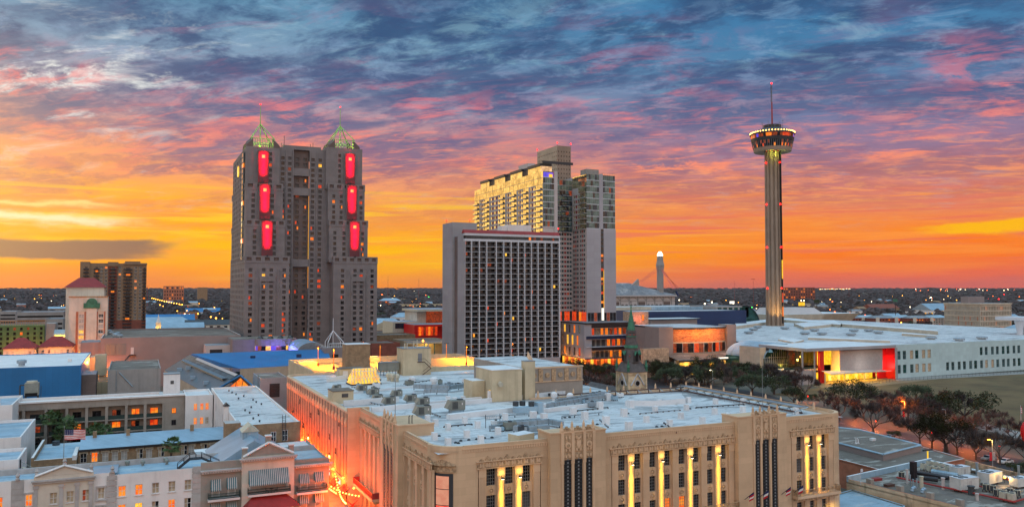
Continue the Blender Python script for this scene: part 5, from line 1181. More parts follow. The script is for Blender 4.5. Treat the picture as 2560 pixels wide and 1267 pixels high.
for k in range(14):yy=121+k*3;m.bar((118.2,yy,25.6),(121.8,yy,26.3),.14,'galv');m.bar((118.2,yy,25),(118.2,yy,25.6),.14,'galv');m.bar((120.2,yy,25.2),(121.8,yy+3,26.3),.1,'rust_iron')
m.obj('frame',t);m=MB();m.box(119.4,121.6,121,160,26.32,26.38,'roof_grey',bot=True);m.obj('walkway',t)
t=thing('sign_truss','rusty steel truss lying along the rear parapet before the church spire','truss',(104,160,25));m=MB()
for yy,zz in((160.4,25.9),(158.6,25.3)):m.bar((86,yy,zz),(121,yy,zz),.22,'rust_iron')
for k in range(12):xx=86+k*3.1;m.bar((xx,158.6,25.3),(xx,160.4,25.9),.12,'galv');m.bar((xx,160.4,25),(xx,160.4,25.9),.2,'rust_iron')
m.obj('frame',t)
t=thing('parking_deck','open rooftop parking deck flooded with orange light behind the store','parking deck',(76,255,0));m=MB()
m.box(46,106,237.5,276,0,24.6,'beige_block','deck_floor')
for x0,x1,y0,y1 in((46,46.5,237.5,276),(46.5,106,275.5,276),(105.5,106,190,275.5),(78.5,105.5,231.5,232)):m.box(x0,x1,y0,y1,24.61,26.1,'beige_block',bot=True)
m.obj('deck',t);m=MB();m.box(48,54,268,275,24.62,25.8,'beige_block');m.box(66,76,270,275,24.62,26.4,'beige_block');m.mesh([(80,246,24.62),(104,246,24.62),(104,254,26.6),(80,254,26.6),(104,254,24.6),(80,254,24.6)],[(0,1,2,3),(1,4,2),(0,3,5),(5,4,2,3)],'deck_floor');m.obj('ramp',t)
for k,(px,py) in enumerate(((795,914),(834,922),(908,898),(950,910),(1116,905),(1166,912))):
 x,y=atz(px,py,24.7);lt=thing('deck_lamp',['deck lamp post nearest the left corner of the parking deck','deck lamp post left of the brown stair house','deck lamp post behind the brown stair house','deck lamp post between the two stair houses','deck lamp post at the right rear of the parking deck','deck lamp post by the balcony hotel'][k],'lamp post',(x,y,24.6),'lamp posts on the parking deck')
 m=MB();m.cyl(x,y,25.6,31,.11,'lit_orange',6);m.cyl(x,y,24.6,25.6,.35,'metal_red',8);m.obj('pole',lt);m=MB();m.box(x-.8,x+.8,y-.2,y+.2,31,31.2,'dark_metal',bot=True);hd=m.obj('head',lt)  # pole glows by itself, lamplight on it put into the material
 lamp('SPOT',(x,y,30.9),64000,(1,.33,.01),.3,(x,y,24),160,hd)
"""end of the store"""
# OLD WHITE HOTEL, FRONT LEFT
def fr(px0,px1,py,D):
 x0,y,z=atd(px0,py,D);return x0,atY(px1,py,y)[0],y,z
oh=thing('grand_old_hotel','old white hotel front with lit windows, striped awnings and a gabled bay','hotel',(5,165,0))
Y0=159.0;w=MB();wn=[]
TRN='window_sill'
def trm(*b,bot=True):m=MB();m.box(*b,bot=bot);m.obj(TRN,oh)
QH=pick(31,[(5,'lit_orange'),(4,'curtain'),(3,('curtain','glass_dark')),(2,'lit_yellow'),(2,('lit_dim','curtain'))])
rz=[(13.2,15.1),(9.9,11.8),(6.6,8.5),(3.2,5.2)][::-1]
def bay(x0,x1,zt,cols,m='wall_white',dy=0.,sill=True):
 ws=wall(w,'Y',Y0-dy,x0,x1,0,zt,cols,rz,m,.28)
 if dy:w.face([(x0,Y0-dy,0),(x0,Y0,0),(x0,Y0,zt),(x0,Y0-dy,zt)],m);w.face([(x1,Y0-dy,0),(x1,Y0,0),(x1,Y0,zt),(x1,Y0-dy,zt)],m);w.face([(x0,Y0-dy,zt),(x1,Y0-dy,zt),(x1,Y0+.4,zt),(x0,Y0+.4,zt)],m)
 for q in ws:
  if sill:trm(q[2]-.12,q[3]+.12,Y0-dy-.14,Y0-dy-.003,q[4]-.14,q[4],'trim_white',bot=True)
 return ws
wn+=bay(-40,-18.8,17.6,[(-24.6,-23.2),(-21.3,-20.0),(-28.4,-27)])
wn+=bay(-17.0,-15.5,17.6,[]);wn+=bay(-18.8,-17.0,17.65,[],'stone_trim',.12)
wn+=bay(-15.5,-6.5,18.0,[(-13.1,-12.0),(-10.6,-9.5),(-8.2,-7.1)],'wall_cream',.4)
wn+=bay(-6.5,-4.1,17.6,[(-5.8,-4.8)]);wn+=bay(-4.1,-3.2,17.62,[],'stone_trim',.12)
wn+=bay(-3.2,9.6,17.1,[(-2.6,-1.4),(.1,1.3),(2.85,4.0),(5.55,6.7),(8.25,9.4)]);wn+=bay(9.6,11.0,17.3,[],'stone_trim',.12)
bay(11.0,18.1,17.9,[],'stucco_grey',.2);bay(18.1,27.7,18.4,[],'wall_cream',.8);bay(27.7,34.5,16.9,[],'stucco_grey',.2)
w.box(34.2,34.5,Y0+.02,182,0,16.4,'stucco_grey');w.box(-40,34.1,Y0+12,Y0+12.4,0,17.2,'stone_trim')
for x0,x1,zt in((-40,-15.5,17.6),(-6.5,9.6,17.1),(11,18.1,17.9),(27.7,34.5,16.9)):w.box(x0,x1,Y0+.02,Y0+.4,15,zt-.003,'stone_trim',bot=True)
w.obj('wall',oh)
panes(oh,wn,QH,'frame_white',(2,2,.07))
TRN='cornice'
for x0,x1,z in((-15.7,-6.3,15.9),):trm(x0,x1,Y0-.75,Y0-.41,z+.9,z+1.25,'stone_trim',bot=True);trm(x0-.15,x1+.15,Y0-.95,Y0-.41,z+1.25,z+1.5,'stone_trim',bot=True)
TRN='pilaster'
for x in(-15.2,-11.4,-9.0,-6.9):trm(x-.3,x+.3,Y0-.52,Y0-.4,3,16,'stone_trim',bot=True);trm(x-.42,x+.42,Y0-.6,Y0-.4,16,16.5,'stone_trim',bot=True)
def pediment(x0,x1,y,z,h,m,t=.35):
 tr=MB();xm=(x0+x1)/2;tr.mesh([(x0,y,z),(x1,y,z),(xm,y,z+h),(x0,y+1.2,z),(x1,y+1.2,z),(xm,y+1.2,z+h)],[(0,1,2),(0,2,5,3),(1,4,5,2),(3,5,4)],m)
 for s in(-1,1):
  a=Vector((x0 if s<0 else x1,y-.18,z+.1));b=Vector((xm,y-.18,z+h+.12));tr.bar(a,b,t,'trim_white')
 tr.obj('pediment',oh)
pediment(-15.3,-6.7,Y0-.4,18.02,1.45,'wall_cream');pediment(18.3,27.5,Y0-.8,18.42,2.3,'stucco_grey',.42)
for x,z in((-15.1,18.2),(-11,19.6),(-6.9,18.2),(-17.9,17.7),(-3.6,17.6)):tr=MB();tr.lathe(x,Y0-.1,[(.32,z),(.32,z+.3),(.2,z+.4),(.36,z+.7),(.2,z+1.0),(.05,z+1.25)],8,'stone_trim');tr.obj('urn',oh)
for x0,x1,z,d in((10.9,18.1,15.9,.2),(17.6,28.2,17.6,.8),(27.7,35.1,15.4,.2)):
 tr=MB();tr.box(x0,x1,Y0-d-.75,Y0-d-.003,z+.35,z+.62,'stone_trim',bot=True);tr.box(x0+.2,x1-.2,Y0-d-.5,Y0-d-.003,z,z+.35,'stone_trim',bot=True)
 n=int((x1-x0)/.45)
 for k in range(n):tr.box(x0+.3+k*.45,x0+.5+k*.45,Y0-d-.62,Y0-d-.5,z+.12,z+.34,'trim_white',bot=True)
 tr.obj('cornice',oh)
for x0,x1,z in((18.2,19.1,18.42),(26.7,27.6,18.42),(22.4,23.4,20.6)):tr=MB();tr.box(x0,x1,Y0-.6,Y0+.4,z,z+(1.5 if z<20 else 1.3),'stucco_grey');tr.box(x0-.12,x1+.12,Y0-.72,Y0+.52,z+(1.5 if z<20 else 1.3),z+(1.7 if z<20 else 1.5),'trim_white',bot=True);tr.obj('parapet_pier',oh)
for x in(-17.9,-3.65,10.3):
 tr=MB();[tr.box(x-.8,x+.8,Y0-.17,Y0-.122,2+k*.95,2.8+k*.95,'stone_trim',bot=True) for k in range(16)];tr.obj('quoins',oh)
for xc in(-16.2,-5.3):
 for r in rz[2:]:tr=MB();tr.box(xc-.85,xc+.85,Y0-.2,Y0-.003,r[1]+.1,r[1]+.35,'stone_trim',bot=True);tr.box(xc-.9,xc+.9,Y0-.28,Y0-.003,r[0]-.35,r[0]-.1,'stone_trim',bot=True);[tr.box(xc+s*.72-.12,xc+s*.72+.12,Y0-.16,Y0-.003,r[0]-.1,r[1]+.1,'stone_trim',bot=True) for s in(-1,1)];tr.obj('window_surround',oh)
for r in rz[2:]:
 m=win_mesh('Y',1.0,1.9,'lit_orange',(2,2,.08),'frame_white',-1);put(m.data('window'),'window',oh,loc=Vector((-16.7,Y0-.02,r[0]))-oh.location)
rf=MB();rf.face([(-40,Y0+.4,16.2),(34.2,Y0+.4,16.2),(34.2,Y0+12,16.2),(-40,Y0+12,16.2)],'roof_pale_blue');rf.face([(11.2,Y0+12.4,16),(34.2,Y0+12.4,16),(34.2,183,16),(11.2,183,16)],'roof_white_clean');rf.mesh([(-7.2,Y0+.5,17.4),(-2.8,Y0+.5,17.4),(-2.8,Y0+12,16.6),(-7.2,Y0+12,16.6)],[(0,1,2,3)],'roof_metal_pale');rf.obj('roof',oh)
g=MB();g.gable(13.2,28.4,Y0+3.5,Y0+22,16.05,20.6,'roof_metal_pale','Y');g.gable(18,29.6,Y0+1.6,Y0+7,16.06,19.4,'roof_pale_blue','Y');g.obj('gable_roof',oh)
g=MB();g.box(19.4,22.4,Y0+10,Y0+14,18.5,21.2,'roof_pale_blue');g.gable(19.2,22.6,Y0+9.8,Y0+14.2,21.21,22.6,'hvac_beige','Y');g.obj('cupola',oh)
def awning(x0,x1,z0,z1,y,d,cat='awning'):
 a=MB();n=max(8,int((x1-x0)/.17));n+=n%2
 for k in range(n):
  u0,u1=x0+(x1-x0)*k/n,x0+(x1-x0)*(k+1)/n;mt='shade_pale' if k%2 else 'teal_metal'
  a.face([(u0,y-.02,z1),(u1,y-.02,z1),(u1,y-d,z0+.25),(u0,y-d,z0+.25)],mt);a.face([(u0,y-d,z0+.25),(u1,y-d,z0+.25),(u1,y-d-.02,z0),(u0,y-d-.02,z0)],mt)
 for x in(x0,x1):a.face([(x,y-.02,z1),(x,y-d,z0+.25),(x,y-.02,z0+.25)],'teal_metal')
 a.obj('awning',oh)
 dr=MB();dr.box(x0+.2,x1-.2,y-.06,y-.004,z0-1.2,z0+.6,'frame_white',bot=True);dr.box(x0+.35,x1-.35,y-.09,y-.061,z0-1.1,z0+.5,'shade_pale',bot=True);dr.obj('french_door',oh)
awning(12.7,14.5,12.7,14.7,Y0-.2,.9);awning(15.5,17.3,12.8,14.8,Y0-.2,.9);awning(19.3,26.6,13.2,15.9,Y0-.8,1.5);awning(28.7,30.6,12.4,14.2,Y0-.2,.9);awning(31.6,33.4,12.5,14.3,Y0-.2,.9)
for x in(12.7,15.5,28.7,31.6):awning(x,x+1.8,8.6,10.4,Y0-.2,.9)
def iron_balcony(x0,x1,z,y):
 b=MB();b.box(x0,x1,y-1.25,y-.01,z-.4,z,'trim_white',bot=True);o=b.obj('balcony',oh)
 r_=MB();r_.box(x0+.05,x1-.05,y-1.2,y-1.15,z+.02,z+.12,'rail_green',bot=True);r_.box(x0+.05,x1-.05,y-1.2,y-1.15,z+.92,z+1.0,'rail_green',bot=True)
 n=int((x1-x0)/.16)
 for k in range(n+1):u=x0+.06+(x1-x0-.12)*k/n;r_.box(u-.025,u+.025,y-1.2,y-1.16,z+.1,z+.95,'rail_green')
 for k in range(n):u=x0+.06+(x1-x0-.12)*(k+.5)/n;r_.box(u-.05,u+.05,y-1.195,y-1.17,z+.3,z+.55,'rail_green',bot=True)
 for x in(x0+.05,x1-.1):r_.box(x,x+.05,y-1.15,y-.1,z+.1,z+1.15,'rail_green',bot=True)
 r_.obj('railing',o)
iron_balcony(12.2,17.8,11.3,Y0-.2);iron_balcony(19.1,26.9,11.6,Y0-.8);iron_balcony(28.2,34.0,10.9,Y0-.2)
m=MB();m.mesh([(18.2,Y0-4,9.2),(28.4,Y0-4,9.2),(26,Y0-.82,11.1),(20.2,Y0-.82,11.1),(28.4,Y0-.82,9.2),(18.2,Y0-.82,9.2)],[(0,1,2,3),(1,4,2),(0,3,5),(0,5,4,1)],'tile_red');m.obj('porch_roof',oh)
def chair_table(x,y,z,lab):
 t=thing('balcony_table',lab,'table',(x,y,z));m=MB();m.cyl(x,y,z+.68,z+.73,.4,'dark_metal',10);m.obj('table_top',t);m=MB();m.cyl(x,y,z,z+.68,.05,'dark_metal',6);m.obj('leg',t)
 for s in(-1,1):
  c=thing('balcony_chair',('left' if s<0 else 'right')+' dark metal chair at the balcony table under the widest striped awning','chair',(x+s*.8,y,z));m=MB();m.box(x+s*.8-.22,x+s*.8+.22,y-.22,y+.22,z+.42,z+.47,'dark_metal',bot=True);m.obj('seat',c)
  m=MB();m.box(x+s*1.02-.02,x+s*1.02+.02,y-.22,y+.22,z+.47,z+.95,'dark_metal',bot=True);m.obj('backrest',c)
  for dx in(-.2,.2):
   for dy in(-.2,.2):m=MB();m.bar((x+s*.8+dx,y+dy,z),(x+s*.8+dx,y+dy,z+.42),.035,'dark_metal');m.obj('leg',c)
chair_table(23.4,Y0-1.5,11.6,'small round table on the balcony under the widest striped awning')
for px,py,lab in((318,1163,'grey round vent left on the pale hotel roof'),(417,1160,'grey round vent in the middle of the pale hotel roof'),(414,1155,'small grey vent behind the middle one on the hotel roof'),(357,1163,'low dark vent cap on the pale hotel roof')):
 x,y=atz(px,py,16.2);m=MB();m.lathe(x,y,[(.25,16.2),(.25,16.6),(.42,16.65),(.42,17),(.2,17.2)],10,'hvac_grey');m.obj('roof_vent',label=lab,cat='vent')
t=thing('steel_stair','black steel stair bridging the parapet of the old hotel roof','stair',(10.5,Y0+5,16.2));m=MB()
for y in(Y0+4,Y0+5.2):m.path([(7.2,y,16.2),(9.3,y,17.9),(11.4,y,17.9),(14.6,y,16.2)],.22,'dark_metal');m.path([(7.2,y,17.2),(9.3,y,18.9),(11.4,y,18.9),(14.6,y,17.2)],.09,'dark_metal');[m.bar((q,y,z),(q,y,z+1),.07,'dark_metal') for q,z in((7.2,16.2),(8.3,17),(9.3,17.9),(10.4,17.9),(11.4,17.9),(13,17.1),(14.6,16.2))]
for k in range(7):m.box(9.3+k*.3,9.5+k*.3,Y0+4,Y0+5.2,17.88,17.95,'dark_metal',bot=True);m.box(7.3+k*.3,7.5+k*.3,Y0+4,Y0+5.2,16.3+k*.23,16.36+k*.23,'dark_metal',bot=True);m.box(11.6+k*.42,11.8+k*.42,Y0+4,Y0+5.2,17.7-k*.22,17.76-k*.22,'dark_metal',bot=True)
m.obj('frame',t)
x,y=-11.2,Y0+.2;zt=atY(160,1068,y)[1]
t=thing('flagpole','white flagpole rising from the pediment of the old hotel','flagpole',(x,y,19.4));m=MB();m.cyl(x,y,19.4,zt,.06,'hvac_grey',8,.04);m.obj('pole',t);m=MB();m.lathe(x,y,[(.02,zt),(.12,zt+.12),(.02,zt+.24)],8,'hvac_grey');m.obj('finial',t)
n,hh,ww=14,1.75,3.3;M_=MB()
def fw(u,v):return(x+.05+u*ww*.97,y+.18*math.sin(u*7+v)*(.3+u),zt-.35-v*hh-.32*u*u-.08*math.sin(u*6))
for k in range(n):
 for j in range(13):
  u0,u1,v0,v1=k/n,(k+1)/n,j/13,(j+1)/13;mt='flag_red' if j%2==0 else 'flag_white'
  if u1<=.43 and j<7:mt='flag_blue'
  M_.face([fw(u0,v0),fw(u1,v0),fw(u1,v1),fw(u0,v1)],mt)
for a in range(5):
 for b in range(4):u,v=.04+a*.085,.07+b*.12;c=fw(u,v);M_.face([(c[0],c[1]-.02,c[2]),(c[0]+.09,c[1]-.02,c[2]),(c[0]+.045,c[1]-.02,c[2]-.09)],'flag_white')
M_.obj('flag',label='striped starred flag flying from the pole on the old hotel',cat='flag')
WB1=atY(48,1103,172)[0];t=block('white_block','plain white stuccoed block with an outside stair at the left edge','building',-44,WB1,172,184,18.8,'wall_white','roof_pale_blue')
panes(t,[('Y',171.98,WB1-5.6,WB1-3.8,14.6,16.4,0,0,-1)],lambda q:'glass_dark','frame_white',(3,2,.08));m=MB();m.box(WB1+.01,WB1+.07,173.5,175,16.3,18.3,'dark_void',bot=True);m.obj('door',t)
m=MB();m.bar((WB1+.4,173.6,17),(WB1+2.2,172.2,16.2),.3,'hvac_beige');m.bar((WB1+.4,173,18),(WB1+2.2,171.6,17.2),.08,'hvac_grey');m.obj('stair',t)
t=block('white_block','taller white block with a parapet walk behind the plain one at the left edge','building',-60,atY(54,1049,205)[0],205,232,17.6,'wall_white','roof_pale_blue')
t=block('white_block','tallest white block with chimneys at the far left edge','building',-70,atY(32,985,238)[0],238,258,20.6,'wall_white','roof_pale_blue');m=MB()
for x in(-34,-31.4):m.lathe(x,238.4,[(.4,20.6),(.4,21.2),(.25,21.4),(.45,21.8),(.1,22.4)],8,'trim_white')
m.box(-38,-35,239,241,20.61,22.4,'stone_trim');m.obj('chimney',t)
t=thing('brick_wing','low tan brick wing with arched window heads and a pale blue metal roof','building',(0,208,0));w=MB();wn=[]
wx=[atY((q/2.6),1125,205)[0] for q in(523,595,665,728,788,890,950,1030,1180,1225,1310,1365)]
wn=wall(w,'Y',205,-11.6,19.5,0,13.9,[(a,a+1.25) for a in wx],[(10.9,13.0),(6.7,8.9)],'brick_brown',.2);w.box(-11.6,19.5,205.25,216,0,13.85,'brick_brown');w.box(-11.6,20,204.4,205.24,13.45,13.93,'dark_metal',bot=True)
w.box(-19.8,-11.7,201,224,0,12.4,'brick_brown','roof_pale_blue');w.box(-20.3,-19.81,201,224,0,13.6,'brick_brown','wall_white');w.box(-19.8,-12.5,201,201.5,12.41,13.0,'brick_brown','wall_white',True);w.box(-12.5,-11.68,201,212,12.41,13.4,'wall_white');w.obj('wall',t)
m=MB();m.mesh([(-11.4,204.3,13.95),(20,204.3,13.95),(20,212,15.7),(-11.4,212,15.7),(20,217,13.9),(-11.4,217,13.9)],[(0,1,2,3),(3,2,4,5)],'roof_metal_pale');m.obj('roof',t)
pw_=pick(41,[(5,'shade_pale'),(3,('curtain','glass_dark')),(2,'glass_dark')]);panes(t,wn,lambda q:'lit_orange' if q[6]==1 and q[7]==1 else pw_(q),'frame_white',(2,2,.07))
m=MB()
for q in wn:m=MB();m.box(q[2]-.25,q[3]+.25,204.85,204.997,q[5]+.02,q[5]+.28,'hvac_beige',bot=True);[m.box(e-.12,e+.12,204.86,204.997,q[5]-.35,q[5]+.02,'hvac_beige',bot=True) for e in(q[2]-.15,q[3]+.15)];m.obj('window_hood',t)
m=MB()
for x in(-9,-2,12):m.box(x,x+.8,210.5,211.5,14.8,16.8,'brick_brown')
m.obj('chimney',t)
for px,py,lab in((363,865+218,'round roof fan on the brick wing roof'),):
 x,y=atz(140,1112,12.4);m=MB();m.cyl(x,y,12.4,13.4,.8,'hvac_dark',14);m.obj('roof_fan',label='round dark fan on the flat end of the brick wing',cat='roof fan')
t=thing('courtyard_block','grey courtyard block with four rows of recessed balconies and lit doors','building',(-8,255,0));w=MB();YB_=250.0
cx=[-27.2,-22.0,-17.1,-12.3,-7.4,-2.5,2.3,7.1];w.box(-32,12.6,YB_+1.9,262,0,17.6,'stucco_grey')
w.box(-32,12.6,YB_-.05,YB_+1.95,17.3,19.6,'stucco_grey','wall_white',True);w.box(7.4,12.6,YB_,YB_+1.88,0,17.3,'stucco_grey');w.box(-32,12.7,YB_-.4,YB_-.051,19.2,19.6,'wall_white',bot=True)
for x in cx:w.box(x-.35,x+.35,YB_,YB_+1.88,0,17.3,'stucco_grey')
fz=[13.6-3.35*k for k in range(4)]
for z in fz:w.box(-32,7.1,YB_+.05,YB_+1.87,z-.3,z,'stucco_grey',bot=True)
w.obj('wall',t);rl=MB();ww_=[]
for i in range(len(cx)-1):
 for j,z in enumerate(fz):
  a,b=cx[i]+.4,cx[i+1]-.4;o=MB();o.box(a,b,YB_+.1,YB_+.14,z+.02,z+1.05,'rail_green');o.box(a,b,YB_+.06,YB_+.18,z+1.05,z+1.12,'rail_green',bot=True);o.obj('railing',t)
  ww_.append(('Y',YB_+1.85,a+.9,b-1.0,z+.05,z+2.4,i,j,-1))
for z in fz:ww_.append(('Y',YB_-.02,9.2,10.4,z+.7,z+2.2,9,0,-1))
pq=pick(45,[(5,'glass_dark'),(4,('glass_dark','lit_dim')),(2,'lit_orange'),(2,('lit_dim','glass_dark')),(1,'lit_red')]);panes(t,ww_,pq,'frame_dark',(2,1,.08))
m=MB();m.face([(-32,YB_+1.95,18.6),(12.6,YB_+1.95,18.6),(12.6,262,19.2),(-32,262,19.2)],'roof_white');m.box(-32,6,255.5,256.2,18.6,19.9,'wall_white');m.obj('roof',t)
t=rbox('lift_tower','slim white stair tower with a small square window on the courtyard block','tower',7.2,11.6,256.5,261,17.7,24.7,'wall_white','roof_grey');m=MB();m.box(9,9.9,256.4,256.48,21.9,22.9,'shade_grey',bot=True);m.obj('window',t)
t=block('white_wing','bluish white wing with lit windows joining the courtyard block','building',12.7,20,247,262,19.4,'wall_white','roof_white_clean');panes(t,[('Y',246.98,x,x+.9,z,z+1.9,0,0,-1) for x in(14.9,16.6,18) for z in(15.2,11.2,7)],pick(3,[(3,'lit_orange'),(1,'curtain')]),'frame_white',(2,2,.07))
t=block('white_roof_wing','long brick and white wing with a bright white roof beside the glowing alley','building',20.3,33.2,184,257,20.2,'wall_white','roof_white',par=.5);w=MB()
w.box(20.3,33.3,183.6,183.97,0,20.25,'brick_brown','wall_white');w.box(17.4,20.6,183.2,187,0,20.9,'brick_brown','stone_trim');w.box(33.21,33.5,184,257,0,20.0,'brick_brown');w.obj('brick_end',t)
panes(t,[('Y',183.58,27.0,28.1,16.2,18.4,0,0,-1),('Y',183.58,29.4,30.6,16.3,18.6,0,0,-1)]+[('X',20.28,y,y+1,z,z+2,0,0,-1) for y in(192,198,204,212,220,230,240) for z in(15.5,11)],pick(9,[(3,'glass_dark'),(2,'shade_pale')]),'frame_white',(2,2,.08))
m=MB();m.box(19.2,20.25,205,206.4,0,21.6,'wall_white');m.gable(18.9,20.6,204.7,206.7,21.61,22.4,'hvac_dark','Y');m.obj('chimney',t)
m=MB()
for dx in(0,.7):m.bar((29.4+dx,182.9,16.2),(29.4+dx,183.4,22),.09,'dark_metal')
for k in range(14):m.bar((29.4,183,16.5+k*.4),(30.1,183,16.5+k*.4),.06,'dark_metal')
m.obj('ladder',t);vr=random.Random(4)
m=MB();m.lathe(0,0,[(.18,0),(.18,.3),(.3,.32),(.1,.5)],8,'hvac_dark');vv=m.data('roof_vent')
for k in range(14):put(vv,'roof_vent',None,'small dark vent on the bright white wing roof','vent','vents along the white wing roof',None,(24+vr.random()*6,190+k*4.6,19.7))
x,y=atz(75,1000,19.2);y+=4;t=thing('cooling_tower','boxy rusty grey cooling tower with pipes on the courtyard block roof','cooling tower',(x,y,19.2));m=MB();m.box(x-1.7,x+1.7,y-1.5,y+1.5,20.2,23.6,'hvac_grey');m.box(x-1.5,x+1.5,y-1.52,y-1.505,19.9,20.9,'dark_void',bot=True);m.obj('casing',t);m=MB();m.cyl(x,y,23.6,24.1,1.35,'hvac_beige',14);m.obj('fan_stack',t);m=MB();m.path([(x-2.9,y,19.2),(x-2.9,y,23),(x-1.7,y,23)],.3,'hvac_dark',8);m.path([(x+2.2,y,19.2),(x+2.2,y,22.6)],.12,'hvac_dark',6);m.obj('pipe',t)
m=MB();[m.bar((x+dx,y+dy,18.6),(x+dx,y+dy,20.2),.2,'dark_metal') for dx in(-1.5,1.5) for dy in(-1.3,1.3)];m.obj('leg',t)
# PALMS
def palm_proto(h,label,fl=2.6,n=44,seed=1):
 t=thing('palm_tree',label,'palm tree');r=random.Random(seed);m=MB();m.lathe(0,0,[(.3,0),(.2,1),(.17,h*.6),(.2,h)],8,'bark');m.lathe(0,0,[(.24,h-1.8),(.52,h-1),(.4,h-.1)],8,'bark_pale');m.obj('trunk',t)
 m=MB()
 for k in range(n):
  a=r.random()*6.283;el_=r.uniform(-.75,1.2);L=fl*r.uniform(.75,1.1);stem=L*.5;c=Vector((math.cos(a)*math.cos(el_),math.sin(a)*math.cos(el_),math.sin(el_)));b0=Vector((0,0,h));b1=b0+c*stem;m.bar(b0,b1,.05,'leaf_palm',3)
  side=c.cross(Vector((0,0,1))).normalized();up=side.cross(c).normalized()
  for q in range(11):
   th=-1.25+2.5*q/10;d=(c*math.cos(th)+side*math.sin(th)).normalized();tip=b1+d*(L*.5*(1-.25*abs(th)))+Vector((0,0,-.35*abs(th)-.15*r.random()));wv=(side*math.cos(th)-c*math.sin(th))*.09
   mid=b1+d*L*.28;m.face([tuple(b1),tuple(mid-wv),tuple(tip),tuple(mid+wv)],'leaf_palm')
 m.obj('crown',t);return t
PA=palm_proto(11.5,'x',2.7,46,3);PB=palm_proto(8.4,'x',2.6,40,8)
for px,py,pr,lab in((121,1045,PA,'tall palm farthest left in the courtyard before the balconies'),(138,1045,PA,'tall palm beside the leftmost one in the courtyard'),(170,1058,PA,'leaning palm right of the two tall courtyard palms'),(245,1072,PB,'bushy palm in the middle of the courtyard'),(230,1078,PB,'lower palm left of the bushy courtyard palm'),(262,1078,PB,'lower palm right of the bushy courtyard palm'),(150,1082,PB,'short palm under the tall courtyard palms'),(180,1070,PA,'dark palm behind the hotel flag')):
 x,y,z=atd(px,py,208+(px%7)*2);h=11.5 if pr is PA else 8.4;place(pr,(x,y,z-h),random.random()*6,lab,None,'palms in the hotel courtyard')
 if z-h>.2:pass
x,y,z=atd(428,1112,176);place(PB,(x,y,z-8.4),1,'single palm between the brick wing and the old hotel roof',1.0,'palms in the hotel courtyard')
# THE ALLEY
m=MB();m.box(34.5,38.4,118,240,0,7.0,'paving');m.obj('alley',kind='structure')
m=MB();m.box(20,40.7,100,118,0,7.0,'paving');m.obj('pavement',kind='structure')
for k,(y,lab) in enumerate(((150,'red awning nearest the camera over an alley shop door'),(158.5,'orange-lit red awning second along the alley'),(166,'red awning third along the alley'),(175,'red awning farthest along the alley'))):
 x=38.3;a=MB();a.mesh([(x,y,10.6),(x,y+4,10.6),(x-1.3,y+4,9.6),(x-1.3,y,9.6),(x-1.3,y+4,9.2),(x-1.3,y,9.2)],[(0,1,2,3),(3,2,4,5),(0,3,5),(1,4,2)],'awning_red');a.obj('shop_awning',label=lab,cat='awning',group='red awnings in the alley')
m=MB();m.lathe(0,0,[(.01,-.13),(.14,0),(.01,.13)],6,'bulb_warm');bm_=m.data('bulb')
for s,(y0,y1,xa,xb_) in enumerate(((150,176,38.2,34.7),(146,170,34.8,38.2),(154,184,34.8,36.4))):
 t=thing('string_lights',['string of warm bulbs sagging across the alley from the store','string of warm bulbs crossing the alley the other way','string of warm bulbs along the white wing side of the alley'][s],'string lights',(xa,y0,10),'bulb strings over the alley');P_=[]
 for k in range(17):f=k/16;P_.append((xa+(xb_-xa)*f,y0+(y1-y0)*f,11.2-1.3*math.sin(f*math.pi)))
 m=MB();m.path(P_,.03,'dark_metal',3);m.obj('wire',t)
 for q in P_:put(bm_,'bulb',t,loc=Vector(q)-Vector((0,0,.16))-t.location)
m=MB();m.lathe(0,0,[(.02,-.22),(.24,0),(.02,.22)],8,'lamp_amber');m.bar((0,0,.1),(.5,0,.3),.06,'dark_metal');wl=m.data('alley_lamp')
for k in range(9):
 y=153+k*9;x=38.0
 put(wl,'alley_lamp',None,'amber lamp on the ledge of the brick flank above the alley','wall lamp','ledge lamps along the alley',None,(x,y,11.9));lamp('POINT',(x-.5,y,12.1),260,(1,.30,.03),.15)
for k in range(10):lamp('POINT',(35.6,147+k*8.5,10.6),4200,(1,.10,.010),.4)
m=MB();m.box(xb-.06,xb-.01,166,168,9.6,10.6,'sign_white',bot=True);m.box(xb-.06,xb-.01,176,178.4,9.4,10.8,'sign_white',bot=True);m.obj('lit_sign',label='pair of white lit signs over the alley shops',cat='sign')
m=MB();m.cyl(37.5,152.6,7,7.7,.5,'terracotta',10);t=thing('potted_shrub','potted green shrub at the alley shop door','plant',(37.5,152.6,7));m.obj('pot',t);m=MB();rr_=random.Random(6)
for k in range(120):a=Vector((rr_.gauss(0,.3),rr_.gauss(0,.3),rr_.uniform(0,.9)));b=Vector((rr_.gauss(0,.15),rr_.gauss(0,.15),.15));p=Vector((37.5,152.6,7.7))+a;m.face([tuple(p),tuple(p+b),tuple(p+b.orthogonal()*.6)],'leaf_palm')
m.obj('foliage',t)
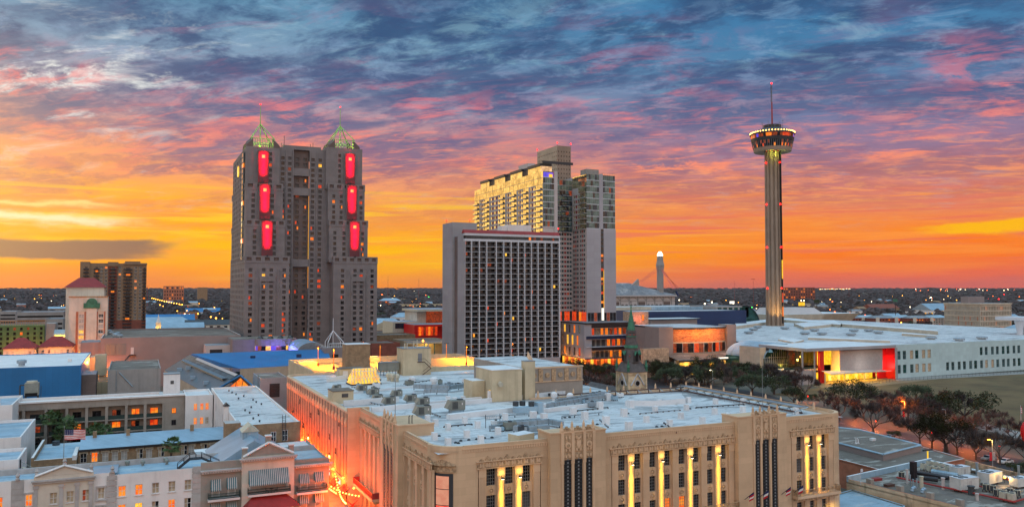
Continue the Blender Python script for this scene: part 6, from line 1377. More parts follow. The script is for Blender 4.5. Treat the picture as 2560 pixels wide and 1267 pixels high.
# MALL ROOFS AND MIDDLE DISTANCE, LEFT
t=thing('mall_hall','long grey-green glass and metal gabled mall hall running diagonally','mall hall',(20,320,0));R1,R2=Vector((*atz(474,886,24),24)),Vector((*atz(601,938,21.5),21.5));L1,L2=Vector((*atz(411,925,17),17)),Vector((*atz(520,985,15),15));q1,q2=R1+(R1-L1)*.9,R2+(R2-L2)*.75;q1.z,q2.z=17,15
m=MB();m.face([tuple(L1),tuple(L2),tuple(R2),tuple(R1)],'roof_metal_grey');m.face([tuple(R1),tuple(R2),tuple(q2),tuple(q1)],'roof_metal_pale');m.face([tuple(L1),tuple(R1),tuple(q1)],'wall_white');m.obj('roof',t)
m=MB();m.face([(L1.x,L1.y,0),(L2.x,L2.y,0),tuple(L2-Vector((0,0,.1))),tuple(L1-Vector((0,0,.1)))],'stucco_tan');m.face([(L2.x,L2.y,0),(q2.x,q2.y,0),tuple(q2-Vector((0,0,.1))),tuple(L2-Vector((0,0,.1)))],'stucco_tan');m.obj('wall',t)
n_=(R2-L2).cross(R1-L2).normalized();n_=n_ if n_.z>0 else-n_
def on(f,g,up=.0):return tuple(L1.lerp(R1,f).lerp(L2.lerp(R2,f),g)+n_*up)
m=MB()
for g0,g1 in((.02,.98),):m.face([on(.74,g0,.12),on(.74,g1,.12),on(.97,g1,.12),on(.97,g0,.12)],'skylight_green')
m.face([on(.995,.2,.3),on(.995,.97,.3),on(.90,.97,.25),on(.90,.2,.25)],'hyatt_frame');m.obj('skylight',t);m=MB()
m.face([on(.60,.06,.05),on(.60,.93,.05),on(.62,.93,1.0),on(.62,.06,1.0)],'hvac_beige');m.face([on(.62,.06,1.0),on(.62,.93,1.0),on(.74,.93,.3),on(.74,.06,.3)],'roof_metal_grey');m.obj('clerestory',t)
for k,(f,g) in enumerate(((.3,.22),(.26,.55),(.3,.8),(.5,.3))):c=Vector(on(f,g,.5));m=MB();m.box(c.x-.9,c.x+.9,c.y-.7,c.y+.7,c.z-.8,c.z+.4,'roof_metal_pale',bot=True);m.obj('roof_vent',t)
g2,g1=R2,L2;m=MB();off=(R2-R1).normalized()*.12;cen=(L2+q2)/2
m.face([tuple(L2.lerp(cen,.45)+off),tuple(q2.lerp(cen,.2)+off),tuple(R2+off-Vector((0,0,.8)))],'lit_orange')
m.obj('gable_window',t);m=MB()
for k in range(1,6):a=L2.lerp(cen,.45).lerp(q2.lerp(cen,.2),k/6)+off*2;m.bar(a,a+(R2-cen)*max(.1,1-abs(k-3)*.3),.14,'frame_dark')
m.bar(L2+off*2,R2+off*2,.5,'roof_blue');m.bar(q2+off*2,R2+off*2,.5,'roof_blue');m.obj('gable_frame',t)
t=thing('blue_roof_hall','broad hall with a bright blue ribbed metal roof before the twin-spired tower','hall',(60,370,0));m=MB();p=[(*atz(600,921,17),17),(*atz(830,907,17),17),(*atz(818,872,21.5),21.5),(*atz(478,884,21.5),21.5)];m.face(p,'roof_blue');m.face([p[0],p[3],(p[3][0],p[3][1],17)],'roof_blue');m.obj('roof',t);m=MB();m.face([(p[0][0],p[0][1],0),(p[1][0],p[1][1],0),(p[1][0],p[1][1],16.9),(p[0][0],p[0][1],16.9)],'stucco_tan');m.obj('wall',t)
for px,py in((632,894),(747,890)):
 f=(py-878)/40;x,y=atz(px,py,21.5-4.5*f);z=21.5-4.5*f;m=MB();m.box(x-1,x+1,y-.8,y+.8,z-.5,z+.9,'roof_blue_deep');m.obj('roof_vent',t)
p=[(*atz(588,937,13),13),(*atz(720,930,13),13),(*atz(720,921,15),15),(*atz(588,929,15),15)];m=MB();m.face(p,'roof_metal_pale');m.face([(*a[:2],a[2]-6) for a in p[:2]]+[p[1],p[0]],'glass_green');m.obj('glass_canopy',label='pale blue glazed canopy roof below the bright blue hall',cat='canopy')
p=[(*atz(598,957,11),11),(*atz(655,952,11),11),(*atz(690,935,12),12),(*atz(598,941,12),12)];m=MB();m.face(p,'roof_blue');m.face([(*a[:2],0) for a in p[:2]]+[p[1],p[0]],'stucco_tan');m.obj('low_blue_roof',label='low light blue lean-to roof left of the louvred box',cat='roof')
t=block('louvred_box','grey box with a dark louvre and caged ladder between the mall roofs','plant box',36.4,45.0,272.1,290,20.7,'hotel_grey','roof_gravel');m=MB();m.box(39.4,42.6,272.0,272.08,14.4,18.8,'dark_metal',bot=True);[m.box(39.4,42.6,271.9,272.0,14.5+k*.45,14.7+k*.45,'frame_dark',bot=True) for k in range(9)];m.obj('louvre',t);m=MB();[m.bar((36.0,273.4+dy,8),(36.0,273.4+dy,21.6),.12,'hvac_grey') for dy in(0,.7)];m.obj('ladder',t)
x0,x1,y,z=fr(0,203,920,300);t=block('blue_wall_hall','hall with a plain blue metal wall and white roof at the left edge','hall',x0-30,x1,y,y+70,z,'roof_blue','roof_white_clean',par=.3);m=MB();m.box(x1-6,x1-4.6,y+20,y+21,z,z+1,'trim_white');m.obj('roof_trim',t);m=MB();m.box(x1+.03,x1+5,y+3,y+20,0,z-4,'concrete_dark','roof_grey');m.obj('side_block',t)
x,y=atz(54,913,z);m=MB();m.lathe(x,y,[(1.1,z),(1.1,z+.8),(1.7,z+.9),(1.7,z+2),(.9,z+2.3)],12,'galv');m.obj('roof_fan',label='round metal fan on the white roof of the blue-walled hall',cat='roof fan')
x0,x1,y,z=fr(252,602,845,400);t=block('theatre_box','big windowless mauve box with a brown gravel roof','hall',x0,x1,y,y+95,z,'brown_box','roof_gravel',par=.8,cap='trim_white');w=MB();w.box(x0-9,x0-.03,y+2,y+22,0,z-2,'brown_box','roof_grey');w.obj('side_block',t);wv=MB()
for k in range(4):wv.box(x0+2+k*2.4,x0+4.2+k*2.4,y-.12,y-.02,z-8.6,z-3,'roof_metal_grey',bot=True)
wv.obj('louvre',t);w=MB();w.box(x0+13.6,x0+15,y-.12,y-.02,z-8.4,z-5,'trim_white',bot=True);w.box(x0+12.8,x0+16,y-1.2,y-.13,z-9,z-8.6,'dark_metal',bot=True);w.bar((x0+13,y-1,z-8.8),(x0+10,y-1,z-13),.3,'dark_metal');w.obj('stair',t)
w=MB();w.box(x0+48,x1+3,y-14,y-.03,0,z-4.2,'hyatt_frame','roof_grey');w.box(x0+50,x0+56,y-14.1,y-14.02,z-10.5,z-6.3,'dark_metal',bot=True);w.box(x0+62.5,x0+66,y-14.1,y-14.02,z-9,z-6,'dark_metal',bot=True);w.obj('annex',t)
for px,py in((272,833),(276,838),(286,842),(289,845),(294,840),(300,846)):x,y_=atz(px,py,z-.8);y_+=4;m=MB();m.lathe(x,y_,[(.9,z-.8),(.9,z),(1.5,z+.1),(1.5,z+.9),(.6,z+1.2)],10,'galv');m.obj('roof_fan',label='round metal fan in the cluster on the brown gravel roof',cat='roof fan',group='round fans on the brown roof')
x0,x1,y,z=fr(270,402,925,320);t=block('low_store','low concrete store with a dark roof and pipe on its wall before the mauve box','building',x0,x1,y,y+45,z,'concrete','roof_gravel',par=.6);m=MB();m.bar((x0+3,y-.3,9),(x0+3,y-.3,z),.16,'galv');m.bar((x0+4,y-.3,z-1),(x0+9,y-.3,10.5),.3,'galv');m.obj('pipe',t)
x0,x1,y,z=fr(203,272,934,330);t=block('service_yard','small service yard block glowing orange beside the low store','building',x0-4,x0+12,y-6,y+60,12,'beige_block','deck_floor');m=MB();m.box(x0+4,x0+8.5,y+20,y+24,12,21,'beige_block');m.box(x0-3,x0+3.5,y+40,y+50,12,18.5,'beige_block');m.obj('tower_block',t)
for k in range(3):lamp('POINT',(x0-1+3*k,y+8+16*k,17.5),11000,(1,.24,.03),.5,None,60,t)
m=MB();m.box(-150,-17,455,456,0,14,'terracotta');m.obj('long_wall',label='long low wall lit orange behind the blue-walled hall',cat='wall')
for k in range(4):lamp('POINT',(-38+9*k,445,8),4200,(1,.2,.04),.5)
x0,x1,y,z=fr(165,261,718,440);t=thing('red_capped_hotel','cream mid-rise hotel with a red hip roof and a green arched sign','hotel',((x0+x1)/2,y,0));w=MB();w.box(x0,x1,y,y+24,0,z,'wall_cream');x2,x3,y2,z2=fr(173,270,738,430)
cols=[atY(540/0 if False else q,760,y2)[0] for q in(198,247)];ws=wall(w,'Y',y2,x2,x3,0,z2-1,[(c,c+2.4) for c in cols],[(z2-12-2.85*k,z2-10.2-2.85*k) for k in range(12)],'wall_cream',.2);w.box(x2,x3,y2+.25,y+.02,0,z2-1.01,'wall_cream');xa,xb2=cols[0]+3.6,cols[1]-.8
w.box(xa,xb2,y2-1,y2-.02,0,z2-1.2,'wall_cream');
for c in cols:w.box(c-1.4,c-.3,y2-.25,y2-.003,0,z2-8.8,'terracotta');w.box(c+2.6,c+3.3,y2-.25,y2-.003,0,z2-8.8,'terracotta');w.box(c-1.4,c+3.3,y2-.3,y2-.003,z2-8.8,z2-8.3,'wall_cream',bot=True)
w.box(x2-.2,x3+.2,y2-.4,y2-.003,z2-1,z2-.5,'timber',bot=True);w.obj('wall',t);m=MB();m.gable(x0,x1,y,y+24,z+.01,z+5.4,'tile_red','X',1.0,6.5);m.obj('roof',t);panes(t,ws,pick(51,[(6,'shade_pale'),(3,'glass_dark'),(1,'lit_yellow')]),'frame_white',(2,2,.12))
m=MB();c=(xa+xb2)/2;m.prism([(c-4,y2-1.3),(c+4,y2-1.3),(c+4,y2-1.02),(c-4,y2-1.02)],z2-7,z2-4.2,'copper_green');m.bar((c,y2-1.34,z2-4.3),(c,y2-1.0,z2-4.3),4.2,'copper_green',18);m.obj('sign',t);wsl=[('X',x0-.02,y+2+3*k,y+3.4+3*k,6+3*j,8+3*j,0,0,-1) for k in range(5) for j in range(10)];panes(t,wsl,pick(52,[(3,'shade_pale'),(2,'lit_orange')]),'frame_white',None)
lamp('POINT',(x2+6,y2-14,12),6500,(1,.26,.04),1,None,60,t);lamp('POINT',(x3-2,y2-10,10),3500,(1,.28,.05),1,None,60,t)
x0,x1,y,z=fr(203,367,657,640);t=thing('apartment_tower','tan and red brick balcony apartment tower against the sunset','apartments',((x0+x1)/2,y,0));w=MB();W=x1-x0;fr_=lambda f:x0+W*f
w.box(x0,x1,y+.4,y+22,0,z,'condo_tan','roof_grey');cols=[];FH=2.75
for f0,f1 in((.285,.325),(.355,.395),(.565,.605),(.81,.85),(.885,.925)):cols.append((fr_(f0),fr_(f1)))
rws=[(z-4.4-FH*k,z-2.6-FH*k) for k in range(22)];ws=wall(w,'Y',y,x0,x1,0,z-.6,cols,rws,'condo_tan',.3);w.box(fr_(.41),fr_(.545),y-1.2,y-.003,0,z-2.4,'brick_red');w.box(x0-.6,x0+W*.13,y-1,y+8,0,z+1,'condo_tan');w.box(fr_(.4),fr_(.56),y-1.6,y+4,z-2.4,z+1,'condo_tan',bot=True);w.box(fr_(.64),x1+.4,y-.8,y-.003,z-1,z+.4,'condo_tan',bot=True);w.box(fr_(.66),fr_(.9),y+1,y+6,z,z+1.8,'condo_tan');w.box(fr_(.42),x1+.1,y-.3,y-.003,0,24,'brick_red');w.obj('wall',t);panes(t,ws,pick(55,[(8,'shade_grey'),(4,'glass_dark'),(1,'lit_orange')]),'frame_white',(2,1,.12))
for f0,f1,d in((.42,.535,2.4),(.64,.78,1.4),(.19,.275,1.2),(.035,.12,2.2),(.935,.995,1.4)):
 for k in range(20):b=MB();zz=z-5.2-FH*k;b.box(fr_(f0),fr_(f1),y-d,y-(d-1.2),zz-.2,zz,'dark_metal',bot=True);b.box(fr_(f0),fr_(f1),y-d,y-d+.08,zz,zz+.75,'frame_dark',bot=True);b.box(fr_(f0*.7+f1*.3),fr_(f0*.25+f1*.75),y-(d-1.2)-.06,y-(d-1.2)+.02,zz+.05,zz+2.1,'lit_orange' if(k*7+int(f0*100))%13==0 else 'glass_dark',bot=True);b.obj('balcony',t)
for px0,px1,py,D,lab in((8,86,872,395,'cream three-storey house block with a red hip roof at the far left'),(96,180,868,410,'cream house block with a red hip roof below the red-capped hotel')):
 x0,x1,y,z=fr(px0,px1,py,D);t=thing('red_roof_block',lab,'house',((x0+x1)/2,y,0));w=MB();ws=wall(w,'Y',y,x0,x1,0,z,spans(x0+.5,x1-.5,5,.4),[(z-3.2-3*k,z-1.4-3*k) for k in range(4)],'wall_cream',.2);w.box(x0,x1,y+.22,y+16,0,z-.01,'wall_cream');w.obj('wall',t);m=MB();m.gable(x0,x1,y,y+16,z+.01,z+5,'tile_red','X',.8,6);m.obj('roof',t);panes(t,ws,pick(int(px0),[(4,'shade_pale'),(3,'glass_dark'),(1,'lit_dim')]),'frame_white',(2,2,.1));lamp('POINT',((x0+x1)/2,y-6,z-4),3200,(1,.3,.05),.6,None,60,t)
x0,x1,y,z=fr(0,112,803,520);t=thing('unfinished_block','green sheathed apartment block under construction with a raw timber top floor','building',((x0+x1)/2,y,0));w=MB();ws=wall(w,'Y',y,x0-20,x1,0,z-3,spans(x0-20,x1,12,.38),[(z-6-3.1*k,z-4.2-3.1*k) for k in range(6)],'sheathing_green',.3);w.box(x0-20,x1,y+.35,y+20,0,z-3.01,'sheathing_green');w.box(x1+.05,x1+6,y+2,y+20,0,z-2,'concrete');w.obj('wall',t);panes(t,ws,pick(61,[(6,'dark_void'),(1,'lit_dim'),(1,'lit_orange')]),'timber',None);m=MB()
for k in range(34):xx=x0-20+k*(x1-x0+20)/33;m.box(xx-.08,xx+.08,y,y+.2,z-3,z,'timber');m.box(xx-.08,xx+.08,y+8,y+8.2,z-3,z,'timber')
m.box(x0-20,x1,y,y+.2,z,z+.2,'timber',bot=True);m.box(x0-20,x1,y+8,y+8.2,z,z+.2,'timber',bot=True);m.obj('timber_frame',t);lamp('POINT',(x0+8,y-8,9),5000,(1,.3,.05),.6,None,60,t);lamp('POINT',(x1-4,y-10,9),5000,(1,.3,.05),.6,None,60,t)
for px0,px1,py,D,h,lab,rm in((0,40,778,760,0,'grey parking deck at the far left behind the green block','roof_metal_pale'),(42,160,780,640,0,'long concrete parking deck left of the red-capped hotel','roof_metal_pale'),(112,158,797,600,0,'plain concrete stair block of the parking deck','roof_grey')):
 x0,x1,y,z=fr(px0,px1,py,D);t=block('parking_garage',lab,'parking deck',x0,x1,y,y+40,z,'concrete',rm);m=MB();[m.box(x0+.5,x1-.5,y-.1,y-.02,z-4.4-3.4*k,z-3-3.4*k,'dark_void',bot=True) for k in range(4)];m.obj('opening',t)
x0,x1,y,z=fr(137,165,836,450);t=thing('yellow_house','small house glowing yellow beside the red-capped hotel','house',(x0,y,0));m=MB();m.box(x0,x1,y,y+8,0,z,'wall_cream');m.obj('wall',t);m=MB();m.gable(x0,x1,y,y+8,z+.01,z+2.6,'roof_metal_pale','X',.5);m.obj('roof',t);lamp('POINT',(x0+3,y-4,z-1),2600,(1,.6,.1),.5,None,60,t)
x,y,z=atd(396,806,560);t=thing('little_church','small white church with a pointed spire lit amber below','church',(x,y,0));m=MB();m.box(x-1.7,x+1.7,y-1.7,y+1.7,0,z,'wall_cream');m.lathe(x,y,[(2.2,z),(.9,z+2.6),(.05,z+6)],4,'wall_white',True,.785);m.obj('steeple',t);m=MB();m.box(x+2,x+30,y+4,y+16,0,z-4.5,'wall_cream');m.gable(x+2,x+30,y+4,y+16,z-4.49,z-.6,'roof_metal_pale','X',.5);m.obj('nave',t);lamp('POINT',(x-.5,y-4,z-6),2200,(1,.5,.06),.5,None,60,t)
x,y,z=atd(690,980,250)
x0,x1,y,z=fr(605,745,850,400);t=thing('lit_entrance','low hotel entrance washed violet and pink under the twin-spired tower','entrance',((x0+x1)/2,y,0));w=MB();c0=(x0+x1)/2+3;w.box(x0-4,x1,y+5,y+30,0,z,'concrete_mauve','roof_gravel');pts=[(c0+10*math.cos(R(a)),y+6-5*math.sin(R(a))) for a in range(0,181,15)];w.prism(pts[::-1],0,z+.02,'concrete_mauve','roof_gravel');w.obj('wall',t);m=MB()
for k in range(12):
 a,b=pts[k],pts[k+1];a=(a[0],a[1]-.1);b=(b[0],b[1]-.1);m.face([(*a,z-5.5),(*b,z-5.5),(*b,z-3.4),(*a,z-3.4)],['glass_dark','lit_dim','violet_glow','lit_yellow'][k%4])
m.obj('window',t);m=MB();[m.lathe(x0+10+5*k,y+9,[(1.6,z),(1.3,z+.7),(.5,z+1.2),(.02,z+1.35)],10,'glass_dark') for k in range(4)];m.obj('skylight',t)
lamp('POINT',(c0-4,y-7,z-3),3800,(.16,.12,1),.6,None,60,t);lamp('POINT',(c0+3,y-7,z-3),3800,(.2,.2,1),.6,None,60,t);lamp('POINT',(c0+11,y-4,z-3),3200,(1,.12,.10),.6,None,60,t)
x0,x1,y,z=fr(745,818,858,385);t=thing('barrel_vault','pale blue barrel-vaulted metal roof right of the violet entrance','vault',(x0,y,0));m=MB();r_=(x1-x0)/2;n=14;A_=[((x0+x1)/2-r_*math.cos(math.pi*k/n),z-4+r_*.62*math.sin(math.pi*k/n)) for k in range(n+1)]
for a,b in zip(A_,A_[1:]):m.face([(a[0],y,a[1]),(b[0],y,b[1]),(b[0],y+30,b[1]),(a[0],y+30,a[1])],'roof_metal_pale')
m.obj('roof',t);m=MB();m.face([(a[0],y,a[1]) for a in A_],'roof_grey');m.box(x0,x1,y+.02,y+30,0,z-4.01,'concrete_mauve');m.obj('wall',t)
x,y,z=atd(838,862,375);t=thing('crowned_kiosk','small white steel crown and mast on a mauve block before the right spire tower','crown',(x,y,0));m=MB();m.box(x-6,x+6,y-4,y+8,0,z-1,'concrete_mauve');m.box(x-2.2,x+.6,y-4.1,y-4.02,z-6,z-4,'glass_dark',bot=True);m.obj('base',t);m=MB();ap=(x-.6,y+2,z+6.6)
for sx in(-3.6,3.6):
 for sy in(-1,5):m.path([(x+sx,y+sy,z-1),(x+sx,y+sy,z+1.4),ap],.28,'steel_white')
m.bar((ap[0],ap[1],z-1),(ap[0],ap[1],z+12.4),.22,'steel_white');m.obj('spire',t);m=MB()
for k in range(9):m.bar((x-3.4+k*.85,y-3.2,z+.8),(x-3.1+k*.82,y-2.4,z-1.4),.16,'steel_white')
m.bar((x-3.6,y-3.3,z+.9),(x+3.6,y-3.3,z+.9),.2,'steel_white');m.bar((x-3.2,y-2.4,z-1.4),(x+3.4,y-2.4,z-1.4),.2,'steel_white');m.obj('railing',t)
x0,x1,y,z=fr(982,1125,806,660);t=thing('arts_building','cream arts centre with a red portal and lit glass between the two hotels','arts centre',((x0+x1)/2,y,0));w=MB();xm=atY(1048,800,y)[0];w.box(x0,xm,y,y+30,0,z+.5,'hvac_beige','roof_metal_pale');w.box(xm+.02,x1,y+6,y+40,0,z+10.5,'wall_cream','roof_metal_pale');w.box(xm-2,x1+4,y-1,y+42,z+8.8,z+10.6,'hvac_beige','roof_metal_pale',True);w.obj('wall',t);m=MB();m.box(xm+8,x1,y+5.6,y+5.95,z-4,z+8.6,'lit_dim',bot=True);m.obj('glass_front',t);m=MB();m.box(x0+2,x0+12,y-.12,y-.02,z-5,z-.6,'glass_blue',bot=True);m.obj('window',t);m=MB();m.box(x0+13,x0+18,y-.14,y-.02,z-4.6,z-1.2,'sign_white',bot=True);m.obj('screen',t)
x4=atY(1036,830,y-30)[0];m=MB();m.box(x4,x1,y-30,y-2,z-2.4,z-.8,'red_panel','roof_grey',True);m.box(x4,x4+3,y-30,y-2,0,z-2.41,'red_panel');m.box(x4+3.01,x1,y-20,y-2,0,z-2.42,'red_panel');m.obj('portal',t);m=MB();[m.box(x4+5+k*2,x4+6.8+k*2,y-20.2,y-20.05,z-10,z-3,['lit_red','lit_orange','lit_red','lit_dim'][k%4],bot=True) for k in range(9)];m.obj('lobby_window',t)
for px0,px1,py,D,m1,lab in((938,1038,838,560,'brick_brown','plain reddish brown flat shed right of the twin-spired tower'),(930,1000,858,470,'brick_red','low dark red-brown shed behind the parking deck'),(1010,1120,852,520,'stucco_tan','tan canopy building with yellow lamps left of the balcony hotel')):
 x0,x1,y,z=fr(px0,px1,py,D);t=block('shed',lab,'shed',x0,x1,y,y+26,z,m1,'roof_gravel');
 if 'canopy' in lab:m=MB();m.box(x0,x1,y-8,y-.05,z-1.6,z-.4,'hvac_beige','roof_metal_grey',True);m.obj('canopy',t);m=MB();[m.box(x0+4+7*k,x0+4.6+7*k,y-7.5,y-7,0,z-1.61,'teal_metal') for k in range(5)];m.obj('post',t);m=MB();[m.lathe(x0+10+14*k,y-8.6,[(.05,z-.4),(.8,z+.4),(.05,z+1.2)],8,'lamp_amber') for k in range(2)];m.obj('lamp',t);lamp('POINT',(x0+14,y-5,z-3.2),2600,(1,.6,.1),.5,None,60,t)
m=MB();p=[atd(900,800,720),atd(1000,800,720)];m.box(p[0][0],p[1][0],p[0][1],p[0][1]+16,8,10,'asphalt',bot=True);m.box(p[0][0],p[1][0],p[0][1]-.4,p[0][1]-.02,8,11.2,'concrete',bot=True);m.obj('highway',kind='structure')
# CHURCH WITH A GREEN SPIRE
cx_,cy_=128.2,194.1;t=thing('church_steeple','old stone church tower with a slate and green copper spire behind the store','church',(cx_,cy_,0));h=3.0
m=MB();ws=[]
for ax,c,a in(('Y',cy_-h,cx_),('X',cx_-h,cy_)):ws+=wall(m,ax,c,a-h,a+h,0,26.2,[(a-1.55,a-.35),(a+.35,a+1.55)],[(16.5,20.2)],'old_stone',.4)
m.face([(cx_+h,cy_-h,0),(cx_+h,cy_+h,0),(cx_+h,cy_+h,26.2),(cx_+h,cy_-h,26.2)],'old_stone');m.box(cx_-h-.2,cx_+h+.2,cy_-h-.2,cy_+h+.2,25.6,26.3,'old_stone',bot=True);m.box(cx_-h-.12,cx_+h+.12,cy_-h-.12,cy_+h+.12,15.3,15.7,'old_stone',bot=True);m.box(cx_-h-.12,cx_+h+.12,cy_-h-.12,cy_+h+.12,21.8,22.1,'old_stone',bot=True);m.obj('tower',t)
panes(t,ws,lambda w:'dark_void','frame_dark',None,'belfry_opening');m=MB()
for ax,c,a in(('Y',cy_-h,cx_),('X',cx_-h,cy_)):
 P=lambda u,z,d:wpt(ax,c-d,a+u,z)
 for u in(-.95,.95):m.face([P(u-.6,20.2,.03),P(u+.6,20.2,.03),P(u,21.5,.03)],'dark_void')
 m.bar(P(0,23.2,.02),P(0,23.2,.14),1.5,'stone_trim',16);m.bar(P(0,23.2,.15),P(0,23.2,.17),1.05,'dark_void',14)
 for s in(-1,1):m.bar(P(s*2.2,22.6,.14),P(0,26.0,.14),.32,'hotel_white')
 for s in(-1,1):m.box(*((a+s*2.85-.3,a+s*2.85+.3,c-.25,c-.005) if ax=='Y' else(c-.25,c-.005,a+s*2.85-.3,a+s*2.85+.3)),0,25.5,'old_stone')
m.obj('tracery',t)
def oct_(r,z,m_,r1,z1):
 mm=MB();mm.lathe(cx_,cy_,[(r,z),(r1,z1)],8,m_,cap=False,ph=math.pi/8);return mm
m=MB();m.lathe(cx_,cy_,[(4.9,26.3),(3.2,28.6),(2.75,29.0)],4,'slate',False,math.pi/4);m.obj('spire_skirt',t)
m=MB();m.lathe(cx_,cy_,[(2.5,28.9),(1.15,37.2),(1.35,37.3),(1.35,38.0)],8,'slate',False,math.pi/8);sp_=m.obj('spire',t)
m=MB();m.lathe(cx_,cy_,[(1.2,38.0),(.1,44.2)],8,'copper_green',True,math.pi/8);m.obj('copper_cap',t)
for z0,z1,r0,r1 in((33.0,33.8,2.08,1.95),(36.1,36.4,1.56,1.5)):m=MB();m.lathe(cx_,cy_,[(r0,z0),(r1,z1)],8,'copper_green',False,math.pi/8);m.obj('copper_band',t)
m=MB()
for k in range(8):
 for z,r in((36.7,1.42),(30.8,2.45)):a=math.pi/4*k;q=Vector((cx_+r*math.cos(a),cy_+r*math.sin(a),z));o_=Vector((math.cos(a),math.sin(a),.17))*.05;m.bar(q,q+o_,.42,'slate_red',4)
m.obj('slate_diamond',t)
for a in(-math.pi/2,math.pi,0):
 m=MB();d=Vector((math.cos(a),math.sin(a),0));s=Vector((-d.y,d.x,0));b=Vector((cx_,cy_,29.3))+d*2.9
 p=[b-s*.5,b+s*.5,b+s*.5+Vector((0,0,1.7)),b-s*.5+Vector((0,0,1.7)),b+Vector((0,0,2.9))];m.face([tuple(v) for v in(p[0],p[1],p[2],p[4],p[3])],'dark_void');r0=p[4]-d*1.3
 m.face([tuple(p[3]-s*.2),tuple(p[4]+d*.1),tuple(r0),tuple(p[3]-d*.5)],'copper_green');m.face([tuple(p[2]+s*.2),tuple(p[4]+d*.1),tuple(r0),tuple(p[2]-d*.5)],'copper_green');m.bar(p[3]-s*.2,p[4],.22,'copper_green');m.bar(p[2]+s*.2,p[4],.22,'copper_green');m.obj('dormer',t)
for sx in(-1,1):
 for sy in(-1,1):m=MB();m.lathe(cx_+sx*3.0,cy_+sy*3.0,[(.42,26.3),(.36,27.6),(.5,27.7),(.06,29.8)],8,'copper_green');m.obj('pinnacle',t)
m=MB();m.lathe(cx_,cy_,[(.06,44.2),(.28,44.5),(.06,44.8),(.2,45),(.05,45.2)],8,'copper_green');m.bar((cx_,cy_,45),(cx_,cy_,46.4),.1,'dark_metal');m.bar((cx_-.4,cy_,45.9),(cx_+.4,cy_,45.9),.1,'dark_metal');m.obj('cross',t)
m=MB();m.box(cx_-3,cx_+12,cy_+3.01,cy_+30,0,14,'old_stone');m.gable(cx_-3,cx_+12,cy_+3.01,cy_+30,14.01,20,'slate','Y',.4);m.obj('nave',t)
# DOMED STADIUM
x0,x1,y,z=fr(1520,1687,735,1000);t=thing('domed_stadium','grey roofed stadium with a lit corner mast and stay cables','stadium',((x0+x1)/2,y,0));m=MB();m.box(x0-60,x1,y,y+120,0,z-2,'hyatt_frame')
for k in range(9):m.box(x1-6-k*13,x1-5-k*13,y-.6,y-.01,0,z-2,'concrete')
m.box(x0-60,x1,y-.5,y-.01,z-9,z-8.2,'concrete',bot=True);m.obj('wall',t);m=MB()
for k in range(9):a=x1-6-k*13;m.bar((a,y-.3,z-8),(a-6.5,y-.3,z-2.5),.5,'concrete');m.bar((a-6.5,y-.3,z-2.5),(a-13,y-.3,z-8),.5,'concrete')
m.obj('truss',t);m=MB()
for k in range(8):
 a=x1-12.5-k*13
 if k%3==0:m.box(a-5,a+5,y-.2,y-.05,z-18,z-10,'concrete_dark',bot=True)
 else:[m.bar((a+q,y-.4,z-15),(a+q,y-.1,z-15),3.4,'concrete_dark',14) for q in(-3,3)]
m.obj('round_window',t);m=MB();zr=56.5;m.mesh([(x0-60,y-2,z-2),(x1+4,y-2,z-2),(x1+4,y+122,z-2),(x0-60,y+122,z-2),(x0-60,y+20,zr),(x0+40,y+14,zr),(x0+40,y+110,zr),(x0-60,y+110,zr)],[(0,1,5,4),(1,2,6,5),(2,3,7,6),(4,5,6,7)],'roof_grey');m.box(x0-60,x1+4.4,y-2.6,y-2.01,z-3.2,z-1.6,'hyatt_frame',bot=True);m.obj('roof',t)
xm,ym,zm=atd(1650,640,1040);m=MB();m.lathe(xm,ym,[(4.6,0),(4.2,zm-20),(5.4,zm-12),(4,zm-6),(3.8,zm)],10,'concrete');m.obj('mast',t);m=MB();m.lathe(xm,ym,[(3.4,zm),(3.6,zm+1.5),(1.4,zm+5.6)],10,'lamp_white');m.obj('mast_lamp',t);m=MB()
for px,py,D in((1597,704,1010),(1682,722,1000),(1690,720,1060)):
 q=Vector(atd(px,py,D));
 for k in range(4):m.bar((xm,ym,zm-12-2*k),q+Vector((1.6*k,0,0)),.28,'pink_wall',3)
m.obj('stay_cable',t);m=MB();q=Vector(atd(1590,706,1010));m.mesh([(q.x-6,q.y,zr-3),(q.x+5,q.y,zr-3),(q.x+4,q.y,zr+5),(q.x-6,q.y+3,zr-3),(q.x+5,q.y+3,zr-3),(q.x+4,q.y+3,zr+5)],[(0,1,2),(0,2,5,3),(1,4,5,2)],'concrete');m.bar(Vector(atd(1690,728,1000)),Vector(atd(1696,740,1000)),2.2,'roof_blue_deep');m.obj('anchor',t)
# CONVENTION CENTRE
GL='glass_green'
cc=thing('convention_centre','long pale convention centre wing with paired tall windows and a huge white roof','convention centre',(470,420,0));w=MB();YC=314.0;XC0,XC1,ZC_=379.3,640.0,18.6
pxw=[2247,2260.5,2278,2292,2309,2323];cols=[];colsU=[]
def xcol(p):return atY(p,890,YC)[0]
for p in(2243,2257,2275,2288,2305,2319):cols.append((xcol(p),xcol(p+8.6)));colsU.append(cols[-1])
for p in(2365,2378,2394,2407,2422.5,2435):cols.append((xcol(p),xcol(p+7.6)))
for p in(2450,2462.5,2478,2490.5,2505,2517,2532,2544):cols.append((xcol(p),xcol(p+7.2)));colsU.append(cols[-1])
ws=wall(w,'Y',YC,XC0,XC1,0,9.0,cols,[(2.7,7.4)],'conv_panel',.3)+wall(w,'Y',YC,XC0,XC1,9.0,ZC_,colsU,[(10.4,15.1)],'conv_panel',.3)
w.box(XC0,XC1,YC+.4,YC+.8,15,ZC_-.004,'conv_panel',bot=True);w.obj('wall',cc);panes(cc,ws,pick(71,[(5,'glass_teal'),(4,'glass_green'),(3,'curtain')]),'frame_grey',(1,2,.1))
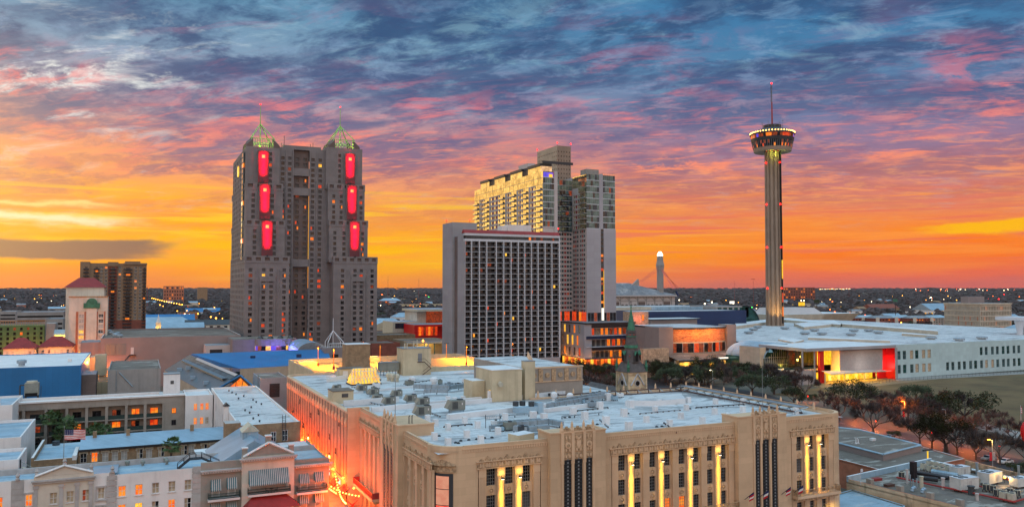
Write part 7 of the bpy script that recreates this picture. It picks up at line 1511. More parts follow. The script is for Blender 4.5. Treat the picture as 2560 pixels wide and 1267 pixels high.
m=MB();m.face([(330,YC+.8,17.7),(XC1,YC+.8,17.7),(XC1,660,17.7),(330,660,17.7)],'roof_white');m.obj('roof',cc)
m=MB()
for pts,h in(([(1838,812),(1960,797),(2105,812),(2100,816),(1962,803),(1840,820)],2.4),([(1985,812),(2085,803),(2100,812),(2010,822)],2.2),([(2105,811),(2345,831),(2345,834),(2105,815)],2.6),([(2020,842),(2225,851),(2225,854),(2020,846)],1.4),([(1955,843),(2010,850),(1985,856),(1945,848)],1.0),([(2255,833),(2340,840),(2340,842),(2255,836)],1.6)):
 q=[atz(*p,18.5) for p in pts];m=MB();m.prism(q[::-1],17.7,17.7+h,'conv_stone','roof_white_clean');m.obj('roof_upstand',cc)
m=MB();m.lathe(0,0,[(2.2,0),(2.2,.5),(3.4,.7),(3.4,1.6),(2.6,1.9)],10,'galv');fanm=m.data('roof_monitor')
for k,(px,py) in enumerate(((1894,820),(1884,826),(1872,834),(1962,823),(2036,828),(2012,836),(2055,837),(2128,839),(2135,829),(2172,829),(2196,834),(2328,848),(2398,852),(2455,848))):
 x,y=atz(px,py,17.7);put(fanm,'roof_monitor',None,'low grey roof monitor on the white convention roof','roof monitor','grey monitors on the convention roof',None,(x,y,17.7))
ep=thing('entrance_pavilion','convention entrance with a red portal frame, white screen box and glowing glass hall','pavilion',(345,320,0));XE0,XE1,YE=313.2,379.2,312.0
m=MB();m.box(XE0,XE1,YE,347,17.2,18.8,'hotel_grey','roof_white_clean',False);m.face([(XE0,YE,17.19),(XE1,YE,17.19),(XE1,347,17.19),(XE0,347,17.19)],'red_panel');m.box(XE1-.9,XE1+.9,YE-.1,330,0,17.18,'hotel_grey');m.obj('frame',ep)
px_=lambda p,yy=YE+3:atY(p,900,yy)[0]
m=MB();m.box(XE1-1.1,XE1-.91,YE+.1,329,0,17.1,'red_panel');m.obj('red_lining',ep);m=MB();m.box(px_(2050),px_(2060),YE+3,YE+4.5,0,17.17,'red_panel');m.obj('red_column',ep);m=MB();m.box(px_(2206),XE1-1.12,YE+6,YE+6.4,0,17.1,'red_panel');m.obj('red_lining',ep)
m=MB();m.box(px_(2098),px_(2205),YE+2.6,YE+9,5.4,16.6,'screen_white',bot=True);m.obj('screen_box',ep)
m=MB();gx0,gx1=px_(2061),px_(2097)
for a0,a1 in spans(px_(1968,326),px_(2097,326),13,.92):m.box(a0,a1,326,326.1,8.4,16.8,'glass_dark' if int(a0)%3 else 'lit_dim',bot=True)
for a0,a1 in spans(px_(2062),px_(2204),16,.9):m.box(a0,a1,YE+9.2,YE+9.3,.1,5,'lit_gold' if int(a0)%3 else 'lit_yellow',bot=True)
for a0,a1 in spans(gx0,gx1,5,.9):m.box(a0,a1,YE+8,YE+8.1,9,16.5,'lit_gold' if int(a0)%2 else 'glass_green',bot=True)
m.obj('glass_wall',ep);m=MB()
for p in(2006,2036):m.cyl(px_(p,YE+1.5),YE+1.5,0,17.19,.45,'hotel_grey',10)
for p in(2062,2110,2160,2190):m.cyl(px_(p,YE+2),YE+2,0,5.3,.35,'wall_cream',8)
m.obj('column',ep);m=MB();m.box(px_(1960,YE+6),px_(2050,YE+6),YE+6,325.9,6.6,7.6,'wall_cream',bot=True);m.box(px_(1960,YE+6),px_(2050,YE+6),YE+5.9,YE+6,7.6,8.6,'glass_green',bot=True);m.obj('terrace',ep);m=MB();m.box(px_(1993),px_(2037),YE+2.5,YE+6.8,0,7.4,'screen_white');m.obj('white_box',ep)
m=MB();m.mesh([(px_(2062,YE),YE-4,5.4),(px_(2212,YE),YE-4,5.2),(px_(2212,YE),YE+2.5,5.2),(px_(2062,YE),YE+2.5,6.6)],[(0,1,2,3)],'wall_cream');m.box(px_(2062,YE),px_(2212,YE),YE-4.1,YE-3.9,5.15,5.5,'hvac_beige',bot=True);m.obj('canopy',ep)
m=MB();[m.box(px_(2074+22*k)-.9,px_(2074+22*k)+.9,YE+9.0,YE+9.19,.1,3,'trim_white',bot=True) for k in range(6)];m.obj('door',ep)
for k in range(6):lamp('POINT',(px_(2068)+k*7.0,YE+3.6,4.6),2600,(1,.55,.06),.6,None,60,ep)
for k in range(3):lamp('POINT',(px_(1975,320)+k*8,321,11),2400,(1,.55,.07),.5,None,60,ep)
lamp('POINT',(px_(2080),YE+3,12),2600,(1,.5,.1),.5,None,60,ep);lamp('AREA',(XE1-5,YE+2,6),900,(1,.5,.4),2,(XE1,YE+5,9),60,ep);lamp('AREA',(px_(2150),YE-5,8),160,(1,.9,.85),5,(px_(2150),YE+3,11),60,ep)
m=MB();m.face([(XE0,YE-22,.03),(XE1+30,YE-8,.03),(XE1+2,YE+6,.03),(XE0,YE+6,.03)],'deck_floor');m.obj('forecourt',kind='structure')
gh=thing('glass_hall','curved-roof green glass hall between the mural theatre and the red pavilion','glass hall',(318,340,0));m=MB();xa,ya=311.0,326.0;n=10;A_=[(xa+16.5*(1-math.cos(math.pi*.5*k/n)),11.5+7.6*math.sin(math.pi*.5*k/n)) for k in range(n+1)]
for a,b in zip(A_,A_[1:]):m.face([(a[0],340,a[1]),(b[0],340,b[1]),(b[0],372,b[1]),(a[0],372,a[1])],'roof_pale_blue')
m.obj('roof',gh);m=MB();m.face([(a[0],339.9,a[1]) for a in A_]+[(A_[-1][0],339.9,0),(A_[0][0],339.9,0)],GL);m.face([(A_[0][0],340,0),(A_[0][0],372,0),(A_[0][0],372,11.5),(A_[0][0],340,11.5)],GL);m.obj('glass',gh);m=MB()
for k in range(12):m.bar((A_[0][0]+k*1.5,339.7,.1),(A_[0][0]+k*1.5,339.7,min(18.5,A_[min(n,int(k*.9))][1])),.2,'hotel_white');m.bar((A_[0][0]+k*1.4,339.6,1),(A_[0][0]+(k+1)*1.4,339.6,11),.15,'hotel_white')
for z in(4,8,12):m.bar((A_[0][0],339.6,z),(A_[-1][0],339.6,z),.18,'hotel_white')
m.obj('mullion',gh);m=MB();[m.lathe(314+3.4*k,338.5,[(1.8,15),(.05,18)],4,'glass_teal') for k in range(2)];m.obj('glass_pyramid',gh);m=MB();m.box(308.6,313,341,357.5,0,17.6,'conv_stone','roof_grey');m.obj('stone_block',gh)
mt_=bpy.data.materials.new('mosaic');mt_.use_nodes=True;nt_=mt_.node_tree;b_=nt_.nodes['Principled BSDF'];g_=nt_.nodes.new('ShaderNodeNewGeometry');s_=nt_.nodes.new('ShaderNodeSeparateXYZ');nt_.links.new(g_.outputs['Position'],s_.inputs[0]);v_=nt_comb(nt_,NX(nt_,s_.outputs[0])*.16,NX(nt_,s_.outputs[1])*.16,NX(nt_,s_.outputs[2])*.55)
nt_.links.new(nt_ramp(nt_,nt_noise(nt_,v_,2.2,4,.7,1.0),[(.3,(60,46,40)),(.42,(176,84,44)),(.52,(206,150,96)),(.6,(150,60,36)),(.7,(220,180,130))]),b_.inputs['Base Color']);b_.inputs['Roughness'].default_value=.5;M['mosaic']=mt_
th=thing('mural_theatre','theatre with a curved lit mosaic mural over windows and a lit arcade','theatre',(330,450,0));x0,x1,y,z=fr(1675,1812,820,470);nA=12;AR=[(x0+(x1-x0)*k/nA,y-5*math.sin(math.pi*k/nA)) for k in range(nA+1)]
def strip(mm,z0,z1,mt,d=0.,each=None):
 for k,(a,b) in enumerate(zip(AR,AR[1:])):mm.face([(a[0],a[1]-d,z0),(b[0],b[1]-d,z0),(b[0],b[1]-d,z1),(a[0],a[1]-d,z1)],each(k) if each else mt)
m=MB();strip(m,z-8.2,z-.8,'mosaic');m.obj('mural',th);m=MB();strip(m,z-16,z-8.2,'stucco_grey');m.prism([(a[0],a[1]-1) for a in AR]+[(x1,y+40),(x0,y+40)],z-.7,z+.3,'frame_dark','roof_white');m.box(x0-10,x0-.02,y-3,y+11,0,z+.8,'brown_box','roof_grey');m.box(x1+.02,x1+7,y-2,y+6,0,z+1.4,'brown_box','roof_grey');m.box(x0,x1,y+1,y+40,0,z-.71,'brown_box');m.obj('wall',th)
m=MB();strip(m,z-14.2,z-8.9,None,.1,lambda k:['lit_dim','glass_dark','lit_dim','glass_dark','lit_red'][k%5]);strip(m,z-8.9,z-8.2,'hvac_beige',.15);m.obj('window',th);m=MB();[m.bar((a[0],a[1]-.4,z-14.2),(a[0],a[1]-.4,z-8.9),.4,'hotel_grey') for a in AR[::2]];m.obj('mullion',th)
yA=y-16;m=MB();m.mesh([(x0-6,yA,z-17.4),(x1+16,yA,z-17.4),(x1+16,y-1,z-14.6),(x0-6,y-1,z-14.6)],[(0,1,2,3)],'roof_gravel');m.box(x0-6,x1+16,yA-.3,yA-.01,z-18.3,z-17.3,'frame_dark',bot=True);m.box(x0+22,x0+42,yA-1,yA-.31,z-17.3,z-16.5,'sign_white',bot=True);m.obj('porch_roof',th);m=MB();m.box(x0-6,x1+16,yA+3,yA+4,0,z-17.5,'conv_stone');m.obj('arcade_wall',th)
for k in range(9):
 c=x0-2+k*7.4;m=MB();hgt=z-19;m.face([(c-1.7,yA+2.9,.5),(c+1.7,yA+2.9,.5)]+[(c+1.7*math.cos(math.pi*q/8),yA+2.9,hgt-1.7+1.7*math.sin(math.pi*q/8)) for q in range(9)],'lit_yellow' if k<5 else 'lit_dim');m.obj('arch',th)
 if k%2==0:lamp('POINT',(c+3.7,yA+1,z-20),1100,(1,.5,.08),.4,None,60,th)
for k in range(4):lamp('POINT',(x0+6+k*(x1-x0-12)/3,y-9,z-3),2600,(1,.34,.06),.6,None,60,th)
x0,x1,y,z=fr(1600,1866,786,640);t=block('navy_hall','hall with a huge plain navy blue wall behind the mural theatre','hall',x0,x1,y,y+40,z+2.2,'roof_blue_deep','roof_white',par=.4);m=MB();m.box(x0-8,x0+36,y-26,y-8,0,z-3.4,'brown_box');m.box(x0-9,x0+38,y-28,y-6,z-3.4,z-2.6,'frame_dark','roof_white_clean',True);m.obj('front_roof',t)
x0,x1,y,z=fr(1540,1628,768,735);t=block('pale_hall','pale cream hall wall left of the light blue one below the stadium','hall',x0,x1,y,y+60,z,'conv_stone','roof_white');x2=atY(1790,770,y)[0];t=block('pale_hall','long light blue hall wall above the navy hall','hall',x1+.3,x2,y,y+60,z,'roof_pale_blue','roof_white')
x0,x1,y,z=fr(1790,1898,765,760);t=thing('arched_glass_hall','dark green glazed hall with a curved end left of the observation tower','glass hall',(x0,y,0));xm=x0+(x1-x0)*.6;m=MB();m.box(x0,xm,y,y+40,0,z,'concrete','roof_grey');n=10;A_=[(xm+(x1-xm)*math.sin(math.pi/2*k/n),z*.42+z*.58*math.cos(math.pi/2*k/n)) for k in range(n+1)]
for a,b in zip(A_,A_[1:]):m.face([(a[0],y-1,a[1]+.4),(b[0],y-1,b[1]+.4),(b[0],y+40,b[1]+.4),(a[0],y+40,a[1]+.4)],'roof_blue_deep')
m.obj('wall',t);m=MB();m.face([(xm,y-.1,0)]+[(a[0],y-.1,a[1]) for a in A_]+[(x1,y-.1,0)],GL);[m.box(x0+2+6.6*k,x0+6.4+6.6*k,y-.1,y-.02,z-11,z-1.5,GL,bot=True) for k in range(6)];m.obj('glass',t)
x0,x1,y,z=fr(1950,2150,786,800);t=thing('leaning_pavilion','low concrete pavilion with outward-leaning walls and flags right of the observation tower','pavilion',(x0,y,0));m=MB();zb_=12;p=[(x0,y+6,zb_),(x1-12,y+6,zb_),(x1-12,y+50,zb_),(x0,y+50,zb_),(x0-4,y,z),(x1,y,z),(x1,y+56,z),(x0-4,y+56,z)];m.mesh(p,[(0,1,5,4),(1,2,6,5),(3,0,4,7)],'conv_stone');m.face(p[4:],'roof_white_clean');m.box(x0,x1-12,y+6,y+50,0,zb_-.01,'green_lawn');m.obj('wall',t);m=MB();q=[(x0+6,y+8,z+.02),(x0+66,y+8,z+.02),(x0+66,y+44,z+.02),(x0+6,y+44,z+.02),(x0+10,y+14,z+6),(x0+60,y+14,z+6),(x0+60,y+40,z+6),(x0+10,y+40,z+6)];m.mesh(q,[(0,1,5,4),(1,2,6,5),(3,0,4,7),(4,5,6,7)],'hyatt_frame');m.obj('roof',t)
xc,yc,z=atd(2450,758,780);x1=atY(2528,756,yc)[0];yb=atX(2360,753,xc)[0];t=thing('office_block','square six-storey concrete office block with deep fins and some lit windows','office block',(xc,yc,0));m=MB();FHt=(z-2)/6.6;rws=[(z-2.6-FHt*(k+1)+.8,z-2.6-FHt*k-.5) for k in range(6)];ws=wall(m,'Y',yc,xc,x1,0,z-1.5,spans(xc+.6,x1-.4,19,.56),rws,'conv_stone',.8);ws2=wall(m,'X',xc,yc,yb,0,z-1.5,spans(yc+.6,yb-.5,24,.6),rws,'conv_stone',.5);m.box(xc-.6,x1+.5,yc-.6,yb+.4,z-1.5,z,'conv_stone','roof_grey',True);m.face([(x1,yc,0),(x1,yb,0),(x1,yb,z-1.5),(x1,yc,z-1.5)],'conv_stone');m.box(xc+6,xc+30,yc+16,yb-14,z+.01,z+6.4,'brown_box','roof_grey');m.obj('wall',t)
panes(t,ws,lambda w:('lit_orange' if random.random()<.7 else 'glass_dark') if w[7]==0 and w[6]<9 else random.choice(['glass_dark']*9+['lit_dim','lit_orange']),'frame_dark',None);panes(t,ws2,lambda w:'lit_dim' if(w[7]==0 and w[6]%5<2) or random.random()<.05 else 'shade_pale','frame_grey',None,'window',60)
x,y,z=atd(2562,800,560);t=thing('flared_pavilion','white concrete pavilion with flared piers at the right edge','pavilion',(x,y,0));m=MB()
for k in range(3):m.lathe(x-6+7*k,y,[(2.2,0),(1.5,z*.4),(1.9,z*.75),(3.4,z)],10,'hotel_white')
m.obj('pier',t);m=MB();m.box(x-11,x+14,y-4,y+14,z,z+2.2,'hotel_white',bot=True);m.obj('roof',t)
# PARK, ROAD AND CARS
def sheet(name,pts,z,m,kind='structure',**k):
 mb=MB();mb.face([(*atz(*p,z),z) for p in pts],m);return mb.obj(name,kind=kind,**k)
sheet('lawn',[(1930,985),(2070,966),(2248,948),(2570,929),(2900,905),(2900,1190),(2600,1105),(2440,1062),(2300,1034),(2120,1010)],.02,'lawn')
sheet('road',[(1400,985),(1490,940),(1640,940),(1900,980),(2110,1042),(2300,1090),(2450,1124),(2600,1158),(2900,1226),(2900,1263),(2600,1195),(2340,1128),(2100,1070),(1880,1010),(1640,980)],.03,'asphalt')
RA,RB_=Vector((*atz(2100,1056,0),0)),Vector((*atz(2600,1177,0),0));mk=MB();d_=(RB_-RA).normalized();n_=Vector((-d_.y,d_.x,0))*.08
for k in range(24):a=RA+d_*(k*6);b=a+d_*2.6;mk.face([(*(a-n_).xy,.036),(*(b-n_).xy,.036),(*(b+n_).xy,.036),(*(a+n_).xy,.036)],'hotel_white')
mk.obj('road_marking',kind='structure')
sheet('path',[(2240,952),(2600,932),(2600,926),(2240,945)],.04,'paving');sheet('path',[(2430,1050),(2600,1090),(2600,1110),(2420,1064)],.045,'paving');sheet('pavement',[(2330,1132),(2600,1192),(2600,1202),(2330,1141)],.06,'paving');sheet('path',[(1700,958),(1860,985),(1850,996),(1690,968)],.05,'paving');sheet('grass_strip',[(2370,1150),(2470,1172),(2450,1182),(2350,1158)],.05,'green_lawn')
def fence(pts,h,lab,mt='frame_dark',stp=3.):
 t=thing('fence',lab,'fence',(*atz(*pts[0],0),0));m=MB();P_=[Vector((*atz(*p,0),0)) for p in pts];r_=MB()
 for a,b in zip(P_,P_[1:]):
  n=max(1,int((b-a).length/stp))
  for k in range(n+1):q=a.lerp(b,k/n);m.bar(q,q+Vector((0,0,h)),.09,mt)
  for z in(.35,h-.1):r_.bar(a+Vector((0,0,z)),b+Vector((0,0,z)),.06,mt)
 m.obj('post',t);r_.obj('rail',t)
fence([(2075,972),(2240,953),(2560,931)],1.8,'thin metal fence along the foot of the convention wing');fence([(1970,985),(2110,1010),(2290,1062)],2.0,'dark railing between the lawn and the road')
def leafcard(m,c,s,mat,r):
 a=Vector((r.gauss(0,1),r.gauss(0,1),r.gauss(0,.6))).normalized()*s;b=a.orthogonal().normalized()*s*r.uniform(.5,.9);m.face([tuple(c-a),tuple(c+b),tuple(c+a),tuple(c-b)],mat)
def limbs(m,p,d,L,w,lv,r,ends,bark,spread=.75,gr=.08):
 q=p+d*L;m.bar(p,q,w,bark,5 if lv>2 else 3,w*.7)
 if lv==0:ends.append((q,d));return
 n=3 if r.random()<.55 else 2
 for k in range(n):
  s=Vector((r.gauss(0,1),r.gauss(0,1),r.gauss(0,.75))).normalized();limbs(m,q,(d+s*spread+Vector((0,0,gr))).normalized(),L*r.uniform(.66,.86),w*.66,lv-1,r,ends,bark,spread,gr)
def oak(seed,H=12.,W=1.,leaf='leaf_oak'):
 r=random.Random(seed);t=thing('oak_tree','x','tree');m=MB();ends=[];m.bar((0,0,-.2),(.2,0,2.4),.95,'bark',8,.7)
 for k in range(5):a=k*1.256+r.random();limbs(m,Vector((.2,0,2.2)),Vector((math.cos(a)*W,math.sin(a)*W,.75)).normalized(),H*.27,.42,3,r,ends,'bark')
 m.obj('trunk',t);m=MB()
 for q,d in ends:
  for c in range(2):
   cc=q+Vector((r.gauss(0,.8),r.gauss(0,.8),r.gauss(0,.4)));rad=r.uniform(.8,1.5);
   for k in range(27):v=Vector((r.gauss(0,1),r.gauss(0,1),r.gauss(0,.62))).normalized()*rad*r.uniform(.55,1.05);leafcard(m,cc+v,r.uniform(.16,.32),leaf,r)
 m.obj('crown',t);return t
def bare(seed,H=10.,bark='twigs',fine=17):
 r=random.Random(seed);t=thing('bare_tree','x','tree');m=MB();ends=[];m.bar((0,0,-.2),(0,.1,H*.2),.5,'bark',7,.38)
 for k in range(4):a=k*1.57+r.random();limbs(m,Vector((0,.1,H*.19)),Vector((math.cos(a),math.sin(a),1.0)).normalized(),H*.24,.27,4,r,ends,bark,.62,.1)
 m.obj('trunk',t);m=MB()
 for q,d in ends:
  for k in range(fine):s=Vector((r.gauss(0,1),r.gauss(0,1),r.gauss(0,1))).normalized();e=q+(d+s*.9).normalized()*r.uniform(.6,1.7)*H/10;o_=s.cross(d).normalized()*.05;b=q-d*r.uniform(0,1.2);m.face([tuple(b-o_),tuple(b+o_),tuple(e)],bark)
 m.obj('twigs',t);return t
OA,OB=oak(1,12),oak(5,11.);BA,BB,BC=bare(2,10),bare(9,10),bare(14,10,'twigs_red')
TR=[(2140,1021,OA,1.15,'big live oak in front of the glowing pavilion'),(2184,1087,BA,1.15,'bare tree beside the road right of the store corner'),(2245,1062,BB,1.2,'bare tree lit red from below by the road glow'),(2290,1022,OB,1.0,'live oak half hidden behind the red-lit bare tree'),(2411,1058,OA,1.25,'widest live oak on the open lawn'),(2385,1050,BA,1.1,'bare tree left of the widest oak'),(2366,1130,OB,1.1,'dark live oak leaning over the road'),(2394,1136,BB,1.05,'spreading bare tree right of the dark roadside oak'),(2500,1162,BA,.95,'bare tree between the two parked pale cars'),(2562,1160,BB,.9,'bare tree cut by the right edge'),(2466,1078,BC,.8,'thin bare tree on the lawn edge'),(2500,1075,BC,.75,'thin bare tree right of the other thin one'),(2350,1035,BC,1.0,'reddish bare tree deep in the lawn group'),(2210,1030,BB,1.0,'bare tree behind the big live oak'),(2330,1048,OA,.9,'live oak in the middle of the lawn group'),(1462,985,BA,.9,'dark bare tree left of the church tower'),(1512,985,BC,.95,'reddish bare tree beside the church tower'),(1540,980,OB,.9,'dark evergreen behind the reddish bare tree'),(1640,950,OA,.9,'dark oak right of the church spire'),(1670,962,OB,.9,'second dark oak right of the church spire'),(1705,955,BA,.9,'pale bare tree before the lit arcade'),(1740,960,BB,1.1,'bare tree in the row before the arcade'),(1775,965,OA,.85,'dark oak in the row before the arcade'),(1810,962,BA,1.0,'bare tree near the right end of the arcade'),(1845,975,BC,1.0,'reddish bare tree behind the store parapet'),(1880,985,OB,.95,'dark round oak behind the store mast'),(1905,960,BB,1.3,'tall bare tree before the green glass hall'),(1935,985,OA,.9,'dark oak right of the store mast'),(1963,975,BA,.9,'bare tree before the white entrance box'),(2012,992,BA,1.05,'spreading bare tree on the grass before the pavilion'),(1985,1010,OB,.7,'low oak beside the orange-lit bush'),(2060,1015,BC,.7,'small bare tree at the railing'),(1600,940,BB,.9,'bare tree behind the church spire'),(1860,950,BB,1.0,'bare tree at the foot of the theatre arcade'),(468,836,OA,1.2,'dark oak beside the little church'),(950,800,OB,1.2,'oak right of the twin-spired tower'),(112,850,OA,1.0,'dark oak before the green unfinished block')]
for px,py,pr,s,lab in TR:x,y=atz(px,py,0);place(pr,(x,y,0),(px*1.7)%6.28,lab,s,'trees of the park and streets')
ar=random.Random(8)
for k in range(34):
 px=ar.uniform(1625,2010) if k<24 else ar.uniform(1440,1540);py=938+ar.uniform(0,26)+max(0,px-1850)*.14;x,y=atz(px,py,0);place([OA,BB,OB,BA,BC][k%5],(x,y,0),ar.random()*6,['dark oak in the tree belt before the theatre and glass hall','bare tree in the tree belt before the theatre and glass hall','dark oak in the tree belt before the theatre and glass hall','bare tree in the tree belt before the theatre and glass hall','reddish bare tree in the tree belt before the theatre and glass hall'][k%5],ar.uniform(.8,1.15),['oaks of the tree belt','bare trees of the tree belt','oaks of the tree belt','bare trees of the tree belt','reddish bare trees of the tree belt'][k%5])
for k,(px,py) in enumerate(((2100,1050),(2160,1045),(2235,1040),(2270,1048),(2310,1060),(2345,1070),(2430,1100),(2300,1110),(2440,1148),(2540,1120),(2330,1120),(2270,1075))):
 x,y=atz(px,py,0);place([BA,BB,BC,BB][k%4],(x,y,0),k*1.1,['bare tree of the dense group along the glowing road','bare tree of the dense group along the glowing road','reddish tree of the dense group along the glowing road','grey bare tree of the dense group along the glowing road'][k%4],ar.uniform(.85,1.1),['bare roadside trees','bare roadside trees','reddish roadside trees','grey roadside trees'][k%4])
for k in range(26):
 px=ar.uniform(2040,2350) if k<18 else ar.uniform(2350,2560);py=ar.uniform(806,830);x,y=atz(px,py,0);place([OA,OB,BA][k%3],(x,y,0),ar.random()*6,'tree among the far apartments beyond the convention roof',ar.uniform(.7,1.1),'trees beyond the convention roof')
for px,py,s,lab in((2442,1068,.33,'small round green bush on the lawn edge'),(2548,1190,.42,'green bush behind the rooftop wall at the right edge'),(2235,1095,.3,'leafless roadside bush glowing red'),(2030,1000,.34,'bush lit orange behind the store parapet')):
 x,y=atz(px,py,0);place(OB,(x,y,-.6),1.,lab,s,None)['category']='bush'
for px,py,s in((1795+640,831,1.),(2380,829,.9),(2428,833,.8)):
 x,y=atz(px,py,0);place(PB,(x,y,0),1,'palm at the foot of the concrete office block',s,'palms at the office block')
x,y=atz(1520,955,0);place(PB,(x,y,0),2,'palm among the trees left of the church',.9,None)
def park_lamp(px,py,h,lab,mt='lamp_hot',pw=0,col=(1,.2,.04),banner=False):
 x,y=atz(px,py,0);t=thing('street_lamp',lab,'street lamp',(x,y,0));m=MB();m.cyl(x,y,0,h,.12,'galv',8,.07);m.bar((x,y,h),(x-1.2,y,h+.25),.1,'galv');m.obj('pole',t);m=MB();m.box(x-1.7,x-.9,y-.18,y+.18,h+.15,h+.32,mt,bot=True);hd=m.obj('head',t)
 if banner:m=MB();m.box(x+.15,x+1.15,y-.03,y+.03,h*.35,h*.62,'screen_white',bot=True);m.box(x-1.15,x-.15,y-.03,y+.03,h*.35,h*.62,'flag_red',bot=True);m.obj('banner',t)
 if pw:lamp('POINT',(x-1.3,y-.2,h-.2),pw,col,.3,None,60,hd)
park_lamp(2263,1062,8.5,'street lamp with a small banner among the red-lit trees','lamp_hot',7500,(1,.2,.02),True);park_lamp(2365,1082,8,'unlit blue-grey street lamp between the oaks','hvac_grey');park_lamp(2482,1178,8.5,'glowing lamp post with two banners near the parked cars','lamp_amber',1500,(1,.5,.1),True);park_lamp(1782,965,8,'street lamp with a blue banner before the arcade','lamp_white',500,(1,.7,.4));park_lamp(1468,950,9,'street lamp at the crossing below the stone podium','lamp_hot',3000,(1,.2,.03));park_lamp(1548,950,8,'lamp at the corner left of the church','lamp_hot',2500,(1,.25,.04))
for px,py,pw in((2140,1052,16000),(2190,1072,20000),(2330,1102,16000),(2420,1122,14000),(2020,1006,7000),(1450,962,6000),(1560,965,3500),(2500,1138,6000)):
 x,y=atz(px,py,0);park=thing('added_road_lamp','added red lamp standing in for tail-light glow by the road','lamp',(x,y,0),'added red lamps along the road');m=MB();m.cyl(x,y,0,2.6,.06,'dark_metal',6);m.lathe(x,y,[(.05,2.6),(.18,2.8),(.05,3)],6,'lamp_red');m.obj('post',park);lamp('POINT',(x,y,3.2),pw*.30,(1,.19,.018),.3,None,60,park)  # lamps added for the red glow of passing tail lights
def car_proto(paint):
 t=thing('car','x','car');L,W=4.7,1.8;m=MB();prof=[(-2.35,.35),(-2.35,.75),(-2.2,.9),(-1.45,.98),(-.75,1.42),(.55,1.44),(1.3,.98),(2.15,.86),(2.35,.68),(2.35,.35)]
 for(a,b) in zip(prof,prof[1:]):m.face([(a[0],-W/2,a[1]),(b[0],-W/2,b[1]),(b[0],W/2,b[1]),(a[0],W/2,a[1])],paint)
 for s in(-1,1):m.face([(p[0],s*W/2,p[1]) for p in prof],paint)
 m.obj('body',t);m=MB()
 for s in(-1,1):m.face([(-1.3,s*(W/2+.012),.99),(-.7,s*(W/2+.012),1.36),(.5,s*(W/2+.012),1.38),(1.12,s*(W/2+.012),.99)],'glass_dark')
 for a,b in(((-1.40,1.0),(-.80,1.40)),((.62,1.42),(1.24,1.01))):nx,nz=-(b[1]-a[1]),(b[0]-a[0]);l=math.hypot(nx,nz);o=.015;m.face([(a[0]+nx/l*o,-W/2+.12,a[1]+nz/l*o),(b[0]+nx/l*o,-W/2+.12,b[1]+nz/l*o),(b[0]+nx/l*o,W/2-.12,b[1]+nz/l*o),(a[0]+nx/l*o,W/2-.12,a[1]+nz/l*o)],'glass_dark')
 m.obj('window',t);m=MB();m.bar((0,-.11,0),(0,.11,0),.5,'rubber',14);m.bar((0,-.125,0),(0,.125,0),.26,'galv',10);wh=m.data('wheel')
 for x in(-1.45,1.4):
  for s in(-1,1):put(wh,'wheel',t,loc=(x,s*.82,.33))
 for s in(-1,1):m=MB();m.box(-2.37,-2.33,s*.6-.2,s*.6+.2,.66,.82,'metal_red',bot=True);m.obj('tail_light',t);m=MB();m.box(2.3,2.36,s*.62-.2,s*.62+.2,.6,.74,'frame_white',bot=True);m.obj('headlight',t)
 return t
CS,CW=car_proto('car_silver'),car_proto('car_white')
for px,py,pr,rot,lab in((2472,1150,CS,205,'silver saloon parked left of the white car by the park wall'),(2514,1158,CW,205,'white saloon parked under the bare tree by the park wall'),(2228,1097,CS,200,'silver car parked behind the brown flat-roofed building')):x,y=atz(px,py,0);place(pr,(x,y,.04),R(rot-25),lab,1.0)
t=thing('stone_wall','low rubble wall along the pavement below the parked cars','wall',(*atz(2400,1160,0),0));m=MB();a,b=Vector((*atz(2395,1160,0),0)),Vector((*atz(2600,1212,0),0));n=Vector((-(b-a).y,(b-a).x,0)).normalized()*.5;m.prism([(v.x,v.y) for v in(a,b,b+n,a+n)],0,1.7,'rubble_stone');m.obj('masonry',t)
x,y=atz(2554,1105,0);zt=50-(1010-720)*(math.sin(YAW)*x+math.cos(YAW)*y)/2000;t=thing('flagpole','flagpole with a drooping striped flag at the right edge of the lawn','flagpole',(x,y,0));m=MB();m.cyl(x,y,0,zt,.09,'hotel_white',8,.05);m.obj('pole',t);m=MB()
for j in range(7):m.face([(x+.05,y,zt-.5-j*.3),(x+1.0,y+.2,zt-.8-j*.3),(x+1.0,y+.2,zt-1.1-j*.3),(x+.05,y,zt-.8-j*.3)],'flag_red' if j%2==0 else 'flag_white')
m.obj('flag',t)
x,y,z=atd(2572,1078,205);m=MB();m.path([(x+2.2*math.cos(a)*1.0,y,z+2.4*math.sin(a)) for a in[R(60+12*k) for k in range(18)]],1.0,'red_panel',8);m.cyl(x,y,0,z-2.2,.6,'red_panel',8);m.obj('red_sculpture',label='bright red curved sculpture cut by the right edge',cat='sculpture')
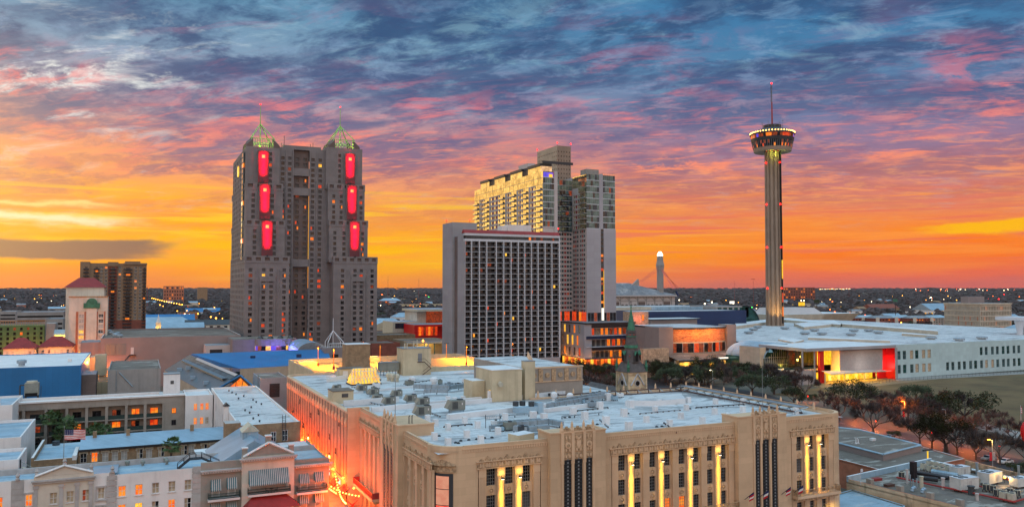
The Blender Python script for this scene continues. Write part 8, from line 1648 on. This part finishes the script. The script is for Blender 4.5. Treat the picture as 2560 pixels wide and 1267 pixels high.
# LOW ROOFS, BOTTOM RIGHT
def polyroof(name,label,cat,pts,z,wm,rm,par=.5,capm='trim_white',z0=0.):
 P_=[Vector((*atz(*p,z),0)) for p in pts];t=thing(name,label,cat,(sum(p.x for p in P_)/len(P_),sum(p.y for p in P_)/len(P_),z0));m=MB();m.prism([(p.x,p.y) for p in P_],z0,z-par,wm,rm);m.obj('wall',t);m=MB();c=sum(P_,Vector())/len(P_)
 for a,b in zip(P_,P_[1:]+P_[:1]):
  d=(b-a).normalized();n=Vector((-d.y,d.x,0));n=n if(c-a).dot(n)>0 else-n;q=[a+d*.003,b-d*.003,b+n*.35,a+n*.35];m.prism([(v.x,v.y) for v in q],z-par-.3,z,wm,capm)
 m.obj('parapet',t);return t
t=polyroof('flat_roof_block','brown flat-roofed arcade building with wide eaves behind the rooftop machinery','building',[(2080,1142),(2236,1182),(2412,1145),(2250,1100),(2090,1090)],7.0,'terracotta','roof_gravel',.25);P_=[atz(*p,8.6) for p in((2085,1102),(2208,1133),(2302,1110),(2150,1072),(2090,1066))];m=MB();m.prism(P_,6.76,8.3,'brown_box','roof_gravel');m.obj('upper_wall',t);m=MB()
for a,b in zip(P_,P_[1:]+P_[:1]):m.bar((*a,8.4),(*b,8.4),.42,'roof_pale_blue')
m.obj('coping',t);m=MB();x,y=atz(2140,1108,8.3);[m.path([(x+d,y,8.3),(x+d,y,9.6-d*.3),(x+d-.35,y,9.9-d*.3)],.16,'roof_white_clean',6) for d in(0,.8)];[m.cyl(x+d,y,8.3,8.5,.3,'roof_white_clean',8) for d in(0,.8)];m.obj('vent_pipe',t);x,y=atz(2182,1100,8.3);m=MB();m.box(x-.7,x+.7,y-.5,y+.5,8.3,8.9,'roof_white_clean');m.obj('roof_hatch',t)
for k in range(2):m=MB();q=Vector((*atz(2140+60*k,1190,2),3));m.bar(q,q+Vector((0,.3,0)),2.0,'dark_void',14);m.obj('arch',t)
t=polyroof('machinery_roof','old stuccoed building whose gravel roof is crowded with air conditioners','building',[(2116,1196),(2325,1150),(2640,1215),(2640,1330),(2560,1305)],9.0,'old_stucco','roof_gravel',.6,'terracotta');ZM=8.4
m=MB();a,b=Vector((*atz(2330,1152,9),0)),Vector((*atz(2600,1208,9),0));n=Vector((-(b-a).y,(b-a).x,0)).normalized()*-.9;m.prism([(v.x,v.y) for v in(a,b,b+n,a+n)],9.01,9.25,'roof_white_clean');a,b=Vector((*atz(2116,1196,9),0)),Vector((*atz(2325,1150,9),0));m.prism([(v.x,v.y) for v in(a,b,b+Vector((0,-.5,0)),a+Vector((0,-.5,0)))],ZM,9.6,'roof_pale_blue','roof_white_clean');m.obj('flashing',t)
for k in range(6):x,y=atz(2175+75*k,1204+17.5*k,9);m=MB();m.box(x-.5,x+.5,y-.6,y+.6,8,9.7,'stucco_grey');m.obj('pier',t)
def ac(px,py,lab,kind,s=1.,grp=None):
 x,y=atz(px,py,ZM);return place(ACS[kind],(x,y,ZM),R(random.uniform(-6,6)),lab,s,grp)
def ac_proto(kind):
 t=thing('air_conditioner','x','air conditioner');m=MB()
 if kind=='cube':m.box(-.5,.5,-.5,.5,.5,1.7,'hvac_beige',bot=True);m.obj('cabinet',t);m=MB();[m.box(-.42,.42,-.515,-.502,.62+k*.13,.68+k*.13,'stone_trim',bot=True) for k in range(8)];m.obj('grille',t)
 elif kind=='drum':m.cyl(0,0,.4,1.4,.52,'hvac_dark',12);m.cyl(0,0,1.4,1.5,.56,'hvac_beige',12);[m.bar((.54*math.cos(a),.54*math.sin(a),.4),(.54*math.cos(a),.54*math.sin(a),1.4),.07,'hvac_beige') for a in(.8,2.3,3.9,5.4)];m.obj('cabinet',t)
 else:m.box(-2.1,2.1,-1.1,1.1,.5,2.3,'unit_white',bot=True);m.box(-2.14,2.14,-1.14,1.14,2.3,2.42,'hotel_white',bot=True);m.mesh([(2.1,-1.1,.8),(2.1,1.1,.8),(2.1,1.1,2.2),(2.1,-1.1,2.2),(2.75,-1,1.9),(2.75,1,1.9)],[(0,1,5,4),(3,2,5,4),(0,4,3),(1,2,5)],'hvac_grey');m.obj('cabinet',t);m=MB();m.box(-.1,.5,-1.13,-1.103,.8,2.0,'stone_trim',bot=True);m.obj('panel',t)
 m=MB();zt={'cube':1.702,'drum':1.502,'big':2.43}[kind];[m.cyl(x,yy,zt,zt+.06,.36 if kind!='big' else .42,'hvac_dark',12) for x,yy in([(0,0)] if kind!='big' else[(-1.3,-.45),(-1.3,.5),(-.2,-.45),(-.2,.5)])];m.obj('fan',t)
 m=MB();w_=.4 if kind!='big' else 1.8;[m.box(sx*w_-.06,sx*w_+.06,sy*.4-.06,sy*.4+.06,0,.5 if kind!='drum' else .4,'rust_iron') for sx in(-1,1) for sy in(-1,1)];m.obj('leg',t);return t
ACS={k:ac_proto(k) for k in('cube','drum','big')}
for k,(px,py) in enumerate(((2309,1176),(2324,1170),(2325,1181),(2338,1172),(2340,1184),(2353,1176),(2356,1187),(2369,1182))):ac(px,py,['beige condenser box at the left end of the back cluster','beige condenser box at the rear of the back cluster','beige condenser box second in the front row of the back cluster','beige condenser box in the middle of the rear row','beige condenser box in the middle of the front row','beige condenser box at the right of the rear row','beige condenser box third in the front row of the back cluster','beige condenser box next to the big grey unit'][k],'cube',1.0,'beige condensers in the back cluster')
for px,py,lab,s in((2400,1190,'big grey rooftop unit right of the beige condenser cluster',.95),(2411,1226,'big dented white rooftop unit in the middle of the gravel roof',1.2),(2475,1210,'big white rooftop unit by the white parapet',1.15),(2550,1218,'dark grey rooftop unit cut by the right edge',.9)):ac(px,py,lab,'big',s)
for k,(px,py) in enumerate(((2465,1228),(2483,1231),(2492,1241),(2510,1243),(2524,1238),(2531,1248),(2543,1243),(2254,1196))):ac(px,py,['round-cornered condenser right of the dented white unit','condenser with cream corner posts second from the dented white unit','condenser with cream corner posts at the front of the right cluster','condenser in the middle of the right cluster','condenser at the rear of the right cluster','condenser low in the right cluster','condenser at the right end of the right cluster','lone dark condenser left of the black flue'][k],'drum',1.05,'dark condensers on the gravel roof')
for px,py,lab in((2509,1252,'grey condenser box on the red steel frame'),(2530,1256,'louvred grey condenser box at the corner of the red frame')):ac(px,py,lab,'cube',1.1)
x,y=atz(2284,1197,ZM);m=MB();m.box(x-.55,x+.55,y-.5,y+.5,ZM,ZM+3.8,'black_panel');m.obj('flue',label='tall square black flue on the gravel roof',cat='flue')
def rpipe(pts,w,mt,lab,name='roof_duct',lift=.8):
 P_=[(*atz(*p,ZM),ZM+lift) for p in pts];m=MB();m.path(P_,w,mt,8);m.obj(name,label=lab,cat='duct' if 'duct' in name else 'beam')
rpipe([(2290,1190),(2330,1196),(2372,1204)],.75,'black_panel','thick black duct running from the flue');rpipe([(2305,1203),(2345,1208)],.8,'dark_metal','dark duct below the black one');rpipe([(2330,1187),(2395,1198)],.9,'roof_pale_blue','pale blue duct behind the black one')
rpipe([(2242,1198),(2330,1217),(2440,1239),(2535,1260)],.3,'metal_red','long red steel beam under the machines','steel_beam',.5);rpipe([(2535,1260),(2600,1240)],.3,'metal_red','short red steel beam at the right corner of the frame','steel_beam',.5);rpipe([(2430,1215),(2520,1237)],.28,'metal_red','inner red steel beam below the right cluster','steel_beam',.45);rpipe([(2515,1205),(2575,1217)],.28,'metal_red','red steel beam by the white parapet','steel_beam',.7)
for px,py,h,w,mt,lab in((2268,1208,2.9,.5,'hyatt_frame','fat white flue pipe by the black flue'),(2276,1214,2.2,.22,'galv','slim grey vent pipe right of the fat white one'),(2283,1217,1.5,.3,'galv','short grey vent pipe by the red beam'),(2292,1218,1.7,.3,'galv','short twin grey vent pipe by the red beam'),(2304,1218,2.2,.75,'hvac_beige','rust-streaked cream tank on legs'),(2443,1186,2.6,.6,'galv','grey capped exhaust stack behind the white units'),(2443,1250,1.2,.6,'hyatt_frame','white capped vent at the front of the roof'),(2547,1192,2.4,.5,'galv','grey capped stack at the right edge'),(2358,1222,2.2,.7,'hyatt_frame','white electric box on a post'),(2428,1236,1.6,1.2,'hvac_dark','dark cabinet with small stickers by the dented unit')):
 x,y=atz(px,py,ZM);m=MB();m.cyl(x,y,ZM,ZM+h,w/2,mt,10);m.cyl(x,y,ZM+h,ZM+h+.18,w*.62,mt,10);m.obj('roof_vent',label=lab,cat='vent')
for px,py,mt,lab in((2192,1200,'metal_red','small dark red crate on the gravel roof'),(2223,1215,'rust_iron','rusty low hatch on the gravel roof')):x,y=atz(px,py,ZM);m=MB();m.box(x-1.1,x+1.1,y-.5,y+.5,ZM,ZM+.45,mt);m.box(x-1.16,x+1.16,y-.56,y+.56,ZM+.45,ZM+.52,mt);m.obj('roof_hatch',label=lab,cat='hatch')
for px,py,lab in((2285,1228,'left curved blue hood vent'),(2310,1232,'right curved blue hood vent')):x,y=atz(px,py,ZM);m=MB();m.path([(x-.6+.6*(1-math.cos(a)),y,ZM+.9*math.sin(a)) for a in[0.2,.7,1.2,1.7,2.2]],.5,'roof_metal_pale',8);m.obj('hood_vent',label=lab,cat='vent')
x,y=atz(2512,1206,9.2);t=thing('flood_light','small bright amber flood light on the white parapet','lamp',(x,y,9.2));m=MB();m.cyl(x,y,9.2,10.1,.06,'dark_metal',6);m.obj('post',t);m=MB();m.lathe(x,y,[(.04,10.1),(.28,10.35),(.04,10.6)],8,'lamp_amber');m.obj('lamp_glass',t);lamp('POINT',(x,y-.5,10.5),420,(1,.6,.2),.2,None,60,t)
x,y=atz(2320,1168,7);t=thing('street_sign','yellow lit post with a dark crossbar behind the machinery roof','sign',(x,y,0));m=MB();m.cyl(x,y,0,11,.16,'lit_gold',8);m.obj('post',t);m=MB();m.box(x-1.6,x+1.6,y-.15,y+.15,11,11.4,'frame_dark',bot=True);m.obj('crossbar',t)
t=polyroof('low_blue_roof_block','low block with a patched pale blue roof under the right store corner','building',[(1985,1262),(2130,1222),(2262,1262),(2262,1340),(1985,1340)],7.0,'hvac_grey','roof_pale_blue',.25,'roof_pale_blue');lamp('SPOT',(118,111,10),1500,(1,.7,.15),.3,(121,113,6),90)
x,y=atz(2120,1175,9);
t=thing('round_mirror','round white dish on a thin post before the arcade','dish',(*atz(2152,1205,9),8.4));x,y=atz(2152,1205,9);m=MB();m.cyl(x,y,8.4,11.3,.05,'hotel_white',6);m.obj('post',t);m=MB();m.bar((x+.3,y,11.5),(x+.3,y-.08,11.5),.55,'hotel_white',14);m.obj('dish',t)
hz_=bpy.data.materials.new('haze');hz_.use_nodes=True;n_=hz_.node_tree;n_.nodes.clear();v_=n_.nodes.new('ShaderNodeVolumePrincipled');v_.inputs['Color'].default_value=(.74,.58,.56,1);v_.inputs['Density'].default_value=1.1e-5;o_=n_.nodes.new('ShaderNodeOutputMaterial');n_.links.new(v_.outputs[0],o_.inputs['Volume']);M['haze']=hz_
m=MB();m.box(-14000,14000,-3000,15500,-6,240,'haze',bot=True);m.obj('haze',kind='stuff')
